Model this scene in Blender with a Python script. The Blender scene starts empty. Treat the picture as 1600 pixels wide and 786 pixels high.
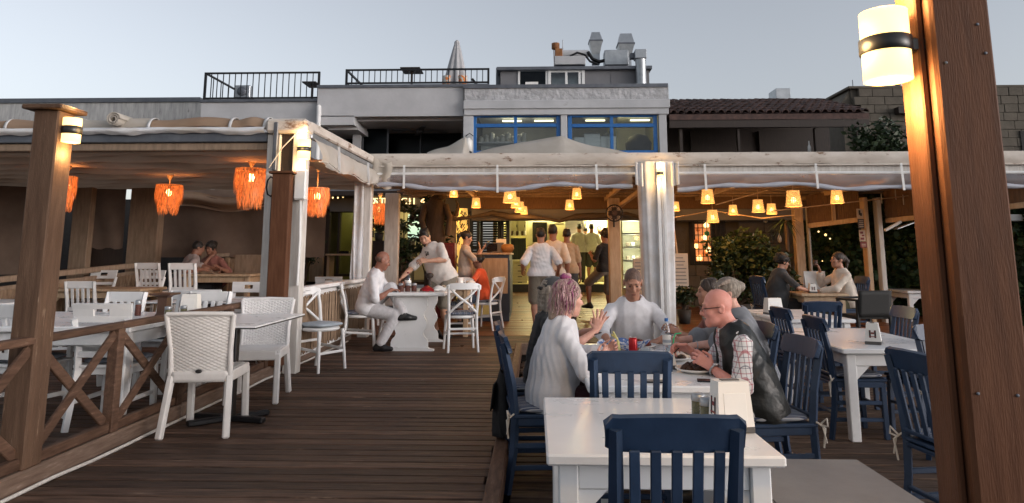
import bpy, math, random
import numpy as np
from mathutils import Vector, Matrix
random.seed(7); np.random.seed(7)
S = bpy.context.scene
R = math.radians
# ---------------------------------------------------------------- camera
F, CXP, CYP, CAMH = 1080.0, 800.0, 231.0, 1.45
PIT = math.atan(167/F); YAW = math.atan(35*math.cos(PIT)/F)
cd = bpy.data.cameras.new('camera'); cam = bpy.data.objects.new('camera', cd)
S.collection.objects.link(cam); S.camera = cam
cam.location = (0, 0, CAMH); cam.rotation_euler = (math.pi/2+PIT, 0, YAW)
cd.sensor_width = 36; cd.lens = 36*F/1600; cd.shift_y = -(393-CYP)/1600
cd.clip_start = .05; cd.clip_end = 6000
# ---------------------------------------------------------------- sky, sun, exposure
W = bpy.data.worlds.new('World'); S.world = W; W.use_nodes = True
wn = W.node_tree; wn.nodes.clear()
SUN_EL, SUN_ROT = R(7.0), R(115)          # low sun off to the right
sky = wn.nodes.new('ShaderNodeTexSky'); sky.sky_type = 'NISHITA'; sky.sun_disc = False
sky.sun_elevation = SUN_EL; sky.sun_rotation = SUN_ROT
sky.air_density = 1.0; sky.dust_density = 2.2; sky.ozone_density = 1.0
hs = wn.nodes.new('ShaderNodeHueSaturation'); hs.inputs['Saturation'].default_value = .28
mxs = wn.nodes.new('ShaderNodeMix'); mxs.data_type = 'RGBA'; mxs.blend_type = 'MULTIPLY'
mxs.inputs['Factor'].default_value = 1.0; mxs.inputs['B'].default_value = (.95, .965, 1.035, 1)
bg = wn.nodes.new('ShaderNodeBackground'); bg.inputs['Strength'].default_value = .15
wo = wn.nodes.new('ShaderNodeOutputWorld')
wn.links.new(sky.outputs[0], hs.inputs['Color']); wn.links.new(hs.outputs[0], mxs.inputs['A'])
wn.links.new(mxs.outputs['Result'], bg.inputs[0]); wn.links.new(bg.outputs[0], wo.inputs[0])
sl = bpy.data.lights.new('sun', 'SUN'); so = bpy.data.objects.new('sun', sl); S.collection.objects.link(so)
sl.energy = .12; sl.angle = R(25); sl.color = (1, .93, .91)
sdir = Vector((math.sin(SUN_ROT)*math.cos(SUN_EL), math.cos(SUN_ROT)*math.cos(SUN_EL), math.sin(SUN_EL)))
so.rotation_euler = sdir.to_track_quat('Z', 'Y').to_euler()
S.view_settings.view_transform = 'Standard'; S.view_settings.look = 'None'
S.view_settings.exposure = 0.96; S.view_settings.gamma = 1
S.cycles.use_denoising = True
S.cycles.max_bounces = 6; S.cycles.diffuse_bounces = 3; S.cycles.glossy_bounces = 3
S.cycles.transmission_bounces = 4; S.cycles.transparent_max_bounces = 12
S.cycles.sample_clamp_indirect = 4; S.cycles.caustics_reflective = False; S.cycles.caustics_refractive = False
L0 = .18                                    # height of the raised deck
# ---------------------------------------------------------------- helpers
def at(px, py, Y):
    """world point at distance Y seen in direction of photo pixel (measuring aid)"""
    u = (px-CXP)/F; v = -(py-CYP)/F
    sa, ca, sp, cp = math.sin(YAW), math.cos(YAW), math.sin(PIT), math.cos(PIT)
    d = Vector((-sa*cp+u*ca+v*sa*sp, ca*cp+u*sa-v*ca*sp, sp+v*cp))
    return Vector((0, 0, CAMH))+d*(Y/d.y)
def rect(x0, y0, x1, y1, Y):
    a, b = at(x0, y0, Y), at(x1, y1, Y)
    return min(a.x, b.x), max(a.x, b.x), min(a.z, b.z), max(a.z, b.z)
class MB:
    def __init__(s): s.v = []; s.f = []; s.sm = []
    def add(s, vs, fs, smooth=False):
        o = len(s.v); s.v += [tuple(x) for x in vs]
        s.f += [tuple(i+o for i in q) for q in fs]; s.sm += [smooth]*len(fs); return s
    def box(s, c, d, ch=0.0, rot=None):
        """box centred at c, size d, chamfer ch, rot = Matrix 3x3"""
        hx, hy, hz = d[0]/2, d[1]/2, d[2]/2; ch = min(ch, hx*.45, hy*.45, hz*.45)
        vs = []; fs = []
        if ch <= 0:
            for x in (-hx, hx):
                for y in (-hy, hy):
                    for z in (-hz, hz): vs.append((x, y, z))
            fs = [(0,1,3,2),(4,6,7,5),(0,4,5,1),(2,3,7,6),(0,2,6,4),(1,5,7,3)]
        else:
            ix = {}
            for sx in (-1, 1):
                for sy in (-1, 1):
                    for sz in (-1, 1):
                        for ax in range(3):
                            p = [sx*(hx-ch), sy*(hy-ch), sz*(hz-ch)]
                            p[ax] = (sx*hx, sy*hy, sz*hz)[ax]
                            ix[sx, sy, sz, ax] = len(vs); vs.append(tuple(p))
            def q(sg, ax): return ix[sg[0], sg[1], sg[2], ax]
            for ax in range(3):
                b, c2 = (ax+1) % 3, (ax+2) % 3
                for sg in (-1, 1):
                    l = []
                    for i, j in ((-1,-1),(1,-1),(1,1),(-1,1)):
                        t = [0,0,0]; t[ax] = sg; t[b] = i; t[c2] = j; l.append(q(t, ax))
                    fs.append(tuple(l if sg > 0 else l[::-1]))
                for i in (-1, 1):
                    for j in (-1, 1):
                        t0 = [0,0,0]; t1 = [0,0,0]
                        t0[ax] = -1; t1[ax] = 1; t0[b] = t1[b] = i; t0[c2] = t1[c2] = j
                        l = [q(t0, b), q(t1, b), q(t1, c2), q(t0, c2)]
                        fs.append(tuple(l if i*j < 0 else l[::-1]))
            for sx in (-1, 1):
                for sy in (-1, 1):
                    for sz in (-1, 1):
                        l = [ix[sx, sy, sz, 0], ix[sx, sy, sz, 1], ix[sx, sy, sz, 2]]
                        fs.append(tuple(l if sx*sy*sz > 0 else l[::-1]))
        c = Vector(c)
        if rot is not None: vs = [rot @ Vector(v) for v in vs]
        return s.add([Vector(v)+c for v in vs], fs)
    def ab(s, x0, x1, y0, y1, z0, z1, ch=0.0):
        return s.box(((x0+x1)/2, (y0+y1)/2, (z0+z1)/2), (abs(x1-x0), abs(y1-y0), abs(z1-z0)), ch)
    def bar(s, a, b, w, h, ch=0.0, up=(0,0,1)):
        a, b = Vector(a), Vector(b); d = b-a; L = d.length; z = d/L; u = Vector(up)
        if abs(z.dot(u)) > .98: u = Vector((0, 1, 0))
        x = u.cross(z).normalized(); y = z.cross(x)
        return s.box((a+b)/2, (w, h, L), ch, Matrix((x, y, z)).transposed())
    def tube(s, pts, r, n=8, cap=True, smooth=True):
        pts = [Vector(p) for p in pts]; m = len(pts)
        rs = r if isinstance(r, (list, tuple)) else [r]*m
        vs = []; fs = []; t = (pts[1]-pts[0]).normalized()
        u = Vector((0,0,1)) if abs(t.z) < .9 else Vector((1,0,0)); x = u.cross(t).normalized()
        for i, p in enumerate(pts):
            t = (pts[min(i+1, m-1)]-pts[max(i-1, 0)]).normalized()
            x = (x-t*x.dot(t)).normalized(); y = t.cross(x)
            for k in range(n):
                a = 2*math.pi*k/n; vs.append(p+(x*math.cos(a)+y*math.sin(a))*rs[i])
        for i in range(m-1):
            for k in range(n):
                k2 = (k+1) % n; fs.append((i*n+k, i*n+k2, (i+1)*n+k2, (i+1)*n+k))
        s.add(vs, fs, smooth)
        if cap: s.add(vs[:n], [tuple(range(n))[::-1]]); s.add(vs[-n:], [tuple(range(n))])
        return s
    def lathe(s, prof, c=(0,0,0), n=16, smooth=True, sy=1.0, cap=True):
        vs = []; fs = []; m = len(prof)
        for r, z in prof:
            for k in range(n):
                a = 2*math.pi*k/n; vs.append((c[0]+r*math.cos(a), c[1]+r*sy*math.sin(a), c[2]+z))
        for i in range(m-1):
            for k in range(n):
                k2 = (k+1) % n; fs.append((i*n+k, i*n+k2, (i+1)*n+k2, (i+1)*n+k))
        s.add(vs, fs, smooth)
        if cap: s.add(vs[:n], [tuple(range(n))[::-1]]); s.add(vs[-n:], [tuple(range(n))])
        return s
    def prism(s, poly, y0, y1, ax='y'):
        """2D outline (a,b) counter-clockwise extruded along an axis"""
        def p(a, b, t): return {'y': (a, t, b), 'z': (a, b, t), 'x': (t, a, b)}[ax]
        n = len(poly); vs = [p(a, b, y0) for a, b in poly]+[p(a, b, y1) for a, b in poly]
        ar = sum(poly[i][0]*poly[(i+1) % n][1]-poly[(i+1) % n][0]*poly[i][1] for i in range(n))
        flip = (ar > 0) == (ax == 'y')
        if y1 < y0: flip = not flip
        fs = [tuple(range(n))[::-1], tuple(range(n, 2*n))]+[(i, (i+1) % n, n+(i+1) % n, n+i) for i in range(n)]
        if flip: fs = [f[::-1] for f in fs]
        return s.add(vs, fs)
    def sheet(s, fn, nu, nv, thick=0.0, smooth=True):
        """grid surface fn(u,v)->point; thick makes a closed slab offset along the normal"""
        P = [[Vector(fn(i/nu, j/nv)) for j in range(nv+1)] for i in range(nu+1)]
        vs = [p for r in P for p in r]; w = nv+1
        fs = [(i*w+j, (i+1)*w+j, (i+1)*w+j+1, i*w+j+1) for i in range(nu) for j in range(nv)]
        if thick:
            N = []
            for i in range(nu+1):
                for j in range(nv+1):
                    du = P[min(i+1, nu)][j]-P[max(i-1, 0)][j]; dv = P[i][min(j+1, nv)]-P[i][max(j-1, 0)]
                    nn = du.cross(dv); N.append(nn.normalized() if nn.length > 1e-9 else Vector((0,0,1)))
            o = len(vs); vs = vs+[p-n*thick for p, n in zip(vs, N)]
            fs = fs+[tuple(i+o for i in f)[::-1] for f in fs]
            bd = [(i*w, (i+1)*w) for i in range(nu)][::1]
            for a, b in bd: fs.append((b, a, a+o, b+o))
            for i in range(nu): a, b = i*w+nv, (i+1)*w+nv; fs.append((a, b, b+o, a+o))
            for j in range(nv): fs.append((j, j+1, j+1+o, j+o))
            for j in range(nv): a, b = nu*w+j, nu*w+j+1; fs.append((b, a, a+o, b+o))
        return s.add(vs, fs, smooth)
    def mesh(s, name):
        me = bpy.data.meshes.new(name); me.from_pydata(s.v, [], s.f)
        me.polygons.foreach_set('use_smooth', s.sm); me.update(); return me
    def build(s, name, mat, parent=None, loc=None, kind=None):
        return link(name, s.mesh(name), mat, parent, loc, kind)
def link(name, me, mat, parent=None, loc=None, kind=None):
    if mat is not None and not me.materials: me.materials.append(mat)
    o = bpy.data.objects.new(name, me); S.collection.objects.link(o)
    if parent is not None: o.parent = parent
    if loc is not None: o.location = loc
    if kind: o['kind'] = kind
    return o
def tag(o, label=None, cat=None, group=None, kind=None):
    if label: o['label'] = label
    if cat: o['category'] = cat
    if group: o['group'] = group
    if kind: o['kind'] = kind
    return o
def thing(name, label, cat, loc=(0,0,0), rz=0.0, group=None):
    o = bpy.data.objects.new(name, None); S.collection.objects.link(o)
    o.empty_display_size = .1; o.location = loc; o.rotation_euler = (0, 0, rz)
    return tag(o, label, cat, group)
KIDS = {}
def copy_tree(o, parent=None):
    c = o.copy(); S.collection.objects.link(c)
    if parent is not None: c.parent = parent
    for ch in list(o.children): copy_tree(ch, c)
    return c
class Proto:
    """builds the first one, later calls copy it"""
    def __init__(s, fn): s.fn = fn; s.first = None
    def __call__(s, label, loc, rz=0.0, group=None, scale=None):
        if s.first is None: o = s.first = s.fn()
        else: o = copy_tree(s.first)
        o.location = loc; o.rotation_euler = (0, 0, rz); o['label'] = label
        if group: o['group'] = group
        if scale: o.scale = scale
        return o
# ---------------------------------------------------------------- materials
MATS = {}
def mat(name, c1, c2=None, rough=.6, scale=8, stretch=(1,1,1), bump=.0, bscale=None, metal=0.0, rand=0.0,
        detail=6, pos=(.35, .7), c3=None, spots=None, coat=0.0, sheen=0.0, trans=0.0, alpha=1.0, sss=0.0, coord='Object', ior=1.45, bdist=.01, roughvar=0.0, spec=.5):
    m = bpy.data.materials.new(name); m.use_nodes = True; nt = m.node_tree; N = nt.nodes; Lk = nt.links.new
    b = N['Principled BSDF']; b.inputs['Roughness'].default_value = rough; b.inputs['Metallic'].default_value = metal
    b.inputs['Coat Weight'].default_value = coat; b.inputs['Sheen Weight'].default_value = sheen
    b.inputs['Transmission Weight'].default_value = trans; b.inputs['Alpha'].default_value = alpha; b.inputs['IOR'].default_value = ior
    b.inputs['Specular IOR Level'].default_value = spec
    if sss: b.inputs['Subsurface Weight'].default_value = sss; b.inputs['Subsurface Radius'].default_value = (.02, .008, .004)
    c2 = c2 or tuple(x*.82 for x in c1)
    tc = N.new('ShaderNodeTexCoord'); mp = N.new('ShaderNodeMapping'); mp.inputs['Scale'].default_value = stretch
    Lk(tc.outputs[coord], mp.inputs['Vector'])
    vec = mp.outputs[0]
    oi = N.new('ShaderNodeObjectInfo')
    if rand:
        ad = N.new('ShaderNodeVectorMath'); ad.operation = 'ADD'
        sc = N.new('ShaderNodeVectorMath'); sc.operation = 'SCALE'; sc.inputs[0].default_value = (37, 51, 23)
        Lk(oi.outputs['Random'], sc.inputs['Scale']); Lk(vec, ad.inputs[0]); Lk(sc.outputs[0], ad.inputs[1]); vec = ad.outputs[0]
    nz = N.new('ShaderNodeTexNoise'); nz.inputs['Scale'].default_value = scale; nz.inputs['Detail'].default_value = detail
    nz.inputs['Roughness'].default_value = .6; Lk(vec, nz.inputs['Vector'])
    rp = N.new('ShaderNodeValToRGB'); e = rp.color_ramp.elements
    e[0].position, e[1].position = pos; e[0].color = (*c2, 1); e[1].color = (*c1, 1)
    Lk(nz.outputs['Fac'], rp.inputs['Fac']); col = rp.outputs['Color']
    if spots:                                  # wear: colour, scale, threshold
        n2 = N.new('ShaderNodeTexNoise'); n2.inputs['Scale'].default_value = spots[1]; n2.inputs['Detail'].default_value = 8
        n2.inputs['Roughness'].default_value = .7; Lk(vec, n2.inputs['Vector'])
        r2 = N.new('ShaderNodeValToRGB'); r2.color_ramp.elements[0].position = spots[2]; r2.color_ramp.elements[1].position = min(1, spots[2]+.08)
        Lk(n2.outputs['Fac'], r2.inputs['Fac'])
        mx = N.new('ShaderNodeMix'); mx.data_type = 'RGBA'; mx.inputs['B'].default_value = (*spots[0], 1)
        Lk(r2.outputs['Color'], mx.inputs['Factor']); Lk(col, mx.inputs['A']); col = mx.outputs['Result']
    if rand:
        mr = N.new('ShaderNodeMapRange'); mr.inputs['To Min'].default_value = 1-rand; mr.inputs['To Max'].default_value = 1+rand
        Lk(oi.outputs['Random'], mr.inputs['Value'])
        mx = N.new('ShaderNodeMix'); mx.data_type = 'RGBA'; mx.blend_type = 'MULTIPLY'; mx.inputs['Factor'].default_value = 1
        Lk(col, mx.inputs['A']); Lk(mr.outputs[0], mx.inputs['B']); col = mx.outputs['Result']
    Lk(col, b.inputs['Base Color'])
    if roughvar:
        m2 = N.new('ShaderNodeMapRange'); m2.inputs['To Min'].default_value = rough-roughvar; m2.inputs['To Max'].default_value = rough+roughvar
        Lk(nz.outputs['Fac'], m2.inputs['Value']); Lk(m2.outputs[0], b.inputs['Roughness'])
    if bump:
        n3 = N.new('ShaderNodeTexNoise'); n3.inputs['Scale'].default_value = bscale or scale*3; n3.inputs['Detail'].default_value = 5
        Lk(vec, n3.inputs['Vector']); bp = N.new('ShaderNodeBump'); bp.inputs['Strength'].default_value = bump
        bp.inputs['Distance'].default_value = bdist; Lk(n3.outputs['Fac'], bp.inputs['Height']); Lk(bp.outputs[0], b.inputs['Normal'])
    MATS[name] = m; m['col'] = col.node.name; return m
def emis(name, c, st, base=None):
    m = bpy.data.materials.new(name); m.use_nodes = True; b = m.node_tree.nodes['Principled BSDF']
    b.inputs['Base Color'].default_value = (*(base or c), 1); b.inputs['Emission Color'].default_value = (*c, 1)
    b.inputs['Emission Strength'].default_value = st; b.inputs['Roughness'].default_value = .5; return m
def translucent(name, c, fac=.5, rough=.6, scale=6, bump=.3, c2=None, alpha=1.0):
    m = mat(name, c, c2, rough=rough, scale=scale, bump=bump); nt = m.node_tree; N = nt.nodes
    t = N.new('ShaderNodeBsdfTranslucent'); t.inputs[0].default_value = (*c, 1)
    mx = N.new('ShaderNodeMixShader'); mx.inputs[0].default_value = fac
    out = [n for n in N if n.type == 'OUTPUT_MATERIAL'][0]
    nt.links.new(N['Principled BSDF'].outputs[0], mx.inputs[1]); nt.links.new(t.outputs[0], mx.inputs[2])
    last = mx.outputs[0]
    if alpha < 1:
        tr = N.new('ShaderNodeBsdfTransparent'); m2 = N.new('ShaderNodeMixShader'); m2.inputs[0].default_value = alpha
        nt.links.new(tr.outputs[0], m2.inputs[1]); nt.links.new(last, m2.inputs[2]); last = m2.outputs[0]
    nt.links.new(last, out.inputs[0]); return m
def glassy(name, c, alpha, rough=.05):
    """thin glass or clear film: mostly see-through with a real reflection"""
    m = bpy.data.materials.new(name); m.use_nodes = True; nt = m.node_tree; N = nt.nodes; N.clear()
    g = N.new('ShaderNodeBsdfGlossy'); g.inputs['Roughness'].default_value = rough; g.inputs['Color'].default_value = (.9,.9,.95,1)
    t = N.new('ShaderNodeBsdfTransparent'); t.inputs[0].default_value = (*c, 1)
    lw = N.new('ShaderNodeLayerWeight'); pw = N.new('ShaderNodeMath'); pw.operation = 'POWER'; pw.inputs[1].default_value = 4; nt.links.new(lw.outputs['Facing'], pw.inputs[0]); fr = N.new('ShaderNodeMath'); fr.operation = 'MULTIPLY_ADD'; fr.inputs[1].default_value = .8; fr.inputs[2].default_value = .03; nt.links.new(pw.outputs[0], fr.inputs[0])
    ma = N.new('ShaderNodeMath'); ma.operation = 'ADD'; ma.inputs[1].default_value = alpha; ma.use_clamp = True
    mx = N.new('ShaderNodeMixShader'); o = N.new('ShaderNodeOutputMaterial')
    nt.links.new(fr.outputs[0], ma.inputs[0]); nt.links.new(ma.outputs[0], mx.inputs[0]); nt.links.new(t.outputs[0], mx.inputs[1]); nt.links.new(g.outputs[0], mx.inputs[2]); nt.links.new(mx.outputs[0], o.inputs[0]); return m
M = MATS
mat('deck', (.130,.078,.055), (.038,.022,.015), spec=.3, rough=.62, scale=3, stretch=(1.2,14,14), bump=.7, bscale=6, rand=.5, spots=((.24,.165,.12), 2.6, .61), pos=(.34,.68), roughvar=.12)
mat('deck_grey', (.13,.082,.057), (.05,.031,.022), spec=.3, rough=.7, scale=3, stretch=(1.2,14,14), bump=.6, bscale=6, rand=.22, spots=((.2,.15,.12), 2.5, .62))
mat('deck_in', (.175,.062,.019), (.095,.032,.010), rough=.42, scale=3, stretch=(1.2,14,14), bump=.3, bscale=6, rand=.25)  # varnished inside boards; warm lamp light is also put into the orange
mat('under', (.012,.010,.009), rough=.95)
mat('ground', (.09,.085,.075), (.06,.055,.05), rough=.95, scale=2, bump=.3)
mat('post_wood', (.138,.061,.033), (.090,.038,.020), spec=.12, rough=.55, scale=4, stretch=(9,9,.9), bump=.25, bscale=30, spots=((.19,.092,.052), 3.2, .62), roughvar=.1)
mat('post_tan', (.15,.090,.058), (.092,.053,.034), spec=.2, rough=.65, scale=4, stretch=(9,9,.9), bump=.4, bscale=30, spots=((.27,.19,.13), 5, .62), roughvar=.1)
mat('rail_wood', (.135,.078,.052), (.070,.039,.026), spec=.2, rough=.65, scale=5, stretch=(8,1.2,8), bump=.35, bscale=9, rand=.2, spots=((.25,.16,.12), 5, .62))
mat('rail_pale', (.23,.16,.12), (.14,.09,.065), rough=.7, scale=5, stretch=(8,1.2,8), bump=.4, bscale=9, rand=.15, spots=((.3,.22,.18), 5, .6))
mat('white_wood', (.77,.77,.77), (.68,.68,.68), rough=.45, scale=5, bump=.06, bscale=30, rand=.05, spots=((.5,.46,.42), 9, .74))
mat('white_old', (.66,.64,.61), (.5,.47,.44), rough=.6, scale=4, stretch=(6,6,1), bump=.25, bscale=9, spots=((.28,.2,.14), 6, .68))
mat('beige_wood', (.52,.38,.25), (.38,.26,.16), rough=.6, scale=4, stretch=(6,6,1), bump=.2, bscale=9)
mat('table_top', (.79,.80,.81), (.74,.75,.76), rough=.30, scale=5, bump=.05, bscale=30, spots=((.60,.57,.52), 7, .67), roughvar=.14)
mat('blue_paint', (.022,.045,.094), (.015,.031,.066), rough=.42, scale=7, bump=.12, bscale=26, rand=.12, spots=((.05,.07,.11), 10, .67), roughvar=.14)
mat('wicker', (.70,.68,.66), (.62,.60,.58), rough=.4, scale=9, bump=.1, bscale=60)
mat('wicker_cool', (.74,.73,.73), (.66,.65,.65), rough=.4, scale=9, bump=.1, bscale=60)
mat('wall_white', (.51,.515,.53), (.42,.425,.44), rough=.85, scale=1.6, bump=.25, bscale=12, spots=((.30,.29,.28), 1.7, .66))
mat('wall_rough', (.51,.51,.525), (.36,.36,.37), rough=.9, scale=4, bump=1.0, bscale=9, bdist=.05)
mat('wall_streak', (.5,.5,.49), (.30,.30,.30), rough=.9, scale=2.2, stretch=(5,5,.8), bump=.3, spots=((.1,.1,.1), 3, .6))
mat('cabin_grey', (.19,.19,.20), (.15,.15,.16), rough=.7, scale=2)
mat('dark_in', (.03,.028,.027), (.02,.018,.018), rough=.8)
mat('dark_wood', (.035,.022,.016), (.02,.013,.01), rough=.6, scale=5, stretch=(8,8,1), bump=.2)
mat('frame_blue', (.022,.15,.42), (.017,.11,.34), rough=.4, scale=6, bump=.05)
mat('white_pvc', (.76,.76,.75), (.7,.7,.69), rough=.35)
mat('black_metal', (.018,.018,.02), (.012,.012,.014), rough=.45, metal=.3)
mat('zinc', (.42,.44,.46), (.30,.32,.34), rough=.42, metal=.75, scale=5, bump=.1, bscale=10)
mat('zinc_dark', (.16,.17,.19), (.11,.12,.14), rough=.5, metal=.5, scale=5)
mat('rust', (.35,.16,.06), (.2,.08,.03), rough=.8, scale=9, bump=.2)
mat('steel', (.6,.6,.6), (.5,.5,.5), rough=.3, metal=.9, scale=3, stretch=(1,1,12))
mat('stone', (.135,.116,.092), (.10,.086,.068), rough=.9, scale=5, bump=.5, bscale=14, bdist=.015, rand=.05)
mat('mortar', (.115,.10,.08), rough=.95, scale=8, bump=.4)
mat('tile', (.115,.064,.053), (.055,.033,.029), rough=.8, scale=9, bump=.3, rand=.35, spots=((.2,.13,.11), 8, .64))
translucent('canvas', (.66,.61,.55), .35, .85, 3, .35, (.54,.49,.42))
translucent('canvas_tan', (.42,.30,.21), .3, .9, 3, .3, (.33,.22,.15))
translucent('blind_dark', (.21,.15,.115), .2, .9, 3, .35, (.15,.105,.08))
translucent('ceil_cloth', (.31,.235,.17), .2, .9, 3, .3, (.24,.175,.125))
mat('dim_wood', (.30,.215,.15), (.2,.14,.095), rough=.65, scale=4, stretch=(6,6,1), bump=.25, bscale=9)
translucent('canvas_white', (.80,.82,.86), .12, .8, 3, .35, (.6,.56,.52))
mat('canvas_dirty', (.64,.58,.52), (.52,.46,.40), rough=.8, scale=3, stretch=(1,1,2.5), bump=.4, spots=((.20,.115,.07), 3.2, .57))
translucent('film', (.62,.62,.66), .35, .16, 3, .5, (.5,.5,.55), alpha=.38)
mat('film_roll', (.46,.47,.52), (.36,.37,.42), rough=.18, scale=4, stretch=(1,4,4), bump=.5, bscale=7)
mat('blind', (.19,.115,.07), (.12,.07,.042), rough=.9, scale=5, stretch=(20,20,2), bump=.3)
mat('bag_cloth', (.012,.012,.013), (.007,.007,.008), rough=.8, scale=9, bump=.6, bscale=14)
mat('reed', (.33,.23,.15), (.18,.115,.072), rough=.8, scale=7, stretch=(9,9,1), bump=.3, spots=((.08,.05,.03), 12, .62))
mat('leaf', (.030,.052,.014), (.013,.027,.008), rough=.5, scale=3, rand=.3)
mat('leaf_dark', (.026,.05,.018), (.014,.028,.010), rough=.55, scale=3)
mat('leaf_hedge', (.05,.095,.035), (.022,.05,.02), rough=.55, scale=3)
mat('flower', (.42,.04,.14), (.3,.03,.1), rough=.7)
mat('bark', (.09,.06,.04), (.05,.034,.022), rough=.9, scale=8, stretch=(5,5,1), bump=.5)
mat('pot_dark', (.03,.028,.026), rough=.7); mat('terracotta', (.36,.13,.06), (.28,.09,.04), rough=.8)
mat('cream_in', (.62,.58,.36), (.55,.51,.31), rough=.6, scale=2)
mat('cabinet', (.68,.65,.48), (.62,.59,.43), rough=.45)
mat('counter_blue', (.045,.06,.085), (.033,.045,.065), rough=.5, scale=4)
mat('louvre', (.012,.02,.022), (.008,.013,.014), rough=.5, scale=5)
mat('olive', (.20,.19,.06), (.13,.12,.035), rough=.4, scale=1.2)
mat('red_paint', (.17,.016,.016), (.12,.012,.012), rough=.45)
mat('grey_lid', (.26,.24,.225), (.21,.19,.18), rough=.6, scale=4, bump=.15, bscale=120, spots=((.27,.25,.24), 6, .72))
mat('rim_grey', (.30,.28,.265), (.25,.23,.22), rough=.5)
mat('cushion_grey', (.17,.19,.22), (.12,.135,.16), rough=.9, scale=30, bump=.2)
mat('cushion_pale', (.38,.43,.48), (.32,.37,.42), rough=.9, scale=30, bump=.2)
mat('ceramic', (.82,.80,.77), (.78,.76,.73), rough=.15)
mat('napkin_box', (.78,.76,.72), (.73,.71,.67), rough=.35, scale=3)
mat('box_base', (.10,.095,.09), rough=.4)
mat('logo_red', (.22,.03,.03), (.15,.02,.02), rough=.5); mat('logo_black', (.02,.018,.018), rough=.5)
mat('brown_plastic', (.09,.045,.028), (.07,.034,.02), rough=.4)
mat('jar_herb', (.16,.145,.07), (.09,.08,.035), rough=.6, scale=60, detail=2)
mat('jar_red', (.14,.035,.02), (.08,.02,.012), rough=.6, scale=60, detail=2)
mat('can_red', (.42,.012,.018), (.35,.008,.012), rough=.3, metal=.3)
mat('food_red', (.26,.035,.012), (.12,.018,.008), rough=.4, scale=40, bump=.5); mat('food_brown', (.075,.03,.012), (.035,.014,.007), rough=.45, scale=40, bump=.6)
mat('cloth_blue', (.10,.18,.42), (.6,.62,.66), rough=.85, scale=38, detail=1, pos=(.47,.53))
mat('green_plastic', (.05,.5,.22), rough=.4); mat('yellow_plastic', (.75,.66,.25), rough=.4)
mat('paper', (.78,.77,.74), (.73,.72,.69), rough=.7); mat('board_white', (.48,.45,.40), (.42,.39,.34), rough=.5)
mat('sign_dark', (.06,.05,.05), rough=.5); mat('sign_pale', (.5,.40,.30), rough=.5)
mat('phone', (.012,.012,.016), rough=.12); mat('driftwood', (.10,.075,.055), (.05,.037,.028), rough=.85, scale=6, stretch=(1,8,8), bump=.5)
mat('wicker_basket', (.42,.22,.08), (.25,.12,.04), rough=.7, scale=30, stretch=(1,1,4), bump=.6)
mat('parasol', (.46,.46,.47), (.36,.36,.37), rough=.9, scale=3, stretch=(6,6,1), bump=.3); mat('orange_cloth', (.75,.22,.04), (.6,.6,.55), rough=.8, scale=14, detail=1, pos=(.45,.55))
mat('white_rope', (.62,.58,.52), rough=.9)
mat('rubber', (.015,.015,.015), rough=.7); mat('steel_dark', (.05,.05,.05), rough=.35, metal=.6)
M['glass'] = glassy('glass', (.80,.83,.83), .0); M['glass_dark'] = glassy('glass_dark', (.35,.4,.42), -.02, .25); M['glass_clear'] = glassy('glass_clear', (.95,.97,.97), -.01, .04)
M['bottle'] = glassy('bottle', (.93,.96,.98), .07, .06)
WARM = (1.0, .50, .14); WARM2 = (1.0, .62, .26)
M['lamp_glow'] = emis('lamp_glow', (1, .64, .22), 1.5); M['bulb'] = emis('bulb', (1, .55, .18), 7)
def emnoise(name, c, lo, hi, base, sc, st):
    m = emis(name, c, 1, base); nt = m.node_tree; N = nt.nodes; tc = N.new('ShaderNodeTexCoord'); mp = N.new('ShaderNodeMapping'); mp.inputs['Scale'].default_value = st; nz = N.new('ShaderNodeTexNoise'); nz.inputs['Scale'].default_value = sc; nz.inputs['Detail'].default_value = 3
    mr = N.new('ShaderNodeMapRange'); mr.inputs['From Min'].default_value = .36; mr.inputs['From Max'].default_value = .66; mr.inputs['To Min'].default_value = lo; mr.inputs['To Max'].default_value = hi
    nt.links.new(tc.outputs['Object'], mp.inputs[0]); nt.links.new(mp.outputs[0], nz.inputs['Vector']); nt.links.new(nz.outputs[0], mr.inputs['Value']); nt.links.new(mr.outputs[0], N['Principled BSDF'].inputs['Emission Strength']); M[name] = m
emnoise('raffia', (1, .215, .04), .015, .52, (.5, .2, .07), 70, (1,1,.22)); emnoise('basket', (1, .46, .12), .12, .8, (.4, .2, .07), 60, (1,1,1))
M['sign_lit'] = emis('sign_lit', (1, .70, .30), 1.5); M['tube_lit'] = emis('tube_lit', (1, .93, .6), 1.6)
M['paper_lamp'] = emis('paper_lamp', (1, .66, .16), .32); M['screen'] = emis('screen', (.75, .85, 1), 1.2)
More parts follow.
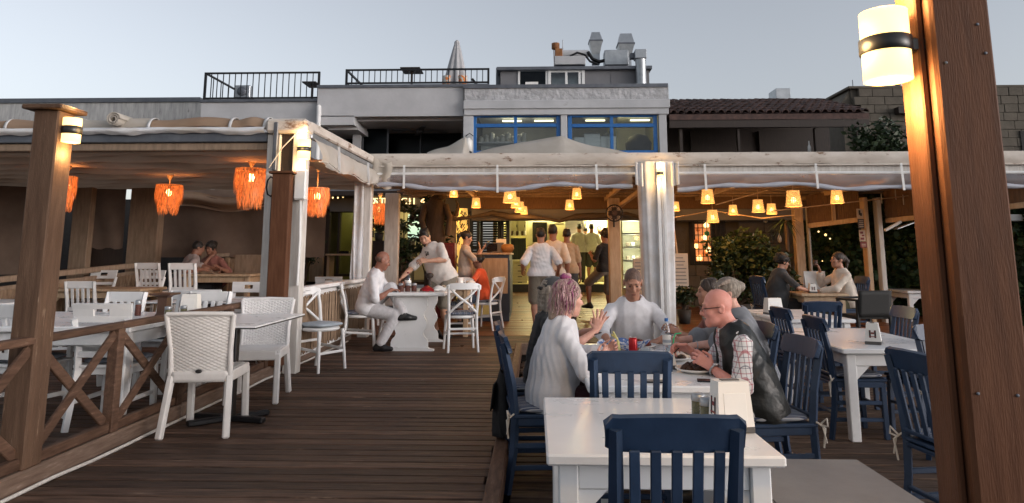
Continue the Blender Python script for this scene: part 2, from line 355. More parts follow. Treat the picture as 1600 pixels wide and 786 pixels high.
def striped(name, cols, freq, axis=0, rough=.9):
    m = bpy.data.materials.new(name); m.use_nodes = True; nt = m.node_tree; N = nt.nodes; b = N['Principled BSDF']; b.inputs['Roughness'].default_value = rough
    tc = N.new('ShaderNodeTexCoord'); sp = N.new('ShaderNodeSeparateXYZ'); nt.links.new(tc.outputs['Object'], sp.inputs[0])
    mu = N.new('ShaderNodeMath'); mu.operation = 'MULTIPLY'; mu.inputs[1].default_value = freq; nt.links.new(sp.outputs[axis], mu.inputs[0])
    fr = N.new('ShaderNodeMath'); fr.operation = 'FRACT'; nt.links.new(mu.outputs[0], fr.inputs[0])
    rp = N.new('ShaderNodeValToRGB'); rp.color_ramp.interpolation = 'CONSTANT'; e = rp.color_ramp.elements
    for i, (p, c) in enumerate(cols):
        x = e[i] if i < 2 else e.new(p); x.position = p; x.color = (*c, 1)
    nt.links.new(fr.outputs[0], rp.inputs[0]); nt.links.new(rp.outputs[0], b.inputs['Base Color'])
    nz = N.new('ShaderNodeTexNoise'); nz.inputs['Scale'].default_value = 90; bp = N.new('ShaderNodeBump'); bp.inputs['Strength'].default_value = .25; bp.inputs['Distance'].default_value = .004
    nt.links.new(nz.outputs[0], bp.inputs['Height']); nt.links.new(bp.outputs[0], b.inputs['Normal'])
    M[name] = m; return m
striped('stripe', [(0,(.09,.11,.16)),(.3,(.30,.31,.33)),(.42,(.05,.065,.11)),(.6,(.33,.34,.36)),(.68,(.10,.12,.17))], 13, 0)
def plight(name, loc, energy, col=WARM, rad=.03, parent=None):
    l = bpy.data.lights.new(name, 'POINT'); l.energy = energy; l.color = col; l.shadow_soft_size = rad
    o = bpy.data.objects.new(name, l); S.collection.objects.link(o); o.location = loc
    if parent is not None: o.parent = parent
    return o
# ================================================================ ground and decks
def deckz(Y): return L0 + max(0, Y-11.3)*.036
gm = MB().ab(-900, 900, -900, 900, -1.2, -.9); g = gm.build('ground', M['ground']); g['kind'] = 'structure'
MB().ab(-300, 300, -900, .6, -.89, -.6).build('sea', mat('sea', (.03,.05,.07), rough=.08, scale=1.5, bump=.4, bscale=2), kind='structure')
def boards(parent, rows, segs, m, pitch, gap, zf, hz=.03, sag=.0015):
    cache = {}
    n = 0
    for y in rows:
        cuts = [segs[0]]
        x = segs[0]
        k = max(1, round((segs[1]-segs[0])/4.6))
        for i in range(k-1): cuts.append(segs[0]+(i+1+random.uniform(-.3,.3))*(segs[1]-segs[0])/k)
        cuts.append(segs[1])
        for a, b in zip(cuts, cuts[1:]):
            L = round((b-a)*8)/8 or .125
            if L not in cache:
                me = MB().box((0,0,0), (L-.006, pitch-gap, hz), .005).mesh('board'); cache[L] = me; me.materials.append(m)
            o = link('board', cache[L], None, parent, ((a+b)/2, y, zf(y)-hz/2+random.uniform(-sag, sag)))
            o.rotation_euler = (0, 0, random.uniform(-.0012, .0012)); n += 1
    return n
d1 = MB().ab(-9.5, -.24, 2.0, 10.0, -.8, .11).ab(-9.5, 9, 10.0, 11.3, -.8, .11).build('terrace_deck', M['under'], kind='structure')
ys = [2.1+.13*i for i in range(61)]
boards(d1, ys, (-9.5, -.27), M['deck'], .13, .015, lambda y: L0)
ys = [10.05+.13*i for i in range(10)]
boards(d1, ys, (-9.5, 9), M['deck'], .13, .011, lambda y: L0)
MB().box((-.225, 6.0, L0-.02), (.09, 8.1, .13), .01).build('edge_board', M['rail_wood'], d1)
MB().box((4.4, 9.96, L0-.03), (9.2, .05, .16), .01).build('edge_board', M['rail_pale'], d1)
im = MB(); im.add([(-9.5,11.3,.1),(9,11.3,.1),(9,19,.1+7.7*.036),(-9.5,19,.1+7.7*.036),(-9.5,11.3,-.8),(9,11.3,-.8),(9,19,-.8),(-9.5,19,-.8)],
    [(0,1,2,3),(4,7,6,5),(0,4,5,1),(1,5,6,2),(2,6,7,3),(3,7,4,0)])
d2 = im.build('indoor_floor', M['under'], kind='structure')
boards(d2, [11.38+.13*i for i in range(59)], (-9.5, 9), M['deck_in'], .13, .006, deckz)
d3 = MB().ab(-.24, 9, 1.2, 9.93, -.8, -.06).build('lower_deck', M['under'], kind='structure')
boards(d3, [1.3+.146*i for i in range(59)], (-.17, 9), M['deck_grey'], .146, .028, lambda y: 0, sag=.002)
# kerb timber and cable along the railing
t = MB()
for a, b in ((2.9, 5.6), (5.6, 8.1), (8.1, 10.7)):
    MB().box((-2.85, (a+b)/2, L0+.055), (.15, b-a-.01, .11), .012).build('kerb_timber', M['rail_pale'], d1)
cb = MB().tube([(-2.745+.006*math.sin(i*1.3), 2.7+i*.35, L0+.012+.004*math.sin(i*2.1)) for i in range(23)], .011, 6)
tag(cb.build('cable', M['white_old']), 'thin pale cable lying along the kerb timber on the deck', 'cable')
# ================================================================ crossed wooden railing
rl = thing('railing', 'brown timber railing with crossed braces on the left of the walkway', 'railing', (0,0,0))
RX = -2.82
py_ = [2.35, 3.15, 4.72, 5.57, 6.45, 7.35]
for y in py_: MB().box((RX, y, L0+.11+.35), (.075, .075, .70), .006).build('post', M['rail_wood'], rl)
sp = [2.35, 3.15, 3.93, 4.72, 5.57, 6.45, 7.35]
for a, b in zip(sp, sp[1:]):
    MB().bar((RX, a, .975), (RX, b, .975), .085, .042, .008).build('top_rail', M['rail_wood'], rl)
    MB().bar((RX, a+.04, .325), (RX, b-.04, .325), .05, .06, .006).build('bottom_rail', M['rail_wood'], rl)
    MB().bar((RX+.012, a+.05, .36), (RX+.012, b-.05, .93), .022, .062, .004).build('brace', M['rail_wood'], rl)
    MB().bar((RX-.014, b-.05, .36), (RX-.014, a+.05, .93), .022, .062, .004).build('brace', M['rail_wood'], rl)
# ================================================================ light posts
lp = thing('light_post', 'tall brown timber post with a flat cap at the left foreground', 'post', (-2.85, 3.95, L0+.11))
MB().box((0,0,1.0), (.15,.15,2.0), .008).build('shaft', M['post_tan'], lp)
MB().box((0,0,2.012), (.24,.24,.028), .006).build('cap', M['post_tan'], lp)
rp_ = thing('timber_post', 'huge brown timber post close to the camera at the right', 'post', (1.257, 2.085, 0))
MB().box((.012, 0, 1.5), (.175,.15,3.0), .01).build('shaft', M['post_wood'], rp_)
MB().box((-.0885, .018, 1.5), (.022,.11,3.0), .006).build('side_batten', M['post_wood'], rp_)
sc = MB().lathe([(.0045,0),(.0045,.002),(.002,.003)], n=10).mesh('screw_head'); sc.materials.append(M['zinc_dark'])
for px, py in ((1478,98),(1527,38),(1540,83),(1528,615),(1590,618)):
    p = at(px, py, 2.008); o = link('screw_head', sc, None, rp_, (p.x-1.257, p.y-2.085, p.z)); o.rotation_euler = (R(90), 0, 0)
def wall_lamp(label, loc, rz, r=.068, h=.205, e=14, ext=0):
    """two-way cylinder lamp: faces local -Y away from the wall at +Y"""
    t = thing('wall_lamp', label, 'wall lamp', loc, rz, 'glowing cylinder wall lamps on the posts')
    MB().lathe([(.0,-h/2),(r,-h/2),(r,-.027),(r,.027),(r,h/2),(0,h/2)], n=24, cap=False).build('glass_shade', M['lamp_glow'], t)
    MB().lathe([(r+.003,-.024),(r+.006,-.022),(r+.006,.022),(r+.003,.024)], n=24, cap=False).build('band', M['steel_dark'], t)
    MB().box((0, r+.03+ext/2, 0), (.05, .075+ext, .044), .006).build('arm', M['steel_dark'], t)
    MB().box((0, r+.062+ext, 0), (.075, .012, .1), .004).build('back_plate', M['steel_dark'], t)
    plight('lamp_light', (0, 0, h/2+.07), e, WARM2, .05, t); plight('lamp_light', (0, 0, -h/2-.07), e, WARM2, .05, t)
    plight('lamp_light', (0, -r-.07, 0), e*.3, WARM2, .05, t)
    return t
wall_lamp('big bright cylinder lamp on the huge timber post at the right', (1.075, 2.075, at(1380,72,2.07).z), R(-90), .068, .215, 11)
pl = at(112, 204, 3.95); wall_lamp('glowing cylinder lamp on the capped post at the left foreground', (pl.x, 3.95, pl.z), R(90), .05, .145, 2.6, max(0, pl.x-.05-.062+2.775))
pl = at(474, 233, 7.55); wall_lamp('bright cylinder lamp on the white corner post above the electrical box', (pl.x, 7.57, pl.z), 0, .07, .22, 3.2)
pl = at(1030, 272, 10.8); wall_lamp('small glowing lamp on the cloth-wrapped pillar behind the diners', (pl.x, 10.72, pl.z), 0, .045, .13, 2.2)
# ================================================================ left pergola
pg = thing('pergola', 'white timber pergola with pleated tan canopy over the left tables', 'pergola', (0,0,0))
PY = 7.7
def pbox(n, x0, x1, y0, y1, z0, z1, m, par=None, ch=.008): return MB().ab(x0,x1,y0,y1,z0,z1,ch).build(n, M[m], par or pg)
pbox('post', -3.02, -2.87, 7.64, 7.79, L0, 2.80, 'white_old'); pbox('post', -2.725, -2.575, 7.64, 7.79, L0, 2.955, 'white_old')
pbox('infill_panel', -2.868, -2.727, 7.68, 7.74, 2.30, 2.94, 'dark_wood'); pbox('channel', -2.93, -2.88, 7.57, 7.63, 2.38, 2.93, 'zinc_dark')
pbox('top_cloth', -3.03, -2.56, 7.58, 7.86, 2.81, 2.975, 'canvas_dirty', ch=.03)
pbox('front_beam', -13, -3.03, 7.7, 7.84, 2.63, 2.715, 'dim_wood'); pbox('gutter', -13, -3.03, 7.66, 7.80, 2.72, 2.83, 'zinc_dark')
def fold(x, z, a=.02, s=1.0): return a*(math.sin(x*3.1*s)+.6*math.sin(x*7.3*s+1.3)+.4*math.sin(x*17*s+z*9))
s_ = MB().sheet(lambda u, v: (-13+9.96*u, 7.62+.05*math.sin(v*3.1)*-1+fold(-13+9.96*u, v, .008), 2.81+.075*v+fold(-13+9.96*u, v, .010, 1.4)*(1.2-v)), 220, 6)
s_.build('white_valance', M['canvas_white'], pg)
x = -13.0
k = 0
while x < -3.1:
    w = min(random.uniform(.75, .95), -3.04-x)
    MB().sheet(lambda u, v: (x+w*u, 7.74+.1*math.cos(v*math.pi*1.1-.3)*-1+.01*math.sin(u*9), 2.9+.1*math.sin(v*math.pi*1.1-.2)+.014*math.sin(u*6+k)+.03*math.sin(u*3.14)*random.Random(k).uniform(-.5,1)), 14, 8).build('rolled_canvas', M['canvas_tan'] if k % 3 else M['canvas'], pg)
    MB().sheet(lambda u, v: (x+w+.035*(u-.5)+.05*(v-.5), 7.74+.115*math.cos(v*math.pi*1.2-.4)*-1, 2.9+.115*math.sin(v*math.pi*1.2-.35)), 1, 9, .004).build('strap', M['canvas_white'], pg)
    x += w; k += 1
sr = MB()
for i in range(1): sr.sheet(lambda u, v: (at(176,188,7.5).x+(.075-.055*u)*math.cos(u*15), 7.5+.32*v, 2.965+(.075-.055*u)*math.sin(u*15)), 70, 3, .010)
sr.build('canvas_roll_end', M['canvas'], pg)
def pleat(x, y): return 2.645+.055*abs(math.sin((y-7.8)*math.pi/.62))**.6*-1+.05+.012*math.sin(x*2.3+y*3)+.010*math.sin(x*6.1-y*5)
s_ = MB().sheet(lambda u, v: (-13+10.2*u, 7.86+4.8*v, pleat(-13+10.2*u, 7.86+4.8*v)), 90, 150); s_.build('canopy', M['canvas_tan'], pg)
for i in range(8): pbox('canopy_rod', -13, -2.9, 7.84+.62*i, 7.87+.62*i, 2.69, 2.715, 'beige_wood', ch=0)
for X in (-4.7, -6.6, -8.6): pbox('rafter', X-.05, X+.05, 7.85, 12.6, 2.73, 2.86, 'beige_wood')
# back of the left pergola: raised floor, wall of canvas blinds, rail
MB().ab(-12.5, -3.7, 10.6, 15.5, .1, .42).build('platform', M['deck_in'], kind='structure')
def canvas_wall(n, x0, x1, Y, z0, z1, m, amp=.03, f=4, Y1=None):
    Y1 = Y if Y1 is None else Y1
    return MB().sheet(lambda u, v: (x0+(x1-x0)*u, Y+(Y1-Y)*u+amp*math.sin(u*(abs(x1-x0)+abs(Y1-Y))*f)+amp*.5*math.sin(u*13+v*5), z0+(z1-z0)*v), 60, 6).build(n, M[m], pg)
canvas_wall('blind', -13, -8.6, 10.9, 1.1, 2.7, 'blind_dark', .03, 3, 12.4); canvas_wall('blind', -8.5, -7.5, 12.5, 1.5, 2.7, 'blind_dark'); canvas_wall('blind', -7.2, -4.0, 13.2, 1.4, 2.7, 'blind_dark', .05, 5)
MB().sheet(lambda u, v: (-7.15+3.1*u, 13.1+.1*math.sin(v*9), 2.32+.28*v+.06*math.sin(u*11)), 40, 5).build('drooping_blind', M['canvas_tan'], pg)
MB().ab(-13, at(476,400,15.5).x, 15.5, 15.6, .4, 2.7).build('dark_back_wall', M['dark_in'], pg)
a, b = rect(212, 275, 246, 420, 12.5)[:2]; pbox('post', a, b, 12.4, 12.6, .42, 2.7, 'dim_wood')
a, b = rect(122, 300, 138, 420, 12.3)[:2]; pbox('post', a, b, 12.2, 12.35, .42, 2.7, 'dim_wood')
a, b = rect(318, 380, 332, 440, 13)[:2]; pbox('post', a, b, 12.9, 13.05, .42, 1.62, 'dim_wood')
p, q = at(-60, 443, 9.6), at(246, 411, 12.55)
MB().bar(p, q, .12, .09, .01).build('rail', M['dim_wood'], pg); MB().bar(p-Vector((0,0,.13)), q-Vector((0,0,.13)), .05, .06, .006).build('rail', M['dim_wood'], pg)
s_ = MB().sheet(lambda u, v: p.lerp(q, u)+Vector((.03, .03+.012*math.sin(u*260), -.1-.75*v)), 400, 1); s_.build('reed_panel', M['reed'], pg, kind='stuff')
p, q = at(326, 400, 13), at(440, 393, 14)
MB().bar(p, q, .12, .07, .01).build('rail', M['dim_wood'], pg)
for t_ in (0, .25, .5, .75, 1): e = p.lerp(q, t_); MB().bar(e, (e.x, e.y, .42), .07, .07, .006).build('post', M['beige_wood'], pg)
MB().sheet(lambda u, v: p.lerp(q, u)+Vector((0, .05, -.05-.8*v)), 8, 1).build('reed_panel', M['reed'], pg)
s_ = MB().sheet(lambda u, v: (-8.45+1.0*u, 12.45, 1.16+.4*v+.02*math.sin(u*20)), 12, 3); s_.build('dark_blind', M['dark_wood'], pg)
# boxy cupboard and clutter at the back
c = at(395, 420, 12.5); MB().box((c.x, 12.6, .95), (.55, .5, 1.0), .01).build('cupboard', M['dim_wood']); o = S.collection.objects[-1]
tag(bpy.data.objects['cupboard'], 'low wooden cupboard at the back left behind the seated pair', 'cupboard')
# side beam with hanging canvas
MB().bar((-2.62, 7.84, 2.925), (-2.62, 10.98, 2.965), .10, .12, .02).build('side_cloth', M['canvas_dirty'], pg)
MB().bar((-2.60, 7.84, 2.82), (-2.60, 10.98, 2.845), .05, .07, .01).build('side_rail', M['zinc'], pg)
def drape(u, v):
    y = 7.86+3.1*u; bot = 2.52+.07*u-.06*abs(math.sin(u*math.pi*2.0))
    return (-2.56+.09*math.sin(v*2.2)+fold(y, v, .016, 1.6)*v+.02*math.sin(y*11+v*3)*v, y, 2.79*(1-v)+bot*v+fold(y, 0, .006))
MB().sheet(drape, 90, 14).build('side_drape', M['canvas'], pg)
MB().sheet(lambda u, v: (-2.50-.35*v, 7.9+3.05*u, 2.53+.07*u-.06*abs(math.sin(u*math.pi*2))+.1*v-.05*math.sin(v*3.1)), 60, 6).build('side_drape_fold', M['canvas_tan'], pg)
for y in (8.55, 10.1): MB().bar((-2.46, y, 2.80), (-2.44, y, 2.46), .03, .008).build('strap', M['canvas_white'], pg)
MB().tube([(-2.45+.02*math.sin(i), 7.75+.33*i, 2.50+.03*math.sin(i*1.7)) for i in range(10)], .006, 5).build('cord', M['white_rope'], pg)
# brown capped post against the corner and electrical box
bp_ = thing('corner_post', 'brown capped timber post standing between the two white corner posts', 'post', (-2.765, 7.5, L0+.11))
MB().box((0,0,1.02), (.20,.12,2.04), .008).build('shaft', M['post_wood'], bp_); MB().box((0,0,2.052), (.27,.17,.026), .006).build('cap', M['post_wood'], bp_)
eb = thing('electrical_box', 'white oblong electrical box fixed to the white corner post', 'electrical box', (at(471,289,7.6).x, 7.59, at(471,289,7.6).z))
MB().box((0,0,0), (.13,.09,.34), .012).build('case', M['white_pvc'], eb); MB().box((0,-.048,0), (.11,.01,.31), .004).build('lid', M['white_pvc'], eb)
MB().tube([(0,0,-.17),(.01,.01,-.6),(0,.02,-1.1)], .016, 8).build('conduit', M['white_pvc'], eb)
hh = MB().tube([(-2.93+.05*math.cos(i*.8), 7.58, 2.2+.11*math.sin(i*.8)) for i in range(18)]+[(-2.92,7.6,1.8),(-2.90,7.6,1.2)], .009, 6)
tag(hh.build('cable', M['black_metal']), 'coiled black cable hanging on the white corner post', 'cable')
MB().tube([at(420,262,7.55), at(440,232,7.55), at(466,205,7.55)], .007, 5).build('guy_rope', M['white_rope'], pg)
# ================================================================ reed-clad low wall between the pergolas
lw = thing('low_wall', 'low reed-clad wall with white top rail beside the cross-legged man', 'wall', (-2.68, 0, 0))
MB().box((0, 9.4, 1.06), (.13, 3.3, .05), .01).build('top_rail', M['white_wood'], lw); MB().box((-.01, 9.4, .985), (.06, 3.26, .07), .008).build('under_rail', M['white_wood'], lw)
MB().box((-.01, 9.4, .33), (.06, 3.26, .05), .006).build('bottom_rail', M['white_wood'], lw)
rr = random.Random(3)
rd = [MB().tube([(0,0,-.31),(.004,0,0),(0,0,.31)], r, 5).mesh('reed') for r in (.008,.0065,.0095)]
for m_ in rd: m_.materials.append(M['reed'])
for i in range(170):
    o = link('reed', rd[i % 3], None, lw, (.035+rr.uniform(-.008,.008), 7.85+i*.0188, .655+rr.uniform(-.02,.02))); o.rotation_euler = (rr.uniform(-.03,.03), 0, 0)
MB().ab(-.04, .0, 7.8, 11.0, .35, .96).build('back_board', M['dark_wood'], lw)
# ================================================================ middle pergola (front beam at Y=11)
pm = thing('pergola', 'wide white pergola with clear plastic blinds in front of the restaurant', 'pergola', (0,0,0))
def cbox(n, x0, x1, y0, y1, z0, z1, m, ch=.01): return MB().ab(x0,x1,y0,y1,z0,z1,ch).build(n, M[m], pm)
MB().sheet(lambda u, v: (-2.7+10.9*u, 10.94-.03*math.sin(v*3.0)+fold(-2.7+10.9*u, v, .005), 2.865+.19*v+fold(-2.7+10.9*u, v*2, .006)*(1.1-v)), 240, 6).build('dirty_canvas_edge', M['canvas_dirty'], pm)
cbox('roof_edge', -2.7, 8.2, 10.97, 11.2, 2.86, 3.03, 'canvas_dirty', .02)
cbox('front_beam', -2.62, 8.2, 10.97, 11.1, 2.70, 2.845, 'white_old'); cbox('drip_ledge', -2.6, 8.2, 10.90, 10.97, 2.835, 2.858, 'canvas_dirty', .004)
MB().tube([(-2.55,10.93,2.725),(8.2,10.93,2.715)], .025, 8).build('blind_pipe', M['white_pvc'], pm)
def sag(x): return .035*math.sin((x+2.7)*2.05+1)+.018*math.sin(x*4.9)
for a, b in ((-2.5, 1.55), (2.25, 8.2)):
    MB().sheet(lambda u, v: (a+(b-a)*u, 10.93-.05*math.sin(v*3.14)+.012*math.sin(u*31+v*4)+.010*math.sin(u*57), 2.71*(1-v)+(2.515+sag(a+(b-a)*u))*v), 150, 8).build('clear_blind', M['film'], pm)
    MB().tube([(a+(b-a)*i/60, 10.90, 2.505+sag(a+(b-a)*i/60)) for i in range(61)], [.036+.008*math.sin(i*.9) for i in range(61)], 10).build('rolled_blind', M['film_roll'], pm)
for px in (631, 777, 932, 1102, 1276, 1410):
    X = at(px, 275, 10.86).x; MB().bar((X, 10.87, 2.86), (X+.005, 10.85, 2.45+sag(X)), .035, .008).build('strap', M['white_pvc'], pm)
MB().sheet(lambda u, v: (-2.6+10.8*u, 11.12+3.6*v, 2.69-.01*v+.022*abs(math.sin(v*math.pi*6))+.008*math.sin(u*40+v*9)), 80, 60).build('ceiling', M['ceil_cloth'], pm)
for i in range(6): cbox('ceiling_batten', -2.6, 8.2, 11.2+.6*i, 11.25+.6*i, 2.63-.002*i, 2.665-.002*i, 'dim_wood', 0)
for X in (-1.2, 1.5, 3.4, 5.6): MB().bar((X, 11.1, 2.63), (X, 14.6, 2.61), .06, .09, .006).build('rafter', M['beige_wood'], pm)
MB().sheet(lambda u, v: (-2.7+10.9*u, 11.0+3.8*v, 3.03-.1*v), 10, 4).build('roof_cloth', M['canvas'], pm)
cbox('back_beam', -1.32, 8.2, 14.6, 14.74, 2.16, 2.40, 'cabin_grey'); cbox('plank_fascia', -1.32, 8.2, 14.62, 14.72, 2.403, 2.72, 'blind')

cbox('post', -2.76, -2.60, 10.95, 11.1, L0, 2.85, 'white_old')
MB().sheet(lambda u, v: (-2.90+.2*u+.03*math.sin(u*9+v*2), 10.93+.02*math.sin(u*16), .9+2.0*v), 10, 12).build('post_cloth', M['canvas_white'], pm)
MB().sheet(lambda u, v: (-2.62+.34*u+.02*math.sin(v*7), 10.90-.02*math.sin(u*10), 2.93-.42*v+.04*math.sin(u*6)), 12, 8).build('post_cloth', M['canvas'], pm)
a, b = rect(603, 300, 622, 400, 13)[:2]; cbox('post', a, b, 12.95, 13.1, .2, 2.6, 'white_old')
a, b = rect(950, 330, 971, 470, 13)[:2]; cbox('post', a, b, 12.92, 13.1, .2, 2.5, 'beige_wood')
a, b = rect(1348, 330, 1366, 470, 13)[:2]; cbox('post', a, b, 12.95, 13.12, .2, 2.5, 'beige_wood'); a, b = rect(1366, 330, 1385, 470, 13.1)[:2]; cbox('post', a, b, 13.0, 13.15, .2, 2.5, 'white_old')
a, b = rect(1240, 345, 1262, 470, 13.6)[:2]; cbox('post', a, b, 13.55, 13.7, .2, 2.5, 'beige_wood')
a, b = rect(1262, 370, 1272, 470, 13.9)[:2]; cbox('post', a, b, 13.85, 13.95, .2, 2.4, 'white_old')
a, b = rect(1560, 250, 1580, 470, 11)[:2]; cbox('post', a, b, 10.95, 11.1, .0, 2.85, 'white_old')
MB().bar(at(968,322,12.95), at(1003,296,12.2), .07, .07, .006).build('brace', M['beige_wood'], pm)
for p, q in ((at(1263,353,13.6), at(1345,343,13.1)), (at(1385,345,13.1), at(1450,338,12.4)), (at(1450,338,12.4), at(1620,318,10.9))):
    MB().bar(p, q, .07, .09, .008).build('side_rail', M['beige_wood'], pm)
    MB().sheet(lambda u, v: p.lerp(q, u)+Vector((0, .03+.008*math.sin(u*150), .04+.55*v)), 150, 1).build('reed_blind', M['blind'], pm)
for k_, (px, py) in enumerate(((1378,318),(1400,312),(1412,320))):
    p = at(px, py, 12.6); MB().bar(p, p+Vector((0,0,.18)), .012, .006).build('tie', M['white_rope'], pm)
p = at(1302,330,13.35); MB().bar(p-Vector((0,0,.25)), p+Vector((0,0,.3)), .06, .06).build('mullion', M['beige_wood'], pm)
# cloth-wrapped pillar
cp = thing('wrapped_pillar', 'white pillar wrapped in pale cloth in the middle of the terrace', 'pillar', (1.92, 11.0, 0))
def wrap(u, v):
    a = u*2*math.pi; w = (.23+.045*v); rr_ = 1+.05*math.sin(a*9+v*1.5)+.03*math.sin(a*17)
    sq = 1/max(abs(math.cos(a)), abs(math.sin(a)))**.75
    return (w*rr_*sq*math.cos(a)*.98, .16*rr_*sq*math.sin(a), .05+2.85*v)
MB().sheet(wrap, 96, 14).build('cloth', M['canvas_white'], cp)
for xx in (.015, .105): MB().box((xx, -.205, 1.5), (.05, .03, 2.75), .006).build('batten', M['white_wood'], cp)
MB().box((0,0,1.4), (.2,.2,2.7), .01).build('core', M['white_old'], cp)
for sx in (-1, 1): MB().sheet(lambda u, v: (sx*(.22+.12*u), -.2-.03*math.sin(u*9), 2.86-.36*v+.03*u), 6, 6).build('cloth_tab', M['canvas_white'], cp)
# cloth peaks on top of the pergola
for nm, pts in (('beige canopy cloth peaked in the middle above the pergola roof', ((745,238),(812,222),(878,213),(925,228),(992,240))), ('small beige canopy cloth peak at the left of the blue windows', ((668,238),(700,228),(728,214),(731,226),(733,238)))):
    P = [at(x, y, 13.2) for x, y in pts]
    def pk(u, v):
        t_ = u*(len(P)-1); i = min(int(t_), len(P)-2); f = t_-i; q_ = P[i].lerp(P[i+1], f); b = 2.98
        return (q_.x, 12.4+.8*v+1.2*max(0, v-1), b+(q_.z-b)*min(v, 2-v)+.01*math.sin(u*17))
    s_ = MB().sheet(lambda u, v: pk(u, v*2), 40, 16)
    tag(s_.build('canopy_cloth', M['canvas']), nm, 'canopy cloth')
# ================================================================ white restaurant building (front at Y=16)
BY = 16.0
wb = thing('restaurant_building', 'white two-storey restaurant building with blue upper windows and roof terrace', 'building', (0,0,0))
def wbox(n, px0, py0, px1, py1, Y, th, m, par=None, ch=0.0, dz=(0,0)):
    a, b, c, d = rect(px0, py0, px1, py1, Y); return MB().ab(a, b, Y, Y+th, c+dz[0], d+dz[1], ch).build(n, M[m], par or wb)
wbox('parapet', 726, 135, 1045, 157, 15.92, .3, 'wall_rough'); wbox('ledge', 724, 157, 1047, 168, 15.84, .4, 'wall_white', ch=.01); wbox('ledge', 725, 168.5, 1045, 178, 15.88, .36, 'wall_white', ch=.01)
wbox('parapet_cap', 724, 132.6, 1044, 135.5, 15.88, .4, 'zinc_dark')
for a, b in ((724, 739), (876, 887), (1029, 1044)): wbox('pier', a, 178, b, 262, 15.92, .3, 'wall_white', ch=.008)
wbox('wall', 739, 239, 876, 262, 15.95, .25, 'wall_white'); wbox('wall', 887, 239, 1029, 262, 15.95, .25, 'wall_white')
def window(px0, py0, px1, py1, cols, rows, fr='frame_blue', Y=15.98, w=.07, gl='glass', par=None, name='window'):
    a, b, c, d = rect(px0, py0, px1, py1, Y); mb = MB()
    for x in (a+w/2, b-w/2): mb.box((x, Y+.04, (c+d)/2), (w, .08, d-c), .006)
    for z in (c+w/2, d-w/2): mb.box(((a+b)/2, Y+.045, z), (b-a-2*w, .07, w), .006)
    f = mb.build(name, M[fr], par or wb)
    for cx in cols: X = a+(b-a)*cx; MB().box((X, Y+.04, (c+d)/2), (w*.8, .065, d-c-2*w), .004).build('mullion', M[fr], f)
    for rz in rows: Z = c+(d-c)*rz; MB().box(((a+b)/2, Y+.035, Z), (b-a-2*w, .075, w*.9), .004).build('transom', M[fr], f)
    xs = [a]+[a+(b-a)*cx for cx in cols]+[b]; zs = [c]+[c+(d-c)*r for r in rows]+[d]
    for x0, x1 in zip(xs, xs[1:]):
        for z0, z1 in zip(zs, zs[1:]): MB().ab(x0+w*.3, x1-w*.3, Y+.045, Y+.051, z0+w*.3, z1-w*.3).build('pane', M[gl], f)
    return f
window(738.5, 177, 876, 241, [.49], [.70], w=.095); window(887, 177, 1028.5, 241, [.49], [.70], w=.095)
# upper room behind the blue windows
a, b, c, d = rect(735, 172, 1035, 262, 16.3)
MB().ab(a, b, 18.6, 18.7, c, d).build('room_back_wall', M['wall_white'], wb); MB().ab(a, b, 16.25, 18.6, c-.1, c).build('room_floor', M['wall_white'], wb)
MB().ab(a, b, 16.25, 18.6, d, d+.06).build('room_ceiling', M['wall_white'], wb); MB().ab(a-.06, a, 16.25, 18.6, c, d).build('room_side_wall', M['wall_white'], wb); MB().ab(b, b+.06, 16.25, 18.6, c, d).build('room_side_wall', M['olive'], wb)
MB().ab(at(955,200,17.5).x, at(958,200,17.5).x, 16.5, 18.6, c, d).build('room_partition', M['cream_in'], wb)
for px, py in ((800,188),(850,188),(930,188),(1000,190)):
    p = at(px, py, 17.4); o = MB().box((0,0,0), (.5,.06,.04), .01).build('ceiling_tube_light', M['tube_lit'], None, (p.x, 17.4, d-.06)); tag(o, 'lit tube lamp behind the '+{800:'left',850:'second',930:'third',1000:'rightmost'}[px]+' transom pane of the blue windows', 'ceiling light', 'tube lamps behind the blue windows')
plight('room_light', (at(800,205,17).x, 17.2, d-.25), 5, (1,.9,.65), .2); plight('room_light', (at(970,205,17).x, 17.0, d-.3), 8, (1,.85,.42), .2)
for px, nm, w_, n_ in ((785,'white folded cloths on a shelf behind the left blue window',1.2,9),(936,'stacked white plates on a shelf behind the right blue window',.5,6)):
    p = at(px, 219, 17); t = thing('shelf', nm, 'shelf', (p.x, 17, at(px,224,17).z))
    MB().box((0,0,0), (w_,.35,.04)).build('board', M['white_wood'], t)
    for i in range(n_): MB().lathe([(0,0),(.06,0),(.075,.12+.05*(i%3)),(0,.16+.05*(i%3))], ((i+.5)*w_/n_-w_/2,0,.02), 8).build('item', M['paper'] if px<900 else M['ceramic'], t)
    MB().box((0,.1,-.4), (w_*.9,.05,.75)).build('support', M['white_wood'], t)
for px, py, s_ in ((925,228,.42),(950,231,.40),(905,226,.3)):
    p = at(px, py+8, 16.6); o = MB().box((0,0,s_/2), (s_,.3,s_), .02).build('crate', M['steel'], None, (p.x,16.6,p.z)); tag(o, {925:'middle',950:'right',905:'left'}[px]+' steel rack standing behind the right blue window', 'rack', 'steel racks behind the right blue window')
p = at(1000, 238, 16.7); o = MB().lathe([(0,0),(.3,.0),(.33,.25),(.22,.42),(0,.5)], n=14).build('machine', M['dark_in'], None, (p.x,16.9,p.z)); tag(o, 'dark machine behind the rightmost blue window pane', 'machine')
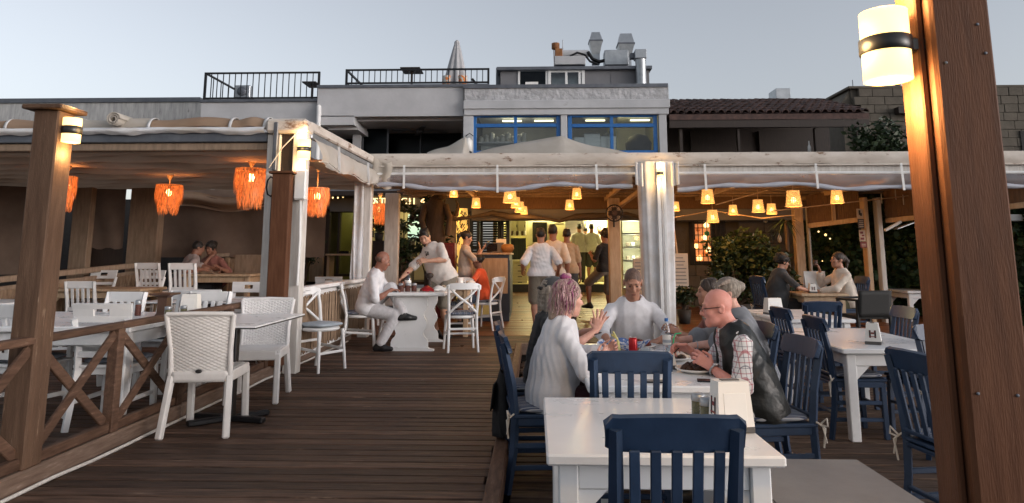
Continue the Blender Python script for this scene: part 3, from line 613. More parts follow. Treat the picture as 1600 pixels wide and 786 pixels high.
# left part of the building
wbox('wall', 497, 135, 724, 181, 16.02, .3, 'wall_white'); wbox('wall', 497, 181, 553, 195, 16.02, .3, 'wall_white'); wbox('wall_cap', 495, 132.8, 764, 135.3, 15.98, .36, 'zinc_dark')
a, b, c, d = rect(553, 181, 726, 181.5, 16.02); MB().ab(a-.01, b, 16.325, 19.0, c-.05, c+.1).build('soffit', M['wall_white'], wb)
a2 = rect(507, 195, 553, 196, 16.02); MB().ab(a2[0], a2[1]+.02, 16.325, 18.0, a2[2]-.05, a2[2]+.08).build('soffit', M['wall_white'], wb)
MB().ab(a-.1, a, 16.33, 17.9, a2[2], d).build('reveal', M['wall_white'], wb)
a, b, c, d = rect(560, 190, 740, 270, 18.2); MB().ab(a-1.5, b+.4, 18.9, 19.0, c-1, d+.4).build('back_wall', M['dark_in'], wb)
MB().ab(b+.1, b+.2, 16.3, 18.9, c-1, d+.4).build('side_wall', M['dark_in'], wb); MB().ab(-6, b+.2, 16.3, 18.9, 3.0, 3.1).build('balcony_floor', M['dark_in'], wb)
f = window(566, 196, 606, 250, [], [], 'zinc_dark', 17.3, .04, 'glass_dark', name='glass_door'); wbox('blind_behind', 567, 197, 604, 250, 17.5, .02, 'zinc_dark')
window(604, 194, 722, 250, [.45], [], 'zinc_dark', 18.0, .04, 'glass_dark', name='window'); wbox('post', 552, 192, 562, 250, 17.0, .12, 'wall_white'); window(528, 205, 553, 250, [], [], 'zinc_dark', 17.6, .03, 'glass_dark')
wbox('wall', 315, 158, 498, 262, 16.15, .3, 'wall_white'); wbox('wall', 470, 195, 528, 262, 17.9, .1, 'wall_white'); wbox('wall_cap', 312, 155.6, 497, 158.2, 16.1, .4, 'zinc_dark')
MB().ab(-7.8, 3.1, 16.33, 24, 5.0, 5.08).build('roof_slab', M['wall_white'], wb)
p = at(499, 167, 15.95); q = at(499, 262, 15.95); MB().tube([(p.x-.02, 15.97, p.z+.02),(p.x, 15.93, p.z-.05),(p.x+.01, 15.93, q.z)], .055, 8).build('drainpipe', M['white_pvc'], wb)
# ceiling fan and small lantern on the balcony
p = at(656, 205, 17.4); fn = thing('ceiling_fan', 'pale ceiling fan in the dark upper balcony', 'ceiling fan', p)
MB().lathe([(0,-.05),(.1,-.04),(.09,.04),(.02,.05),(.02,.3)], n=10).build('motor', M['zinc_dark'], fn)
for i in range(4): MB().box((.42*math.cos(i*1.57+.3), .42*math.sin(i*1.57+.3), 0), (.6,.12,.012), 0, Matrix.Rotation(i*1.57+.3,3,'Z')).build('blade', M['zinc_dark'], fn)
p = at(731.5, 226, 15.85); ln = thing('lantern', 'pale box lantern on the white pier left of the blue windows', 'lantern', p)
MB().lathe([(.05,-.17),(.1,-.16),(.1,.08),(.07,.12),(.03,.16)], n=8).build('housing', M['napkin_box'], ln); MB().lathe([(.03,-.2),(.09,-.19),(.09,-.165),(.03,-.16)], n=8).build('base', M['black_metal'], ln)
MB().tube([(-.1,0,.05),(-.06,0,.2),(.03,0,.27),(.12,0,.2)], .012, 6).build('bracket', M['black_metal'], ln)
# roof railings
def railing(label, x0, x1, y0, y1, Y, n, ret):
    a, b, c, d = rect(x0, y0, x1, y1, Y); t = thing('roof_railing', label, 'railing', (a, Y, c)); Wd, H = b-a, d-c
    for x in (0, Wd): MB().box((x, 0, H/2), (.05,.05,H)).build('post', M['black_metal'], t)
    for z in (H-.02, .07): MB().box((Wd/2, 0, z), (Wd-.05,.045,.04)).build('rail', M['black_metal'], t)
    me = MB().box((0,0,H/2), (.018,.018,H-.1)).mesh('baluster'); me.materials.append(M['black_metal'])
    for i in range(1, n): link('baluster', me, None, t, (Wd*i/n, 0, .02))
    Ln = ret
    for x in (0,):
        MB().bar((x, .04, H-.02), (x, Ln, H-.02), .045, .04).build('rail', M['black_metal'], t); MB().bar((x, .04, .07), (x, Ln, .07), .045, .04).build('rail', M['black_metal'], t)
        for i in range(1, 10): link('baluster', me, None, t, (x, Ln*i/10, .02))
        MB().box((x, Ln, H/2), (.05,.05,H)).build('post', M['black_metal'], t)
    return t
railing('taller black roof railing at the left on the white building', 322, 497, 113.5, 157, 16.2, 19, 4.2)
t = railing('long lower black roof railing beside the folded parasol', 542, 763, 108.5, 133, 16.15, 25, 4.5)
a, b = at(735,116,16.2), at(748,132,16.2); MB().bar((a.x-t.location.x,.5,a.z-t.location.z), (b.x-t.location.x,.5,b.z-t.location.z), .06, .06).build('rail', M['black_metal'], t)
# rooftop things
def ac(label, px, py, Y, s):
    p = at(px, py, Y); t = thing('air_conditioner', label, 'air conditioner', p); MB().box((0,0,s*.4), (s,s*.5,s*.8), .02).build('case', M['zinc'], t)
    MB().lathe([(s*.3,0),(s*.28,.02),(0,.02)], n=14).build('fan_grille', M['zinc_dark'], t, (0,-s*.25-.012,s*.4)).rotation_euler = (R(90),0,0)
ac('small rooftop air conditioner behind the left roof railing', 380, 154, 17.4, .42)
def rtable(label, px, py, Y, w, h):
    p = at(px, py, Y); t = thing('roof_table', label, 'table', p); MB().box((0,0,h), (w,.6,.03)).build('top', M['dark_wood'], t); MB().box((0,0,h/2), (.05,.05,h)).build('leg', M['dark_wood'], t); MB().box((0,0,.01), (.4,.4,.02)).build('foot', M['dark_wood'], t)
rtable('dark table top seen through the long roof railing', 643, 140, 17.2, .5, .5); rtable('dark table end seen through the left roof railing', 487, 162, 17.2, .35, .5)
p = at(712, 136, 17.0); um = thing('parasol', 'folded pale parasol standing on the roof terrace', 'parasol', (p.x, 17.0, p.z-.15)); hh_ = at(713,62,17).z-p.z+.15
def umb(u, v):
    a = u*2*math.pi; r = (.06+.24*(1-v)**.9)*(1+.16*math.sin(a*8)*(1-.5*v)); return (r*math.cos(a)+.02*v, r*math.sin(a), .12+(hh_-.22)*v)
MB().sheet(umb, 64, 14).build('canopy', M['parasol'], um); MB().tube([(0,0,0),(0,0,hh_-.04)], .03, 8).build('pole', M['zinc_dark'], um); MB().lathe([(.07,0),(.07,.05),(.02,.1)], (.02,0,hh_-.11), 8).build('finial', M['parasol'], um)
MB().lathe([(0,0),(.3,0),(.3,.08),(.05,.1)], n=14).build('base', M['zinc_dark'], um)
for sx in (-1, 1): MB().sheet(lambda u, v: (sx*.19+.11*math.cos(u*6.28)*(1+.2*math.sin(u*25)), -.2+.11*math.sin(u*6.28), .08+.3*v), 20, 3).build('printed_flap', M['orange_cloth'], um)
# roof cabin and ducts
cbn = thing('roof_cabin', 'grey flat-roofed cabin with white framed windows on the roof', 'cabin', (0,0,0)); CY_ = 18.0
a, b, c, d = rect(782, 106, 1014, 140, CY_); c -= .1
wbox('wall', 782, 106, 809, 140, CY_, 3, 'cabin_grey', cbn); wbox('wall', 914, 106, 1015, 140, CY_, 3, 'cabin_grey', cbn); wbox('roof', 776, 104.5, 1019, 107, CY_-.15, 3.3, 'zinc_dark', cbn); wbox('inner_wall', 809, 106, 914, 140, CY_+2.4, .1, 'cabin_grey', cbn)
for px in (954,): wbox('panel_joint', px, 107, px+1, 140, CY_-.01, .01, 'zinc_dark', cbn)
wbox('side_panel', 775, 106, 781, 140, CY_+.4, 2.4, 'zinc_dark', cbn)
window(809, 107.5, 856, 141, [], [], 'white_pvc', CY_-.03, .06, 'glass_dark', cbn); window(856, 108.5, 914, 141, [.5,.86], [], 'white_pvc', CY_-.05, .08, 'glass', cbn); wbox('blind', 862, 110, 910, 140, CY_+.3, .02, 'zinc', cbn)
o = wbox('notice', 821, 128, 841, 136, CY_-.1, .02, 'paper'); o.parent = None; o.name = 'white_box'; tag(o, 'small white box on the ledge in front of the roof cabin window', 'box')
def hood(label, px, ytop, yw, ybot, w0, w1, w2, Y):
    p = at(px, ybot, Y); zt, zw, zb = at(px,ytop,Y).z-p.z, at(px,yw,Y).z-p.z, 0; t = thing('exhaust_cowl', label, 'exhaust cowl', p)
    o = MB().lathe([(w0*.7,zt),(w1*.7,zw),(w2*.7,zw*.42),(w2*.7,0)][::-1], n=4, smooth=False).build('hood', M['zinc'], t); o.rotation_euler = (0,0,R(45))
    o = MB().lathe([(w1*.73,zw-.02),(w1*.73,zw+.02)], n=4, smooth=False).build('seam', M['zinc_dark'], t); o.rotation_euler = (0,0,R(45)); return t
hood('taller grey sheet-metal exhaust cowl at the left on the roof', 931, 52, 66, 101, .22, .37, .21, 18.6); hood('shorter grey sheet-metal exhaust cowl at the right on the roof', 978, 55, 71, 106, .32, .46, .28, 18.9)
def tt(n, lab, cat, px, py, Y): return thing(n, lab, cat, at(px, py, Y))
t = tt('air_duct', 'upright round grey duct down the right end of the roof cabin', 'duct', 1002, 134, 17.85)
MB().tube([(0,0,-.1),(0,0,.62),(0,0,.72)], [.14,.14,.15], 12).build('pipe', M['zinc'], t); MB().box((-.01,.0,.83), (.30,.34,.24), .01).build('elbow', M['zinc'], t); MB().box((-.2,.1,.83), (.12,.2,.14)).build('branch', M['zinc_dark'], t)
t = tt('fan_box', 'square grey ventilation box between the roof cowls', 'ventilation box', 962, 105, 18.5); MB().box((0,0,.21), (.64,.5,.42), .012).build('case', M['zinc'], t); MB().box((.02,0,-.0), (.5,.4,.04)).build('foot', M['zinc_dark'], t)
t = tt('tank', 'white box and horizontal cylinder water heater on the roof', 'water heater', 890, 105, 18.5); MB().box((0,0,.13), (.84,.5,.24), .01).build('cabinet', M['wall_white'], t)
MB().tube([(-.36,0,.37),(.52,0,.37)], .115, 12).build('cylinder', M['wall_white'], t); MB().box((-.3,-.02,.37), (.2,.26,.25), .01).build('rusty_panel', M['rust'], t); MB().lathe([(.05,0),(.11,.02),(.11,.18),(.02,.2)], (-.38,0,.5), 10).build('rusty_drum', M['rust'], t); MB().tube([(-.42,0,0),(-.43,0,.6)], .012, 5).build('pipe', M['rust'], t); MB().tube([(-.18,0,.5),(-.18,0,.78)], .012, 5).build('pipe', M['zinc'], t)
MB().tube([(.0,-.22,.25),(.2,-.24,.34),(.4,-.24,.28),(.55,-.2,.1),(.75,-.2,.02)], .03, 8).build('hose', M['black_metal'], t); MB().tube([(.5,-.1,.4),(.62,-.1,.2),(.8,-.1,.12),(1.0,-.1,.16)], .05, 8).build('hose', M['black_metal'], t)
# far left streaky wall
t = thing('parapet_wall', 'long streaky grey parapet wall behind the left pergola', 'wall', (0,0,0)); wbox('wall', -200, 158.5, 318, 270, 18, .4, 'wall_streak', t); wbox('cap', -200, 155.5, 312, 158.6, 17.95, .5, 'zinc_dark', t)
# ================================================================ tiled roof house and stone house at the right
th = thing('tiled_house', 'dark veranda house with a red tiled roof right of the white building', 'house', (0,0,0))
e0, e1 = at(1046,180,16), at(1358,177,16); r0, r1 = at(1046,158,18.6), at(1357,160,18.6); zE, zR = (e0.z+e1.z)/2, (r0.z+r1.z)/2; X0, X1 = e0.x, e1.x
def halftile(Ln):
    mb = MB(); n = 6; rad = .085
    for y, s_ in ((0, 1.0), (Ln, .82)):
        pass
    vs = []; fs = []
    for y, s_ in ((0, 1.0), (Ln, .84)):
        for th_ in (0, .016):
            for k in range(n+1): a = math.pi*k/n; vs.append(((rad*s_-th_)*math.cos(a), y, (rad*s_-th_)*math.sin(a)))
    w = n+1
    for k in range(n): fs += [(k, k+1, 2*w+k+1, 2*w+k), (w+k+1, w+k, 3*w+k, 3*w+k+1), (k+1, k, w+k, w+k+1)]
    return mb.add(vs, fs)
pit = math.atan2(zR-zE, 2.6); sl_ = math.hypot(zR-zE, 2.6); rows = 7; cols = 25; Ln = sl_/rows
tm = halftile(Ln*1.18).mesh('roof_tile'); tm.materials.append(M['tile'])
rs_ = random.Random(5)
for i in range(cols):
    for j in range(rows):
        o = link('roof_tile', tm, None, th, (X0+(i+.5)*(X1-X0)/cols+rs_.uniform(-.012,.012), 15.96+math.cos(pit)*Ln*j, zE+math.sin(pit)*Ln*j+.03+rs_.uniform(-.006,.006)))
        o.rotation_euler = (pit-.045, rs_.uniform(-.04,.04), rs_.uniform(-.02,.02))
mb = MB(); mb.add([(X0,16,zE+.01),(X1,16,zE+.01),(X1,18.6,zR+.01),(X0,18.6,zR+.01),(X0,16,zE-.12),(X1,16,zE-.12),(X1,18.6,zR-.12),(X0,18.6,zR-.12)], [(0,1,2,3),(4,7,6,5),(0,4,5,1),(1,5,6,2),(2,6,7,3),(3,7,4,0)]); mb.build('roof_deck', M['tile'], th)
MB().ab(X0,X1,16.02,16.12,zE-.3,zE-.13).build('eave_beam', M['dark_wood'], th); MB().ab(X0, X1, 18.2, 18.3, 2.5, zE+.846*(zR-zE)-.06).build('back_wall', M['dark_wood'], th)
MB().ab(X0, X1, 16.0, 18.2, 2.9, 3.0).build('veranda_floor', M['dark_wood'], th)
for px in (1060, 1150, 1270, 1335): a, b = rect(px, 180, px+8, 270, 16.2)[:2]; MB().ab(a, b, 16.15, 16.27, 2.9, zE-.3).build('post', M['dark_wood'], th)
for px in (1078, 1185): a, b, c, d = rect(px, 205, px+48, 275, 18.15); MB().ab(a, b, 18.12, 18.19, c, d).build('shutter', M['dark_wood'], th)
p = at(1265, 240, 16.3); t = thing('bottle', 'pale bottle on the veranda under the tiled roof', 'bottle', p); MB().lathe([(0,0),(.04,0),(.04,.16),(.015,.22),(.015,.3),(0,.3)], n=8).build('glass', M['white_pvc'], t)
a, b, c, d = rect(1212, 138, 1236, 160, 19); o = MB().ab(a,b,19,19.6,c-.3,d,.01).build('chimney', M['zinc'], th)
shh = thing('stone_house', 'plain stone block house with a flat roof at the far right', 'house', (0,0,0)); SY = 19.0
a, b, c, d = rect(1330, 139, 1700, 300, SY); MB().ab(a, b, SY+.06, SY+4, 0, d).build('wall', M['mortar'], shh); MB().ab(a-.1, b, SY-.06, SY+4.1, d, d+.07, .01).build('roof_edge', M['stone'], shh)
bw, bh = .46, .235; sm = [MB().box((0,0,0), (bw*f_-.009, .14, bh-.009), .008).mesh('stone_block') for f_ in (1, .8, 1.2)]
for m_ in sm: m_.materials.append(M['stone'])
z = d-bh/2; j = 0
while z > 2.7:
    x = a+random.Random(j).uniform(0,.2)
    while x < b-.3:
        f_ = rs_.choice((0,1,2)); L_ = bw*(1,.8,1.2)[f_]; 
        if x+L_ > b: break
        link('stone_block', sm[f_], None, shh, (x+L_/2, SY+rs_.uniform(-.008,.012), z)); x += L_
    z -= bh; j += 1
MB().bar(at(1312,150,SY+1), at(1345,139.5,SY+1), .06, .05).build('gable_edge', M['stone'], shh)
q0, q1 = at(1318,158,SY), at(1330,139,SY); MB().prism([(q0.x,2.5),(a,2.5),(a,d),(q0.x,q0.z)], SY+.1, SY+3).build('gable_wall', M['stone'], shh)
p = at(1333,139,SY+.3); t = thing('aerial', 'thin metal aerial on the roof edge of the stone house', 'aerial', p); MB().tube([(0,0,0),(0,0,.26)], .012, 5).build('mast', M['zinc_dark'], t); MB().tube([(-.18,0,0),(-.18,0,-.15)], .012, 5).build('leg', M['zinc_dark'], t); MB().tube([(-.18,0,.0),(.02,0,.0)], .012, 5).build('arm', M['zinc_dark'], t)
p = at(1403,138,SY+.2); t = thing('roof_vent', 'round vent pot on the roof of the stone house', 'vent', p); MB().lathe([(.07,0),(.07,.12),(.16,.14),(.15,.32),(0,.36)], n=12).build('pot', M['zinc_dark'], t)
a, b, c, d = rect(1395, 170, 1425, 180, SY); MB().ab(a, b+1.2, SY-.3, SY+.05, c, d).build('beam_ends', M['dark_wood'], shh)
a, b, c, d = rect(1590, 205, 1650, 255, SY); MB().ab(a, b, SY-.1, SY, c, d).build('window', M['dark_in'], shh)
# white shelf rails right of the post
t = thing('white_rail', 'white painted rail structure seen right of the huge post', 'rail'); 
for y in (284, 340): a, b, c, d = rect(1500, y-5, 1720, y+5, 12.5); MB().ab(a,b,12.5,12.6,c,d,.008).build('rail', M['white_wood'], t)
a, b, c, d = rect(1640, 250, 1655, 500, 12.5); MB().ab(a,b,12.62,12.7,.2,d).build('post', M['white_wood'], t)
# ================================================================ plants
def leaves(name, m, parent, n, fn, size, sd=1, flat=0.0, asp=.5):
    r = np.random.RandomState(sd); P = np.array([fn(r) for _ in range(n)]); d = r.normal(size=(n,3)); d[:,2] = d[:,2]*.6-flat; d /= np.linalg.norm(d,axis=1)[:,None]
    e = np.cross(d, r.normal(size=(n,3))); e /= np.linalg.norm(e,axis=1)[:,None]; s = size*r.uniform(.6,1.35,(n,1)); nn = np.cross(d, e)*s*.18
    V = np.stack([P, P+d*s*.5+e*s*asp*.5+nn, P+d*s, P+d*s*.5-e*s*asp*.5+nn], 1).reshape(-1,3)
    me = bpy.data.meshes.new(name); me.vertices.add(4*n); me.vertices.foreach_set('co', V.astype(np.float32).ravel()); me.loops.add(4*n); me.loops.foreach_set('vertex_index', np.arange(4*n, dtype=np.int32))
    me.polygons.add(n); me.polygons.foreach_set('loop_start', np.arange(0,4*n,4,dtype=np.int32)); me.polygons.foreach_set('loop_total', np.full(n,4,np.int32)); me.update(); me.validate()
    return link(name, me, m, parent)
def clumps(c, rad, k, cr, sd):
    r = random.Random(sd); cs = []
    for i in range(k):
        while True:
            v = Vector((r.uniform(-1,1), r.uniform(-1,1), r.uniform(-1,1)))
            if v.length < 1: break
        cs.append(Vector((c[0]+v.x*rad[0], c[1]+v.y*rad[1], c[2]+v.z*rad[2])))
    def f(rr):
        q = cs[rr.randint(len(cs))]; v = rr.normal(size=3); v = v/np.linalg.norm(v)*cr*rr.uniform(.3,1)**.5; return (q.x+v[0], q.y+v[1], q.z+v[2])
    return f, cs
def shrub(name, label, cat, base, h, rad, n, size, m='leaf', sd=1, k=26, cr=.2, pot=None, group=None, asp=.5):
    t = thing(name, label, cat, base, 0, group); z0 = 0
    if pot: MB().lathe([(0,0),(pot[0]*.75,0),(pot[0],pot[1]),(pot[0]*.85,pot[1]),(pot[0]*.85,pot[1]-.03),(0,pot[1]-.03)], n=14).build('pot', M[pot[2]], t); z0 = pot[1]-.03
    f, cs = clumps((0,0,z0+h*.6), (rad[0]-cr*.5, rad[1]-cr*.5, h*.42), k, cr, sd)
    leaves('crown', M[m], t, n, f, size, sd, .1, asp)
    mb = MB()
    for q in cs[:12]: mb.tube([(0,0,z0),(q.x*.35,q.y*.35,z0+(q.z-z0)*.5),tuple(q)], [.022,.014,.006], 5)
    mb.build('stem', M['bark'], t); return t
shrub('bush', 'big leafy green bush in front of the dark stone wall', 'bush', (at(1158,480,13.4).x, 13.4, deckz(13.4)), 1.25, (.85,.5), 2600, .11, 'leaf', 3, 34, .22, (.3,.3,'pot_dark'))
shrub('potted_plant', 'small potted plant beside the white menu board', 'plant', (at(1069,482,12.8).x, 12.8, deckz(12.8)), .42, (.24,.2), 260, .1, 'leaf_dark', 5, 10, .1, (.13,.24,'pot_dark'))
shrub('plant', 'dark foliage plant beside the two women at the white table', 'plant', (at(1218,480,13.0).x, 13.2, deckz(13.2)), .9, (.4,.3), 700, .14, 'leaf_dark', 15, 12, .2, (.2,.3,'pot_dark'))
shrub('potted_plant', 'flowering plant in the shop doorway behind the corner post', 'plant', (at(476,440,15).x, 15, .5), 1.5, (.4,.3), 900, .11, 'leaf_dark', 6, 14, .18, (.2,.3,'pot_dark'))
shrub('potted_plant', 'dark leafy tree-like plant behind the leaning man', 'plant', (at(668,400,14).x, 14.2, .3), 2.1, (.42,.3), 900, .13, 'leaf_dark', 7, 16, .22, (.2,.35,'pot_dark'))
shrub('climbing_plant', 'dark vine climbing beside the inner white post', 'plant', (at(628,400,13.2).x, 13.3, .2), 2.1, (.16,.12), 420, .12, 'leaf_dark', 8, 14, .1, (.14,.25,'pot_dark'))
shrub('potted_plant', 'small black-potted plant on the shelf beside the lit sign', 'plant', tuple(at(592,376,14)), .42, (.2,.15), 300, .09, 'leaf_dark', 9, 9, .09, (.1,.16,'pot_dark'))
ht = thing('hedge', 'tall dark green hedge beyond the right side of the terrace', 'hedge', (0,0,0))
p, q = at(1262,420,15.2), at(1600,420,12.6)
def hf(r):
    u = r.uniform(0, 1.35); z = r.uniform(.1, 2.9); bumpy = .12*math.sin(u*23+z*3)+.1*math.sin(z*7+u*31)+.06*math.sin(z*17-u*60); return (p.x+(q.x-p.x)*u+bumpy*.4, p.y+(q.y-p.y)*u+bumpy+r.uniform(0,.16), z)
leaves('foliage', M['leaf_hedge'], ht, 9000, hf, .13, 11, .35, .75)
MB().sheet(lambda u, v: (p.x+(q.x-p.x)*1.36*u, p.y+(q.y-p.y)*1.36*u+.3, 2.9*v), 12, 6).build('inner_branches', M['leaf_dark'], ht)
for k_, (px, py, s_) in enumerate(((1279,362,.018),(1290,367,.026),(1297,373,.017),(1276,410,.024),(1302,401,.015),(1285,408,.012))):  # glowing blobs added for bright light showing through gaps in the hedge
    pp = at(px, py, 14.4); o = MB().lathe([(0,-s_),(s_*.8,-s_*.5),(s_,0),(s_*.6,s_*.8),(0,s_)], n=8).build('hedge_gap_glow', M['lamp_glow' if k_ % 2 else 'sign_lit'], None, pp); tag(o, ('topmost','second, biggest','third from the top','lower left','lower right','smallest lower middle')[k_]+' tiny added glow for light showing through a hedge gap', 'added glow', 'added glows for light through the hedge gaps')
bt = thing('bougainvillea', 'bougainvillea with dusky pink flowers above the pergola roof', 'bougainvillea', (at(1388,240,15).x, 15, 3.35))
f, cs = clumps((0,0,.4), (.75,.4,.5), 26, .25, 4); leaves('foliage', M['leaf'], bt, 2000, f, .12, 21, .2, .6); f2, _ = clumps((.0,-.25,.05), (.6,.2,.2), 9, .12, 5); leaves('flowers', M['flower'], bt, 240, f2, .07, 22, 0, .9); MB().tube([(0,0,-2.9),(0,0,.5)], .04, 6).build('stem', M['bark'], bt)
f, cs = clumps((at(1590,300,16).x,16,2.2), (1.0,.5,1.7), 34, .32, 14); t = thing('tree', 'dark leafy tree behind the white rails right of the huge post', 'tree', (0,0,0)); leaves('crown', M['leaf_dark'], t, 2600, f, .15, 31, .2, .6); MB().tube([(at(1575,300,16).x,16,.2),(at(1575,300,16).x,16,2)], .08, 7).build('trunk', M['bark'], t)
pa = thing('palm', 'spiky dark palm fronds beside the wooden post at the right', 'palm', tuple(at(1228,345,13.2))); mb = MB()
for i in range(26):
    a = random.uniform(0,6.28); e = random.uniform(-.6,.7); L_ = random.uniform(.25,.45); d_ = Vector((math.cos(a)*math.cos(e), math.sin(a)*math.cos(e), math.sin(e))); s2 = d_.cross(Vector((0,0,1))).normalized()*.014
    P_ = [Vector((0,0,0))+d_*L_*t_+Vector((0,0,-.25*t_*t_)) for t_ in (0,.5,1)]; mb.add([P_[0]-s2*.5,P_[0]+s2*.5,P_[1]+s2,P_[1]-s2,P_[2]], [(0,1,2,3),(3,2,4)])
mb.build('frond', M['leaf_dark'], pa); MB().tube([(0,0,-2.0),(0,0,0)], .035, 6).build('trunk', M['bark'], pa)
# ================================================================ ground floor: stone wall, grilles
sw = thing('stone_wall', 'dark stone wall behind the plants at the right of the restaurant', 'wall', (0,0,0)); a, b, c, d = rect(1040, 335, 1262, 480, 15.6)
MB().ab(a, b, 15.6, 15.9, .3, 2.6).build('core', M['mortar'], sw); z = .4
while z < 2.5:
    x = a+rs_.uniform(0,.2)
    while x < b-.4:
        f_ = rs_.choice((0,1,2)); L_ = bw*(1,.8,1.2)[f_]; cx = (at(1098,380,15.6).x, at(1143,380,15.6).x)
        if not (x+L_ > cx[0]-.25 and x < cx[1]-.1 and 1.2 < z < 2.2): link('stone_block', sm[f_], None, sw, (x+L_/2, 15.58+rs_.uniform(-.01,.012), z))
        x += L_
    z += bh
gw = thing('grille_window', 'lit stained window behind a dark iron grille in the stone wall', 'window', (0,0,0)); a, b, c, d = rect(1086, 350, 1112, 408, 15.5)
MB().ab(a, b, 15.52, 15.54, c, d).build('lit_pane', emis('shop_glow', (1,.42,.16), .18), gw)
for i in range(9):
    pp = at(1086+random.uniform(2,22), 352+i*6.4, 15.5); MB().lathe([(0,-.06),(.05,-.04),(.06,.02),(0,.07)], (pp.x,15.5,pp.z), 8).build('lit_ornament', M[('sign_lit','raffia','lamp_glow')[i%3]] if i != 2 else M['green_plastic'], gw)
a, b, c, d = rect(1083, 345, 1135, 412, 15.4)
for i in range(8): X = a+(b-a)*i/7; MB().bar((X,15.4,c),(X,15.4,d), .016,.016).build('bar', M['black_metal'], gw)
for i in range(7): Z = c+(d-c)*i/6; MB().bar((a,15.41,Z),(b,15.41,Z), .016,.016).build('bar', M['black_metal'], gw)
MB().ab(a-.06,b+.06,15.56,15.575,c-.06,d+.06).build('recess', M['dark_in'], gw)
for i,(px,py,s_) in enumerate(((1196,340,.12),(1207,366,.14),(1218,372,.1),(1215,395,.16),(1205,400,.09),(1226,397,.08),(1178,378,.2))):
    pp = at(px,py,15.3); o = MB().lathe([(0,-s_),(s_*.4,-s_*.8),(s_*.5,0),(s_*.25,s_*.5),(0,s_)], n=8).build('glass_ornament', M['glass'] if i%2 else M['ceramic'], None, pp); tag(o, ('uppermost','upper middle','tallest right','largest lower','lowest left','lowest right','widest leftmost')[i]+' pale ornament glinting against the dark stone wall', 'ornament', 'glass ornaments on the dark stone wall')
# ================================================================ ground floor of the restaurant
gf = thing('cafe_building', 'open ground floor restaurant front with kitchen, shutters and sign band', 'shop front', (0,0,0))
def gbox(n, x0, y0, x1, y1, Y, th, m, par=None, ch=0.0): a,b,c,d = rect(x0,y0,x1,y1,Y); return MB().ab(a,b,Y,Y+th,c,d,ch).build(n, M[m], par or gf)
gbox('sign_band', 505, 296, 737, 330, 16.0, .2, 'cabin_grey'); gbox('lintel', 640, 322, 1240, 334, 16.2, .2, 'mortar')
MB().ab(-9, 8, 15.2, 16.6, 2.75, 2.85).build('canopy_slab', M['dark_wood'], gf)
gbox('wall', 400, 290, 505, 340, 16.05, .2, 'dark_wood')
# letters
def text(parent, name, s, loc, size, m, ext=.012, rot=(R(90),0,0), al='LEFT'):
    cu = bpy.data.curves.new(name, 'FONT'); cu.body = s; cu.size = size; cu.extrude = ext; cu.align_x = al; cu.resolution_u = 3
    o = bpy.data.objects.new(name+'_tmp', cu); S.collection.objects.link(o); dg = bpy.context.evaluated_depsgraph_get(); me = bpy.data.meshes.new_from_object(o.evaluated_get(dg))
    bpy.data.objects.remove(o); me.materials.clear(); me.materials.append(M[m]); q = bpy.data.objects.new(name, me); S.collection.objects.link(q); q.parent = parent; q.location = loc; q.rotation_euler = rot; return q
sg = thing('shop_sign', 'lit capital letters of the restaurant sign above the shop front', 'sign', (0,0,0))
for ch_, px in (('O',575),('S',584),('T',592.5),('R',600),('C',626),('H',638)):
    p = at(px, 319, 15.95); text(sg, 'letter', ch_, (p.x, 15.96, p.z), .215, 'sign_lit')
p = at(657,317,15.95); sg2 = thing('shop_sign', 'small lit ornament sign right of the restaurant letters', 'sign', (0,0,0)); text(sg2, 'letter', '&', (p.x,15.95,p.z), .22, 'sign_lit')
fl = MB()
st_ = thing('light_string', 'string of tiny white bulbs above the shop window', 'string lights', (0,0,0)); P_ = [at(512+8*i, 307+2*math.sin(i), 15.6) for i in range(7)]
MB().tube(P_, .006, 4).build('cord', M['black_metal'], st_)
for q in P_: MB().lathe([(0,-.03),(.022,0),(0,.03)], q, 6).build('bulb', M['sign_lit'], st_)
# left shop: olive glass front
gbox('back_wall', 470, 325, 560, 470, 18.0, .1, 'olive'); gbox('floor', 470, 440, 700, 445, 16.3, 1.6, 'dark_wood')
f = window(511, 328, 553, 432, [.42], [], 'dark_wood', 16.1, .06, 'glass', gf, 'glass_door'); gbox('yellow_curtain', 516, 332, 530, 430, 16.6, .05, 'olive'); gbox('pale_jamb', 487, 330, 503, 440, 15.9, .2, 'beige_wood'); gbox('dark_jamb', 500, 326, 511, 440, 16.0, .15, 'dark_wood')
gbox('shelf_wall', 560, 330, 700, 440, 17.6, .1, 'cream_in'); gbox('shelf_unit', 582, 376, 640, 460, 14.4, .5, 'dark_wood')
t = thing('desk', 'pale desk inside the glass door of the left shop', 'desk', (at(535,402,15.4).x, 15.4, deckz(15.4))); hh_ = at(535,398,15.4).z-deckz(15.4)
MB().box((0,0,hh_), (.62,.5,.04), .006).build('top', M['beige_wood'], t)
for x in (-.26,.26): MB().box((x,0,hh_/2), (.05,.4,hh_-.04)).build('leg', M['beige_wood'], t)
MB().box((.05,0,hh_+.05), (.22,.16,.06), .01).build('keyboard', M['phone'], t)
plight('shop_light', (at(530,340,17).x, 17.2, 2.6), 9, (1,.85,.3), .15); plight('shop_light', (at(640,345,17).x, 16.9, 2.5), 9, (1,.75,.36), .15)
a,b,c,d = rect(638,335,668,372,17.5); MB().ab(a,b,17.5,17.53,c,d).build('back_window', emis('win_glow',(.55,.85,.75),.35), gf)
t = thing('table_lamp', 'glowing table lamp on the shelf behind the cross-legged man', 'lamp', tuple(at(583,362,14.6))); MB().lathe([(.09,.02),(.12,.3),(.1,.32)][::-1], n=14).build('lamp_shade', M['paper_lamp'], t); MB().lathe([(.07,-.12),(.02,-.1),(.02,.05)], n=10).build('stand', M['dark_wood'], t)
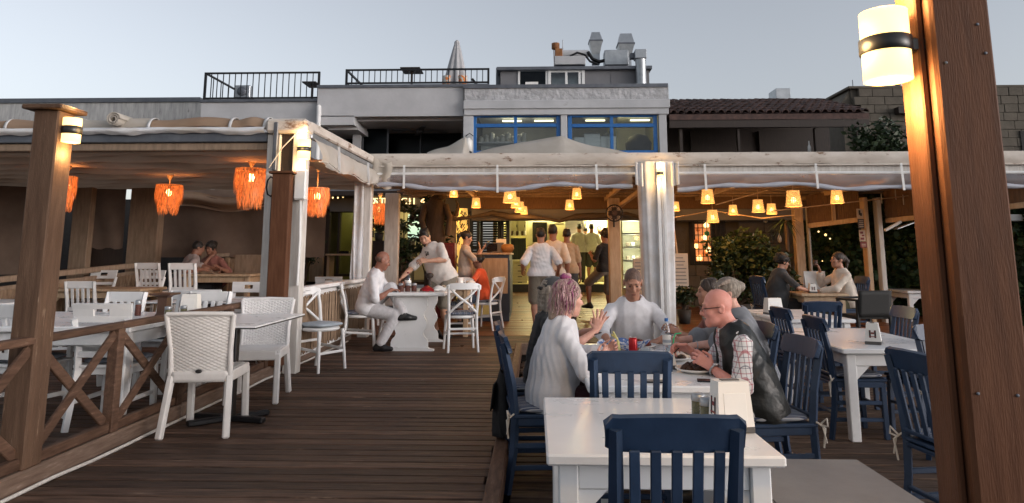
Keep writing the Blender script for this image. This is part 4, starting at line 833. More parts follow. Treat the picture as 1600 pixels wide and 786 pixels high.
# dark louvred shutters between the shop and the kitchen
def shutter(label, x0, x1, y0, y1, Y, n, rot=0):
    a,b,c,d = rect(x0,y0,x1,y1,Y); t = thing('louvred_shutter', label, 'shutter', ((a+b)/2, Y, c)); w_, h_ = b-a, d-c
    for x in (-w_/2+.035, w_/2-.035): MB().box((x,0,h_/2), (.07,.05,h_), .006).build('stile', M['louvre'], t)
    for z in (.05, h_*.5, h_-.05): MB().box((0,0,z), (w_-.14,.045,.09), .006).build('rail', M['louvre'], t)
    me = MB().box((0,0,0), (w_-.14,.05,.012), 0, Matrix.Rotation(R(35),3,'X')).mesh('slat'); me.materials.append(M['louvre'])
    for i in range(n): link('slat', me, None, t, (0,0,.1+(h_-.2)*(i+.5)/n))
    t.rotation_euler = (0,0,rot); return t
shutter('dark wide louvred shutter in the middle of the restaurant front', 750, 782, 330, 445, 15.9, 26); shutter('narrow dark louvred shutter left of the wide one', 734, 750, 330, 445, 15.6, 26, R(-20)); shutter('narrow dark louvred shutter right of the wide one', 782, 796, 330, 445, 15.8, 26, R(20))
gbox('wall', 690, 330, 737, 445, 16.3, .1, 'beige_wood')
# kitchen at the back, floor one step up
kf = deckz(19)+.2
KX0, KX1 = at(797,400,19).x, at(1050,400,19).x
MB().ab(KX0-.2, KX1+.6, 19.0, 23, -.2, kf).build('kitchen_floor', M['counter_blue'], gf); MB().ab(KX0-.2, KX1+.6, 19.02, 23, kf, kf+.012).build('floor_tiles', M['cream_in'], gf)
MB().ab(KX0-.3, KX1+.6, 22.6, 22.7, kf, 3.2).build('kitchen_back_wall', M['cream_in'], gf); MB().ab(KX0-.35, KX0-.25, 17, 22.6, kf-.3, 3.2).build('kitchen_side_wall', M['cream_in'], gf); MB().ab(KX1+.5, KX1+.6, 16.3, 22.6, kf-.3, 3.2).build('kitchen_side_wall', M['mortar'], gf)
MB().ab(KX0-.3, KX1+.6, 16.6, 22.7, 2.95, 3.05).build('kitchen_ceiling', M['cream_in'], gf)
for x, y, e in ((KX0+.8,21.0,115),(KX0+2.6,21.2,150),(KX0+4.0,21.0,120)): plight('kitchen_light', (x,y,2.75), e, (1,.86,.45), .15)
for k_, (px, py) in enumerate(((842,334),(866,327),(918,331),(985,331))):
    p = at(px,py,20.5); o = MB().lathe([(0,0),(.12,0),(.12,.03),(0,.03)], n=12).build('downlight', M['tube_lit'], None, (p.x,20.5,2.9)); tag(o, {842:'leftmost',866:'second',918:'third',985:'rightmost'}[px]+' round lit downlight in the kitchen ceiling', 'ceiling light', 'kitchen downlights')
def cup(n, lab, cat, x0, y0, x1, y1, Y, dp, nd, m='cabinet', vert=False, knob=True):
    a,b,c,d = rect(x0,y0,x1,y1,Y); t = thing(n, lab, cat, ((a+b)/2, Y, c)); w_, h_ = b-a, d-c; MB().box((0,dp/2,h_/2), (w_,dp,h_), .006).build('carcass', M[m], t)
    for i in range(nd):
        o = MB().box(((i+.5)*w_/nd-w_/2,-.012,h_/2), (w_/nd-.03,.02,h_-.04), .006) if vert else MB().box((0,-.012,(i+.5)*h_/nd), (w_-.04,.02,h_/nd-.03), .006)
        dr = o.build('door' if vert else 'drawer', M[m], t)
        if knob: (MB().box(((i+.5)*w_/nd-w_/2+.08,-.03,h_*.3), (.02,.02,.08)) if vert else MB().box((0,-.03,(i+.5)*h_/nd+.01), (.12,.02,.02))).build('handle', M['steel_dark'], dr)
    return t
cup('drawer_unit', 'cream drawer unit with dark handles at the left of the kitchen', 'drawers', 801, 411, 824, 446, 19.6, .5, 4); cup('wall_cupboard', 'cream double-door wall cupboard at the top left of the kitchen', 'cupboard', 797, 333, 822, 362, 20.2, .35, 2, vert=True)
t = cup('spice_shelf', 'cream shelf of spice jars under the kitchen wall cupboard', 'shelf', 797, 362, 822, 368, 20.2, .3, 1, knob=False)
for i in range(7): MB().lathe([(0,0),(.03,0),(.03,.1),(.015,.13)], (-.25+i*.075,-.05,-.0), 6).build('jar', M['brown_plastic' if i%2 else 'paper'], t)
cup('tile_panel', 'dark green tiled splashback at the left of the kitchen', 'splashback', 797, 372, 822, 407, 20.5, .03, 4, 'louvre', True, False)
cup('counter_unit', 'cream kitchen worktop along the left side', 'counter', 797, 406, 842, 410, 19.5, .7, 1, 'cabinet', knob=False)
cup('oven', 'dark oven niche in the cream kitchen wall', 'oven', 832, 347, 855, 378, 20.6, .4, 1, 'dark_in', knob=False); cup('tall_cupboard', 'tall cream cupboard around the dark oven', 'cupboard', 824, 336, 862, 450, 21.0, .5, 2, vert=True)
cup('extractor_hood', 'brushed steel extractor hood in the middle of the kitchen', 'extractor hood', 883, 336, 914, 368, 21.2, .7, 1, 'steel', knob=False); cup('wall_tiles', 'pale tiled kitchen wall panel behind the cooks', 'tiles', 916, 342, 948, 378, 22.0, .04, 9, 'ceramic', True, False)
cup('shelf', 'cream kitchen wall shelf with dark bottles', 'shelf', 864, 348, 882, 351, 20.8, .25, 1, knob=False)
for i, px in enumerate((868,872,878)): p = at(px,347,20.7); o = MB().lathe([(0,0),(.05,0),(.05,.22),(.02,.28),(.02,.36)], n=8).build('bottle', M['dark_in'], None, p); tag(o, ('left','middle','right')[i]+' dark bottle on the cream kitchen wall shelf', 'bottle', 'bottles on the kitchen shelf')
cup('serving_counter', 'cream serving counter behind the cooks', 'counter', 925, 408, 955, 446, 20.6, .6, 2, vert=True); cup('worktop', 'steel worktop along the kitchen back wall', 'worktop', 855, 378, 925, 384, 21.6, .7, 1, 'steel', knob=False)
gbox('kitchen_jamb', 795, 330, 798, 470, 18.9, .1, 'cabinet')
# glass display fridge at the right
t = thing('display_fridge', 'lit glass display fridge with white shelves right of the wooden pillar', 'display fridge', (0,0,0)); a,b,c,d = rect(972,345,1010,452,17.6)
MB().ab(a,b,18.2,18.25,c,d).build('back', M['cabinet'], t); MB().ab(a-.03,a,17.6,18.25,c,d).build('side', M['cabinet'], t); MB().ab(b,b+.03,17.6,18.25,c,d).build('side', M['cabinet'], t); MB().ab(a-.03,b+.03,17.6,18.25,c-.5,c).build('base', M['cabinet'], t)
for i in range(6): Z = c+(d-c)*i/5; MB().ab(a,b,17.6,18.2,Z,Z+.035).build('shelf', M['white_pvc'], t); 
MB().ab(a,b,17.58,17.585,c,d).build('glass', M['glass'], t); plight('fridge_light', ((a+b)/2,17.75,d-.12), 3, (1,.95,.7), .05); [plight('fridge_light', ((a+b)/2,17.68,c+(d-c)*(i_+.75)/5), 4, (1,.95,.7), .04, t) for i_ in range(5)]
for i in range(10): MB().box((a+.15+(i%4)*.13, 17.8, c+.09+(d-c)*((i//4)+1)/5), (.09,.1,.1), .01).build('food_box', M['paper' if i%2 else 'sign_pale'], t)
# host counter
HC = thing('host_counter', 'dark blue-grey panelled counter with wooden top at the kitchen entrance', 'counter', (0,0,0)); cx0, cx1, cz = at(738,400,13.4).x, at(797,400,13.4).x, at(790,395,13.2).z
MB().ab(cx0,cx1,13.0,14.6,deckz(13),cz-.04,.006).build('body', M['counter_blue'], HC); MB().ab(cx0-.04,cx1+.03,12.95,14.65,cz-.037,cz,.008).build('top', M['beige_wood'], HC)
for i in range(2): MB().ab(cx1+.0015,cx1+.014,13.08+.76*i,13.78+.76*i,deckz(13)+.15,cz-.14,.004).build('panel', M['counter_blue'], HC)
MB().ab(cx0,cx1-.03,12.97,12.998,deckz(13)+.5,cz-.1,.004).build('front_panel', M['beige_wood'], HC); MB().ab(cx0+.02,cx0+.4,12.96,12.995,deckz(13)+.1,deckz(13)+.45,.004).build('yellow_panel', M['yellow_plastic'], HC)
def on_counter(n, lab, cat, px, Y, mb, m): o = mb.build(n, M[m], None, (at(px,395,Y).x, Y, cz+.003)); return tag(o, lab, cat)
on_counter('basket', 'round wicker basket on the host counter', 'basket', 797-4, 13.8, MB().lathe([(0,0),(.09,0),(.13,.08),(.12,.15),(.07,.17),(.06,.11),(0,.11)], n=16), 'wicker_basket'); on_counter('card_box', 'grey box of cards on the host counter', 'box', 778, 13.9, MB().box((0,0,.1),(.24,.2,.2),.008), 'zinc_dark')
on_counter('tablet', 'dark tablet screen propped on the host counter', 'tablet', 769, 13.3, MB().box((0,0,.1),(.2,.02,.16),.004,Matrix.Rotation(R(-25),3,'X')), 'phone'); on_counter('menu_stack', 'stack of white menus on the host counter', 'menus', 783, 14.3, MB().box((0,0,.14),(.2,.15,.28),.004), 'paper')
on_counter('pen_pot', 'small dark pen pot on the host counter', 'pot', 764, 13.6, MB().lathe([(0,0),(.04,0),(.045,.12),(.035,.12),(.03,.03),(0,.03)], n=10), 'pot_dark')
# woven glowing column lamp, red cabinet, wooden bust, fan, boards
p0 = at(721, 440, 14.8); t = thing('column_lamp', 'tall glowing woven column lamp behind the girl with the phone', 'floor lamp', (p0.x,14.8,deckz(14.8))); zt = at(721,326,14.8).z-deckz(14.8)
MB().lathe([(.115,.1),(.125,zt*.5),(.12,zt)], n=20, cap=False).build('lamp_shade', M['paper_lamp'], t); mb = MB(); r_ = random.Random(2)
for i in range(260):
    a = r_.uniform(0,6.28); z = .12+(zt-.16)*r_.random()**1.25; l = r_.uniform(.03,.09); s_ = r_.choice((-1,1))*r_.uniform(.3,1.1)
    mb.tube([(.127*math.cos(a-l*3*s_), .127*math.sin(a-l*3*s_), z-l*.5), (.131*math.cos(a), .131*math.sin(a), z), (.127*math.cos(a+l*3*s_), .127*math.sin(a+l*3*s_), z+l*.5)], .009, 4)
mb.build('woven_strands', M['dark_wood'], t, kind='stuff'); MB().lathe([(0,0),(.15,0),(.15,.1),(0,.1)], n=16).build('base', M['dark_wood'], t); plight('column_light', (-.3,-.25,zt-.1), 2.2, WARM2, .08, t)
t = thing('cabinet', 'dark red cabinet behind the leaning man', 'cabinet', (at(693,400,13.6).x,13.7,deckz(13.7))); hz_ = at(693,380,13.6).z-deckz(13.6)
MB().box((0,0,hz_/2),(.46,.4,hz_),.01).build('carcass', M['red_paint'], t)
for i in range(2): MB().box(((i-.5)*.21,-.21,hz_/2),(.19,.02,hz_-.1),.006).build('door', M['red_paint'], t)
t = thing('wooden_statue', 'big dark wooden carved torso hanging under the canopy above the leaning man', 'statue', tuple(at(680,345,13.8)))
MB().lathe([(.0,-.5),(.2,-.48),(.22,-.3),(.17,-.1),(.2,.15),(.24,.3),(.12,.42),(.09,.5)], n=14, sy=.7).build('torso', M['bark'], t); MB().lathe([(0,-.16),(.1,-.12),(.13,0),(.1,.12),(0,.16)], (.12,-.05,.56), 12).build('head', M['bark'], t)
MB().tube([(-.2,-.05,.3),(-.25,-.15,.0),(-.16,-.2,-.25)], [.07,.06,.05], 8).build('arm', M['bark'], t); MB().tube([(.2,-.05,.3),(.3,-.1,.05),(.26,-.12,-.3)], [.07,.06,.05], 8).build('arm', M['bark'], t); MB().box((.02,0,-.75),(.32,.22,.5),.03).build('plinth', M['beige_wood'], t); MB().box((.02,0,-1.35),(.4,.3,.72),.02).build('pedestal', M['dark_wood'], t)
t = thing('wall_fan', 'round dark fan fixed to the wooden pillar', 'fan', tuple(at(960,333,12.75))); o = MB().tube([(.15*math.cos(i*.2618),0,.15*math.sin(i*.2618)) for i in range(25)], .012, 5).build('guard_ring', M['black_metal'], t)
me = MB().box((0,-.02,.075),(.006,.006,.15)).mesh('guard_wire'); me.materials.append(M['black_metal'])
for i in range(24): link('guard_wire', me, None, t).rotation_euler = (0, i*.2618, 0)
for i in range(4): MB().box((.06*math.cos(i*1.57),.03,.06*math.sin(i*1.57)),(.1,.01,.09),0,Matrix.Rotation(-i*1.57,3,'Y')).build('blade', M['brown_plastic'], t)
MB().lathe([(.05,-.05),(.06,.1),(0,.12)], n=12).build('motor', M['brown_plastic'], t).rotation_euler = (R(-90),0,0); MB().tube([(0,.1,0),(0,.12,-.25)], .02, 6).build('stem', M['black_metal'], t)
dw = MB().tube([at(640+i*26, 339+4*math.sin(i*.9)+3*math.sin(i*2.3), 14.3) for i in range(17)], [.05+.02*math.sin(i*1.3) for i in range(17)], 7); tag(dw.build('driftwood_branch', M['driftwood']), 'long gnarled driftwood branch across the restaurant front', 'branch')
an = MB()
for pts in (((700,335),(690,325),(697,310)),((712,338),(716,322),(712,312)),((700,336),(712,343),(726,338))): an.tube([at(x,y,14.1) for x,y in pts], [.05,.04,.015], 7)
tag(an.build('driftwood_antlers', M['driftwood']), 'curved driftwood pieces like antlers above the woven column lamp', 'driftwood')
def board(lab, x0,y0,x1,y1,Y, m='board_white'):
    a,b,c,d = rect(x0,y0,x1,y1,Y); t = thing('menu_board', lab, 'menu board', ((a+b)/2,Y,c)); w_,h_ = b-a, d-c; MB().box((0,0,h_/2),(w_,.025,h_),.005).build('panel', M[m], t)
    for i in range(9): MB().box((random.uniform(-.05,.05)*w_,-.0145,h_*(.9-.08*i)),(w_*random.uniform(.4,.75),.003,h_*.02)).build('writing_line', M['zinc_dark'], t)
    for s_ in (-1,1): MB().box((s_*w_*.4,.05,h_/2-.15),(.03,.03,h_+.3)).build('leg', M['dark_wood'], t)
board('white menu board standing right of the wrapped pillar', 1050,396,1077,466,13.2); board('pale menu board left of the wrapped pillar behind the man in white', 989,404,1006,470,13.3, 'sign_pale')
a = at(1052,350,13.1); b = at(1058,396,13.1); tag(MB().bar(a,b,.03,.03,.004).build('pole', M['beige_wood']), 'thin wooden pole leaning behind the wrapped pillar', 'pole')
# small signs on the right post
def psign(lab, x0,y0,x1,y1, m, marks):
    a,b,c,d = rect(x0,y0,x1,y1,12.9); t = thing('safety_sign', lab, 'sign', ((a+b)/2,12.93,(c+d)/2)); w_,h_ = b-a,d-c; MB().box((0,0,0),(w_,.012,h_),.002).build('plate', M[m], t)
    for (x,z,sx,sz,mm) in marks: MB().box((x*w_,-.008,z*h_),(sx*w_,.004,sz*h_),0).build('mark', M[mm], t)
psign('small square pictogram sign at the top of the wooden post at the right', 1339,326,1350,341,'sign_pale',[(-.05,.1,.3,.5,'logo_black'),(.15,-.1,.3,.3,'logo_black')]); psign('dark lettered sign below the pictogram on the wooden post', 1341,342,1352,357,'sign_dark',[(0,.3-.2*i,.7,.07,'sign_pale') for i in range(4)])
psign('red and white fire notice on the wooden post at the right', 1343,359,1354,377,'sign_pale',[(-.1,.25,.5,.2,'red_paint'),(.1,0,.4,.15,'red_paint'),(-.05,-.27,.6,.2,'red_paint')]); psign('red notice plate lowest on the wooden post at the right', 1345,378,1356,387,'red_paint',[(0,.1,.6,.15,'sign_pale'),(0,-.2,.6,.12,'sign_pale')])
t = thing('heater_lamp', 'white tube heater hanging from the right side rail', 'heater', tuple(at(1396,355,12.6))); MB().bar((-.16,0,-.06),(.14,0,.1),.06,.05,.01).build('tube', M['white_pvc'], t); MB().bar((.05,.03,-.03),(.42,.06,.1),.14,.02,.004).build('reflector', M['zinc'], t)
# ================================================================ hanging lamps
def raffia(label, px, ytop, ybot, wpx, Y):
    pb = at(px, ybot, Y); ptop = at(px, ytop, Y); pc = at(px, ytop-26, Y); H = ptop.z-pb.z; r = wpx/1092*Y/2; t = thing('raffia_pendant', label, 'pendant lamp', (ptop.x, Y, ptop.z), 0, 'orange raffia pendant lamps'); zc = 2.66-ptop.z
    MB().lathe([(.012,zc-.10),(.055,zc-.02),(.055,zc)], n=12).build('canopy_cone', M['beige_wood'], t); MB().tube([(0,0,zc-.08),(0,0,-.02)], .007, 6).build('cord', M['beige_wood'], t)
    MB().lathe([(0,-.11),(.03,-.1),(.045,-.05),(.03,-.01),(0,0)], (0,0,-.05), 10).build('bulb', M['bulb'], t)
    rr = random.Random(int(px)); mb = MB()
    for tier, (r0, z0, z1, n) in enumerate(((r, 0, -.58*H, 210), (r*.78, -.45*H, -H*.97, 170), (r*.9, -.1*H, -H*.7, 90))):
        mb.tube([(r0*math.cos(k*.35), r0*math.sin(k*.35), z0) for k in range(19)], .008, 4)
        for k in range(n):
            a = 6.2832*k/n+rr.uniform(-.05,.05); w = rr.uniform(.004,.010); ra = r0*rr.uniform(.93,1.05); zb = z1+rr.uniform(-.07,.06)*H*1.6; da = rr.uniform(-.2,.2); ta = Vector((-math.sin(a), math.cos(a), rr.uniform(-.2,.2)))*w/2
            P_ = [Vector((ra*math.cos(a), ra*math.sin(a), z0+rr.uniform(0,.015))), Vector((ra*1.06*math.cos(a+da*.5), ra*1.06*math.sin(a+da*.5), (z0+zb)/2)), Vector((ra*(1-.05*tier)*math.cos(a+da), ra*(1-.05*tier)*math.sin(a+da), zb))]
            mb.add([P_[0]-ta,P_[0]+ta,P_[1]-ta*.9,P_[1]+ta*.9,P_[2]-ta*.3,P_[2]+ta*.3], [(0,1,3,2),(2,3,5,4)])
    mb.build('raffia_shade', M['raffia'], t, kind='stuff'); plight('raffia_light', (0,0,-.1), 11, (1,.38,.09), .05, t); plight('raffia_up_light', (0,0,.10), 2.4, (1,.42,.12), .06, t)
raffia('orange raffia pendant lamp half hidden behind the capped light post', 104, 277, 328, 30, 9.2); raffia('orange raffia pendant lamp in the middle of the left pergola', 265, 290, 334, 39, 10.2); raffia('largest orange raffia pendant lamp, left of the white corner posts', 393, 265, 324, 48, 8.7)
raffia('orange raffia pendant lamp just right of the white corner post', 496, 295, 337, 37, 9.2); raffia('orange raffia pendant lamp under the lit sign letters', 594, 319, 350, 21, 13.6)
def mk_basket():
    t = thing('basket_pendant', '', 'pendant lamp', (0,0,0), 0, 'woven basket pendant lamps under the middle pergola'); H, r0, r1 = .24, .088, .118
    MB().tube([(0,0,0),(0,0,.24)], .006, 5).build('cord', M['beige_wood'], t); MB().lathe([(0,-.09),(.03,-.08),(.042,-.04),(.025,0),(0,.01)], (0,0,-.10), 10).build('bulb', M['bulb'], t)
    mb = MB(); n = 20
    for k in range(n): a = 6.2832*k/n; mb.tube([(r0*math.cos(a),r0*math.sin(a),0),(r1*math.cos(a),r1*math.sin(a),-H)], .0055, 4, False)
    for j in range(11):
        f = j/10; r = r0+(r1-r0)*f; mb.tube([((r+.006*math.cos(10*6.2832*k/40+j*3.14))*math.cos(6.2832*k/40), (r+.006*math.cos(10*6.2832*k/40+j*3.14))*math.sin(6.2832*k/40), -H*f) for k in range(41)], .0085 if j not in (0,10) else .012, 4, False)
    mb.lathe([(0,0),(r0,0)], n=20, cap=False); mb.build('woven_shade', M['basket'], t); plight('basket_light', (0,0,-.30), 5.5, (1,.45,.12), .06, t); return t
basket = Proto(mk_basket)
BL = [(709,294,307,11.9,'just right of the second white strap'),(744,310,324,13.6,'above the woven column lamp'),(797,295,316,11.6,'nearest of the four in a row above the host counter'),(806,309,324,12.4,'second of the four in a row above the host counter'),(812,316,331,13.2,'third of the four in a row above the host counter'),(819,323,334,14.0,'farthest of the four in a row above the host counter'),
 (901,295,310,11.7,'above the men queueing at the kitchen'),(890,313,327,13.4,'lower one above the men queueing at the kitchen'),(1055,316,329,13.3,'half hidden at the right edge of the wrapped pillar'),(1105,297,317,11.6,'first one right of the wrapped pillar'),(1113,329,347,12.8,'lowest one, left of the big bush'),(1145,321,335,13.2,'above the big leafy bush'),(1184,313,331,12.6,'left of a close pair right of the bush'),(1205,319,334,12.9,'right of a close pair right of the bush'),(1239,299,322,11.4,'biggest one, above the woman in grey'),(1307,298,317,11.6,'farthest right, beside the signed wooden post'),(686,308,317,14.4,'small one above the wooden torso')]
for px, y0, y1, Y, where in BL:
    p = at(px, y0, Y); s_ = (at(px,y0,Y).z-at(px,y1,Y).z)/.24; basket('glowing woven basket pendant lamp, '+where, (p.x, Y, p.z), px*.1, None, (s_,s_,s_))
for k_, (pp, n_) in enumerate((([(1055,340),(1113,329),(1190,341),(1240,336)],'wire carrying basket lamps in front of the dark stone wall'),([(1118,320),(1160,308),(1200,297)],'slanting wire under the right canopy'),([(1205,330),(1310,318),(1420,306)],'thin wire along the right side of the canopy'))):
    Y = (13.2,12.4,12.6)[k_]; tag(MB().tube([at(x,y,Y) for x,y in pp], .011, 5).build('wire', M['beige_wood']), n_, 'wire')
# ================================================================ chairs
def leg_pts(mb, pts, w, d, ch=.004):
    for a, b in zip(pts, pts[1:]): mb.bar(a, b, w, d, ch)
    return mb
def cushion(w, d, h, c, r=3.2):
    def f(u, v):
        a = u*2*math.pi; b = (v-.5)*math.pi; ca, sa = math.cos(a), math.sin(a); e = .45
        sx = math.copysign(abs(ca)**e, ca); sy = math.copysign(abs(sa)**e, sa); cb = math.cos(b)**.4 if math.cos(b) > 0 else 0
        return (c[0]+w/2*sx*cb, c[1]+d/2*sy*cb, c[2]+h/2*math.sin(b)+h/2)
    return MB().sheet(f, 28, 8)
def mk_blue():
    t = thing('slat_chair', '', 'chair', (0,0,0)); m = M['blue_paint']
    for s in (-1, 1):
        x = s*.19
        MB().bar((x,.19,0),(x*.97,.185,.44),.038,.04,.005).build('leg', m, t)
        mb = MB(); mb.tube([(x*1.02,-.245,0),(x,-.205,.25),(x,-.195,.45),(x,-.215,.65),(x*1.02,-.27,.90)], [.024,.026,.027,.026,.022], 4, True, False); mb.build('leg', m, t)
        for z in (.15,.28): MB().bar((x,-.21,z),(x,.185,z),.022,.03,.004).build('stretcher', m, t)
        MB().bar((x,-.18,.425),(x,.19,.425),.028,.055,.004).build('seat_rail', m, t)
    for y, z in ((.19,.24),(-.21,.20),(.19,.425),(-.19,.425)): MB().bar((-.175,y,z),(.175,y,z),.03 if z<.4 else .055,.022,.004).build('stretcher' if z<.4 else 'seat_rail', m, t)
    MB().box((0,.0,.455),(.43,.43,.022),.009).build('seat', m, t)
    def top(u, v):
        x = -.225+.45*u; e = abs(2*u-1); edge = max(0, e-.86)/.14; hgt = .105*(1-.30*edge**2.5); z0 = .825+.012*edge
        return (x, -.236-.030*(v*1.0)-.035*(1-(2*u-1)**2)*.7, z0+hgt*v+.010*(1-(2*u-1)**2)*v)
    MB().sheet(top, 20, 4, .026, False).build('top_rail', m, t)
    for i in range(5):
        x = -.13+i*.065; MB().bar((x,-.212,.505),(x*1.04,-.268,.835),.034,.014,.003).build('slat', m, t)
    MB().bar((-.18,-.206,.50),(.18,-.206,.50),.045,.022,.004).build('lower_rail', m, t)
    cushion(.42,.42,.045,(0,.01,.466)).build('cushion', M['stripe'], t); mb = MB()
    for s in (-1,1):
        mb.tube([(s*.17,-.17,.48),(s*.215,-.21,.47),(s*.225,-.25,.44),(s*.215,-.24,.33)], .006, 5); mb.tube([(s*.215,-.23,.465),(s*.25,-.25,.50),(s*.265,-.245,.46),(s*.22,-.235,.455)], .006, 5); mb.tube([(s*.22,-.235,.46),(s*.235,-.25,.36)], .005, 5)
    mb.build('tie', M['white_rope'], t); return t
blue = Proto(mk_blue)
GB = 'blue painted slat-back chairs'
blue('blue slat-back chair nearest the camera, back turned, at the front white table', (.445,2.60,0), R(1), GB)
blue('blue slat-back chair with its back turned at the near end of the diners table', (.515,4.08,0), R(-2), GB)
blue('blue slat-back chair under the pink-haired woman', (.05,4.72,0), R(-84), GB)
blue('blue slat-back chair under the woman in black, behind the pink-haired woman', (-.02,5.42,0), R(-88), GB)
blue('blue slat-back chair under the bald man in the leather vest', (1.43,4.52,0), R(97), GB)
blue('blue slat-back chair under the woman in grey beside the bald man', (1.50,5.45,0), R(92), GB)
blue('blue slat-back chair pushed in at the near left of the napkin-holder table', (2.60,6.05,0), R(-90), GB)
blue('blue slat-back chair at the far left of the napkin-holder table', (2.66,7.05,0), R(-86), GB)
blue('blue slat-back chair at the far right of the napkin-holder table', (3.42,7.15,0), R(92), GB)
blue('blue slat-back chair at the near right of the napkin-holder table', (3.20,6.0,0), R(100), GB)
blue('blue slat-back chair half hidden behind the edge of the huge post', (3.05,5.12,0), R(-170), GB)
blue('blue slat-back chair with a bow tied on it, nearest beside the huge post', (2.27,3.92,0), R(-82), GB)
blue('blue slat-back chair under the white man at the head of the diners table', (.88,6.42,0), R(180), GB)
blue('blue slat-back chair behind the second white table on the right', (3.15,8.15,0), R(5), GB)
blue('blue slat-back chair under the woman in the cream top', (4.78,10.98,L0), R(90), GB)
blue('blue slat-back chair under the dark-dressed woman beside the bush', (3.72,11.15,L0), R(-80), GB)
def white_base(t, m, top=.9):
    for s in (-1, 1):
        MB().bar((s*.195,.20,0),(s*.185,.19,.44),.042,.042,.005).build('leg', m, t)
        MB().tube([(s*.2,-.27,0),(s*.19,-.20,.42),(s*.19,-.215,.6),(s*.195,-.29,top)], [.028,.03,.03,.025], 4, True, False).build('leg', m, t)
        MB().bar((s*.188,-.2,.2),(s*.188,.19,.2),.02,.032,.004).build('stretcher', m, t)
    MB().box((0,0,.415),(.38,.38,.055),.005).build('seat_rail', m, t); MB().box((0,0,.451),(.44,.43,.022),.008).build('seat', m, t)
    cushion(.40,.40,.045,(0,.01,.462)).build('cushion', M['cushion_grey'], t)
def mk_v():
    t = thing('white_chair', '', 'chair', (0,0,0)); m = M['white_wood']; white_base(t, m)
    MB().bar((-.175,-.278,.855),(.175,-.278,.855),.10,.024,.006,(0,1,0)).build('top_rail', m, t); MB().bar((-.17,-.215,.52),(.17,-.215,.52),.05,.022,.005,(0,1,0)).build('lower_rail', m, t)
    for i in range(4): x = -.11+i*.0733; MB().bar((x,-.217,.54),(x,-.272,.81),.038,.014,.003).build('slat', m, t)
    return t
def mk_h():
    t = thing('white_chair', '', 'chair', (0,0,0)); m = M['white_wood']; white_base(t, m, .80)
    def pan(u, v): x = -.21-.01*v+(.42+.02*v)*u; return (x, -.262-.028*v-.012*(1-(2*u-1)**2), .775+.135*v)
    for u0, u1, v0, v1 in ((0,1,.72,1),(0,1,0,.34),(0,.36,.34,.72),(.64,1,.34,.72)): MB().sheet(lambda u, v: pan(u0+(u1-u0)*u, v0+(v1-v0)*v), 6, 1, .022, False).build('top_panel', m, t)
    for z in (.54,.62,.70): MB().bar((-.175,-.225-(z-.54)*.2,z),(.175,-.225-(z-.54)*.2,z),.045,.016,.004,(0,1,0)).build('slat', m, t)
    return t
vch = Proto(mk_v); hch = Proto(mk_h); GW = 'white wooden chairs under the left pergola'
hch('white chair with a handle slot, back turned, nearest behind the railing', (-3.21,5.42,L0), R(2), GW)
vch('white chair partly hidden behind the capped light post', (-3.92,5.42,L0), R(-12), GW)
vch('white upright-slat chair facing us across the nearest left table', (-4.08,6.62,L0), R(176), GW)
vch('white upright-slat chair facing us, left behind the brown napkin stand', (-3.62,6.95,L0), R(174), GW)
vch('white upright-slat chair directly behind the brown napkin stand', (-3.25,6.72,L0), R(182), GW)
hch('white slotted chair, back turned, behind the white napkin box', (-3.42,7.45,L0), R(-4), GW)
hch('white slotted chair facing us at the far side of the dark-legged table', (-3.80,8.95,L0), R(178), GW)
vch('pale upright-slat chair with its back turned at the wood-topped table', (-6.35,9.9,L0), R(3), GW)
hch('left slotted chair facing us behind the wood-topped table', (-7.15,11.2,L0+.1), R(183), GW)
hch('right slotted chair facing us behind the wood-topped table', (-6.35,11.2,L0+.1), R(177), GW)
vch('pale upright-slat chair behind the man seated at the back left', (-6.05,11.1,.42), R(-5), GW)
vch('pale upright-slat chair in front of the seated pair at the back left', (-5.35,10.75,.42), R(2), GW)
vch('white upright-slat chair cut off by the left edge of the picture', (-6.55,8.3,L0), R(-10), GW)
hch('white slotted chair just right behind the capped light post', (-5.62,8.2,L0), R(-70), GW)
hch('white slotted chair peeping out left of the white corner post', (-3.28,8.75,L0), R(75), GW)
hch('white slotted chair seen through the gap left of the cloth-wrapped post', (-3.42,11.7,L0), R(10), GW)
hch('farther white slotted chair seen right in the gap between the white posts', (-3.0,12.2,L0), R(170), GW)
# X-back bentwood chairs
def mk_x(pale=False):
    t = thing('cross_back_chair', '', 'chair', (0,0,0)); m = M['white_wood']
    for s in (-1, 1):
        MB().tube([(s*.205,.20,0),(s*.18,.165,.44)], [.016,.021], 8).build('leg', m, t)
        MB().tube([(s*.2,-.25,0),(s*.185,-.19,.3),(s*.185,-.18,.47),(s*.195,-.22,.7),(s*.205,-.27,.87)], [.016,.02,.021,.02,.018], 8).build('leg', m, t)
        MB().bar((s*.188,-.2,.25),(s*.19,.18,.22),.02,.028,.004).build('stretcher', m, t)
        MB().tube([(s*.19,-.19,.50),(s*.07,-.255,.62),(-s*.07,-.275,.72),(-s*.185,-.245,.83)], .017 if s > 0 else .0165, 8).build('cross_bar', m, t)
    MB().bar((-.19,.18,.2),(.19,.18,.2),.028,.02,.004,(0,1,0)).build('stretcher', m, t); MB().bar((-.185,-.21,.3),(.185,-.21,.3),.028,.02,.004,(0,1,0)).build('stretcher', m, t)
    def top(u, v): q = 2*u-1; return (.235*q, -.275-.045*(1-q*q)+.02*q*q, .815+(.085-.03*abs(q)**6)*v-.006*abs(q)**8)
    MB().sheet(top, 18, 3, .026, False).build('top_rail', m, t)
    MB().lathe([(0,-.02),(.19,-.022),(.215,-.012),(.22,.005),(.21,.018),(0,.02)], (0,0,.45), 28, sy=.96).build('seat', m, t)
    cushion(.41,.40,.05,(0,.005,.471)).build('cushion', M['cushion_pale' if pale else 'stripe'], t); return t
xch = Proto(mk_x); GX = 'white cross-back chairs'
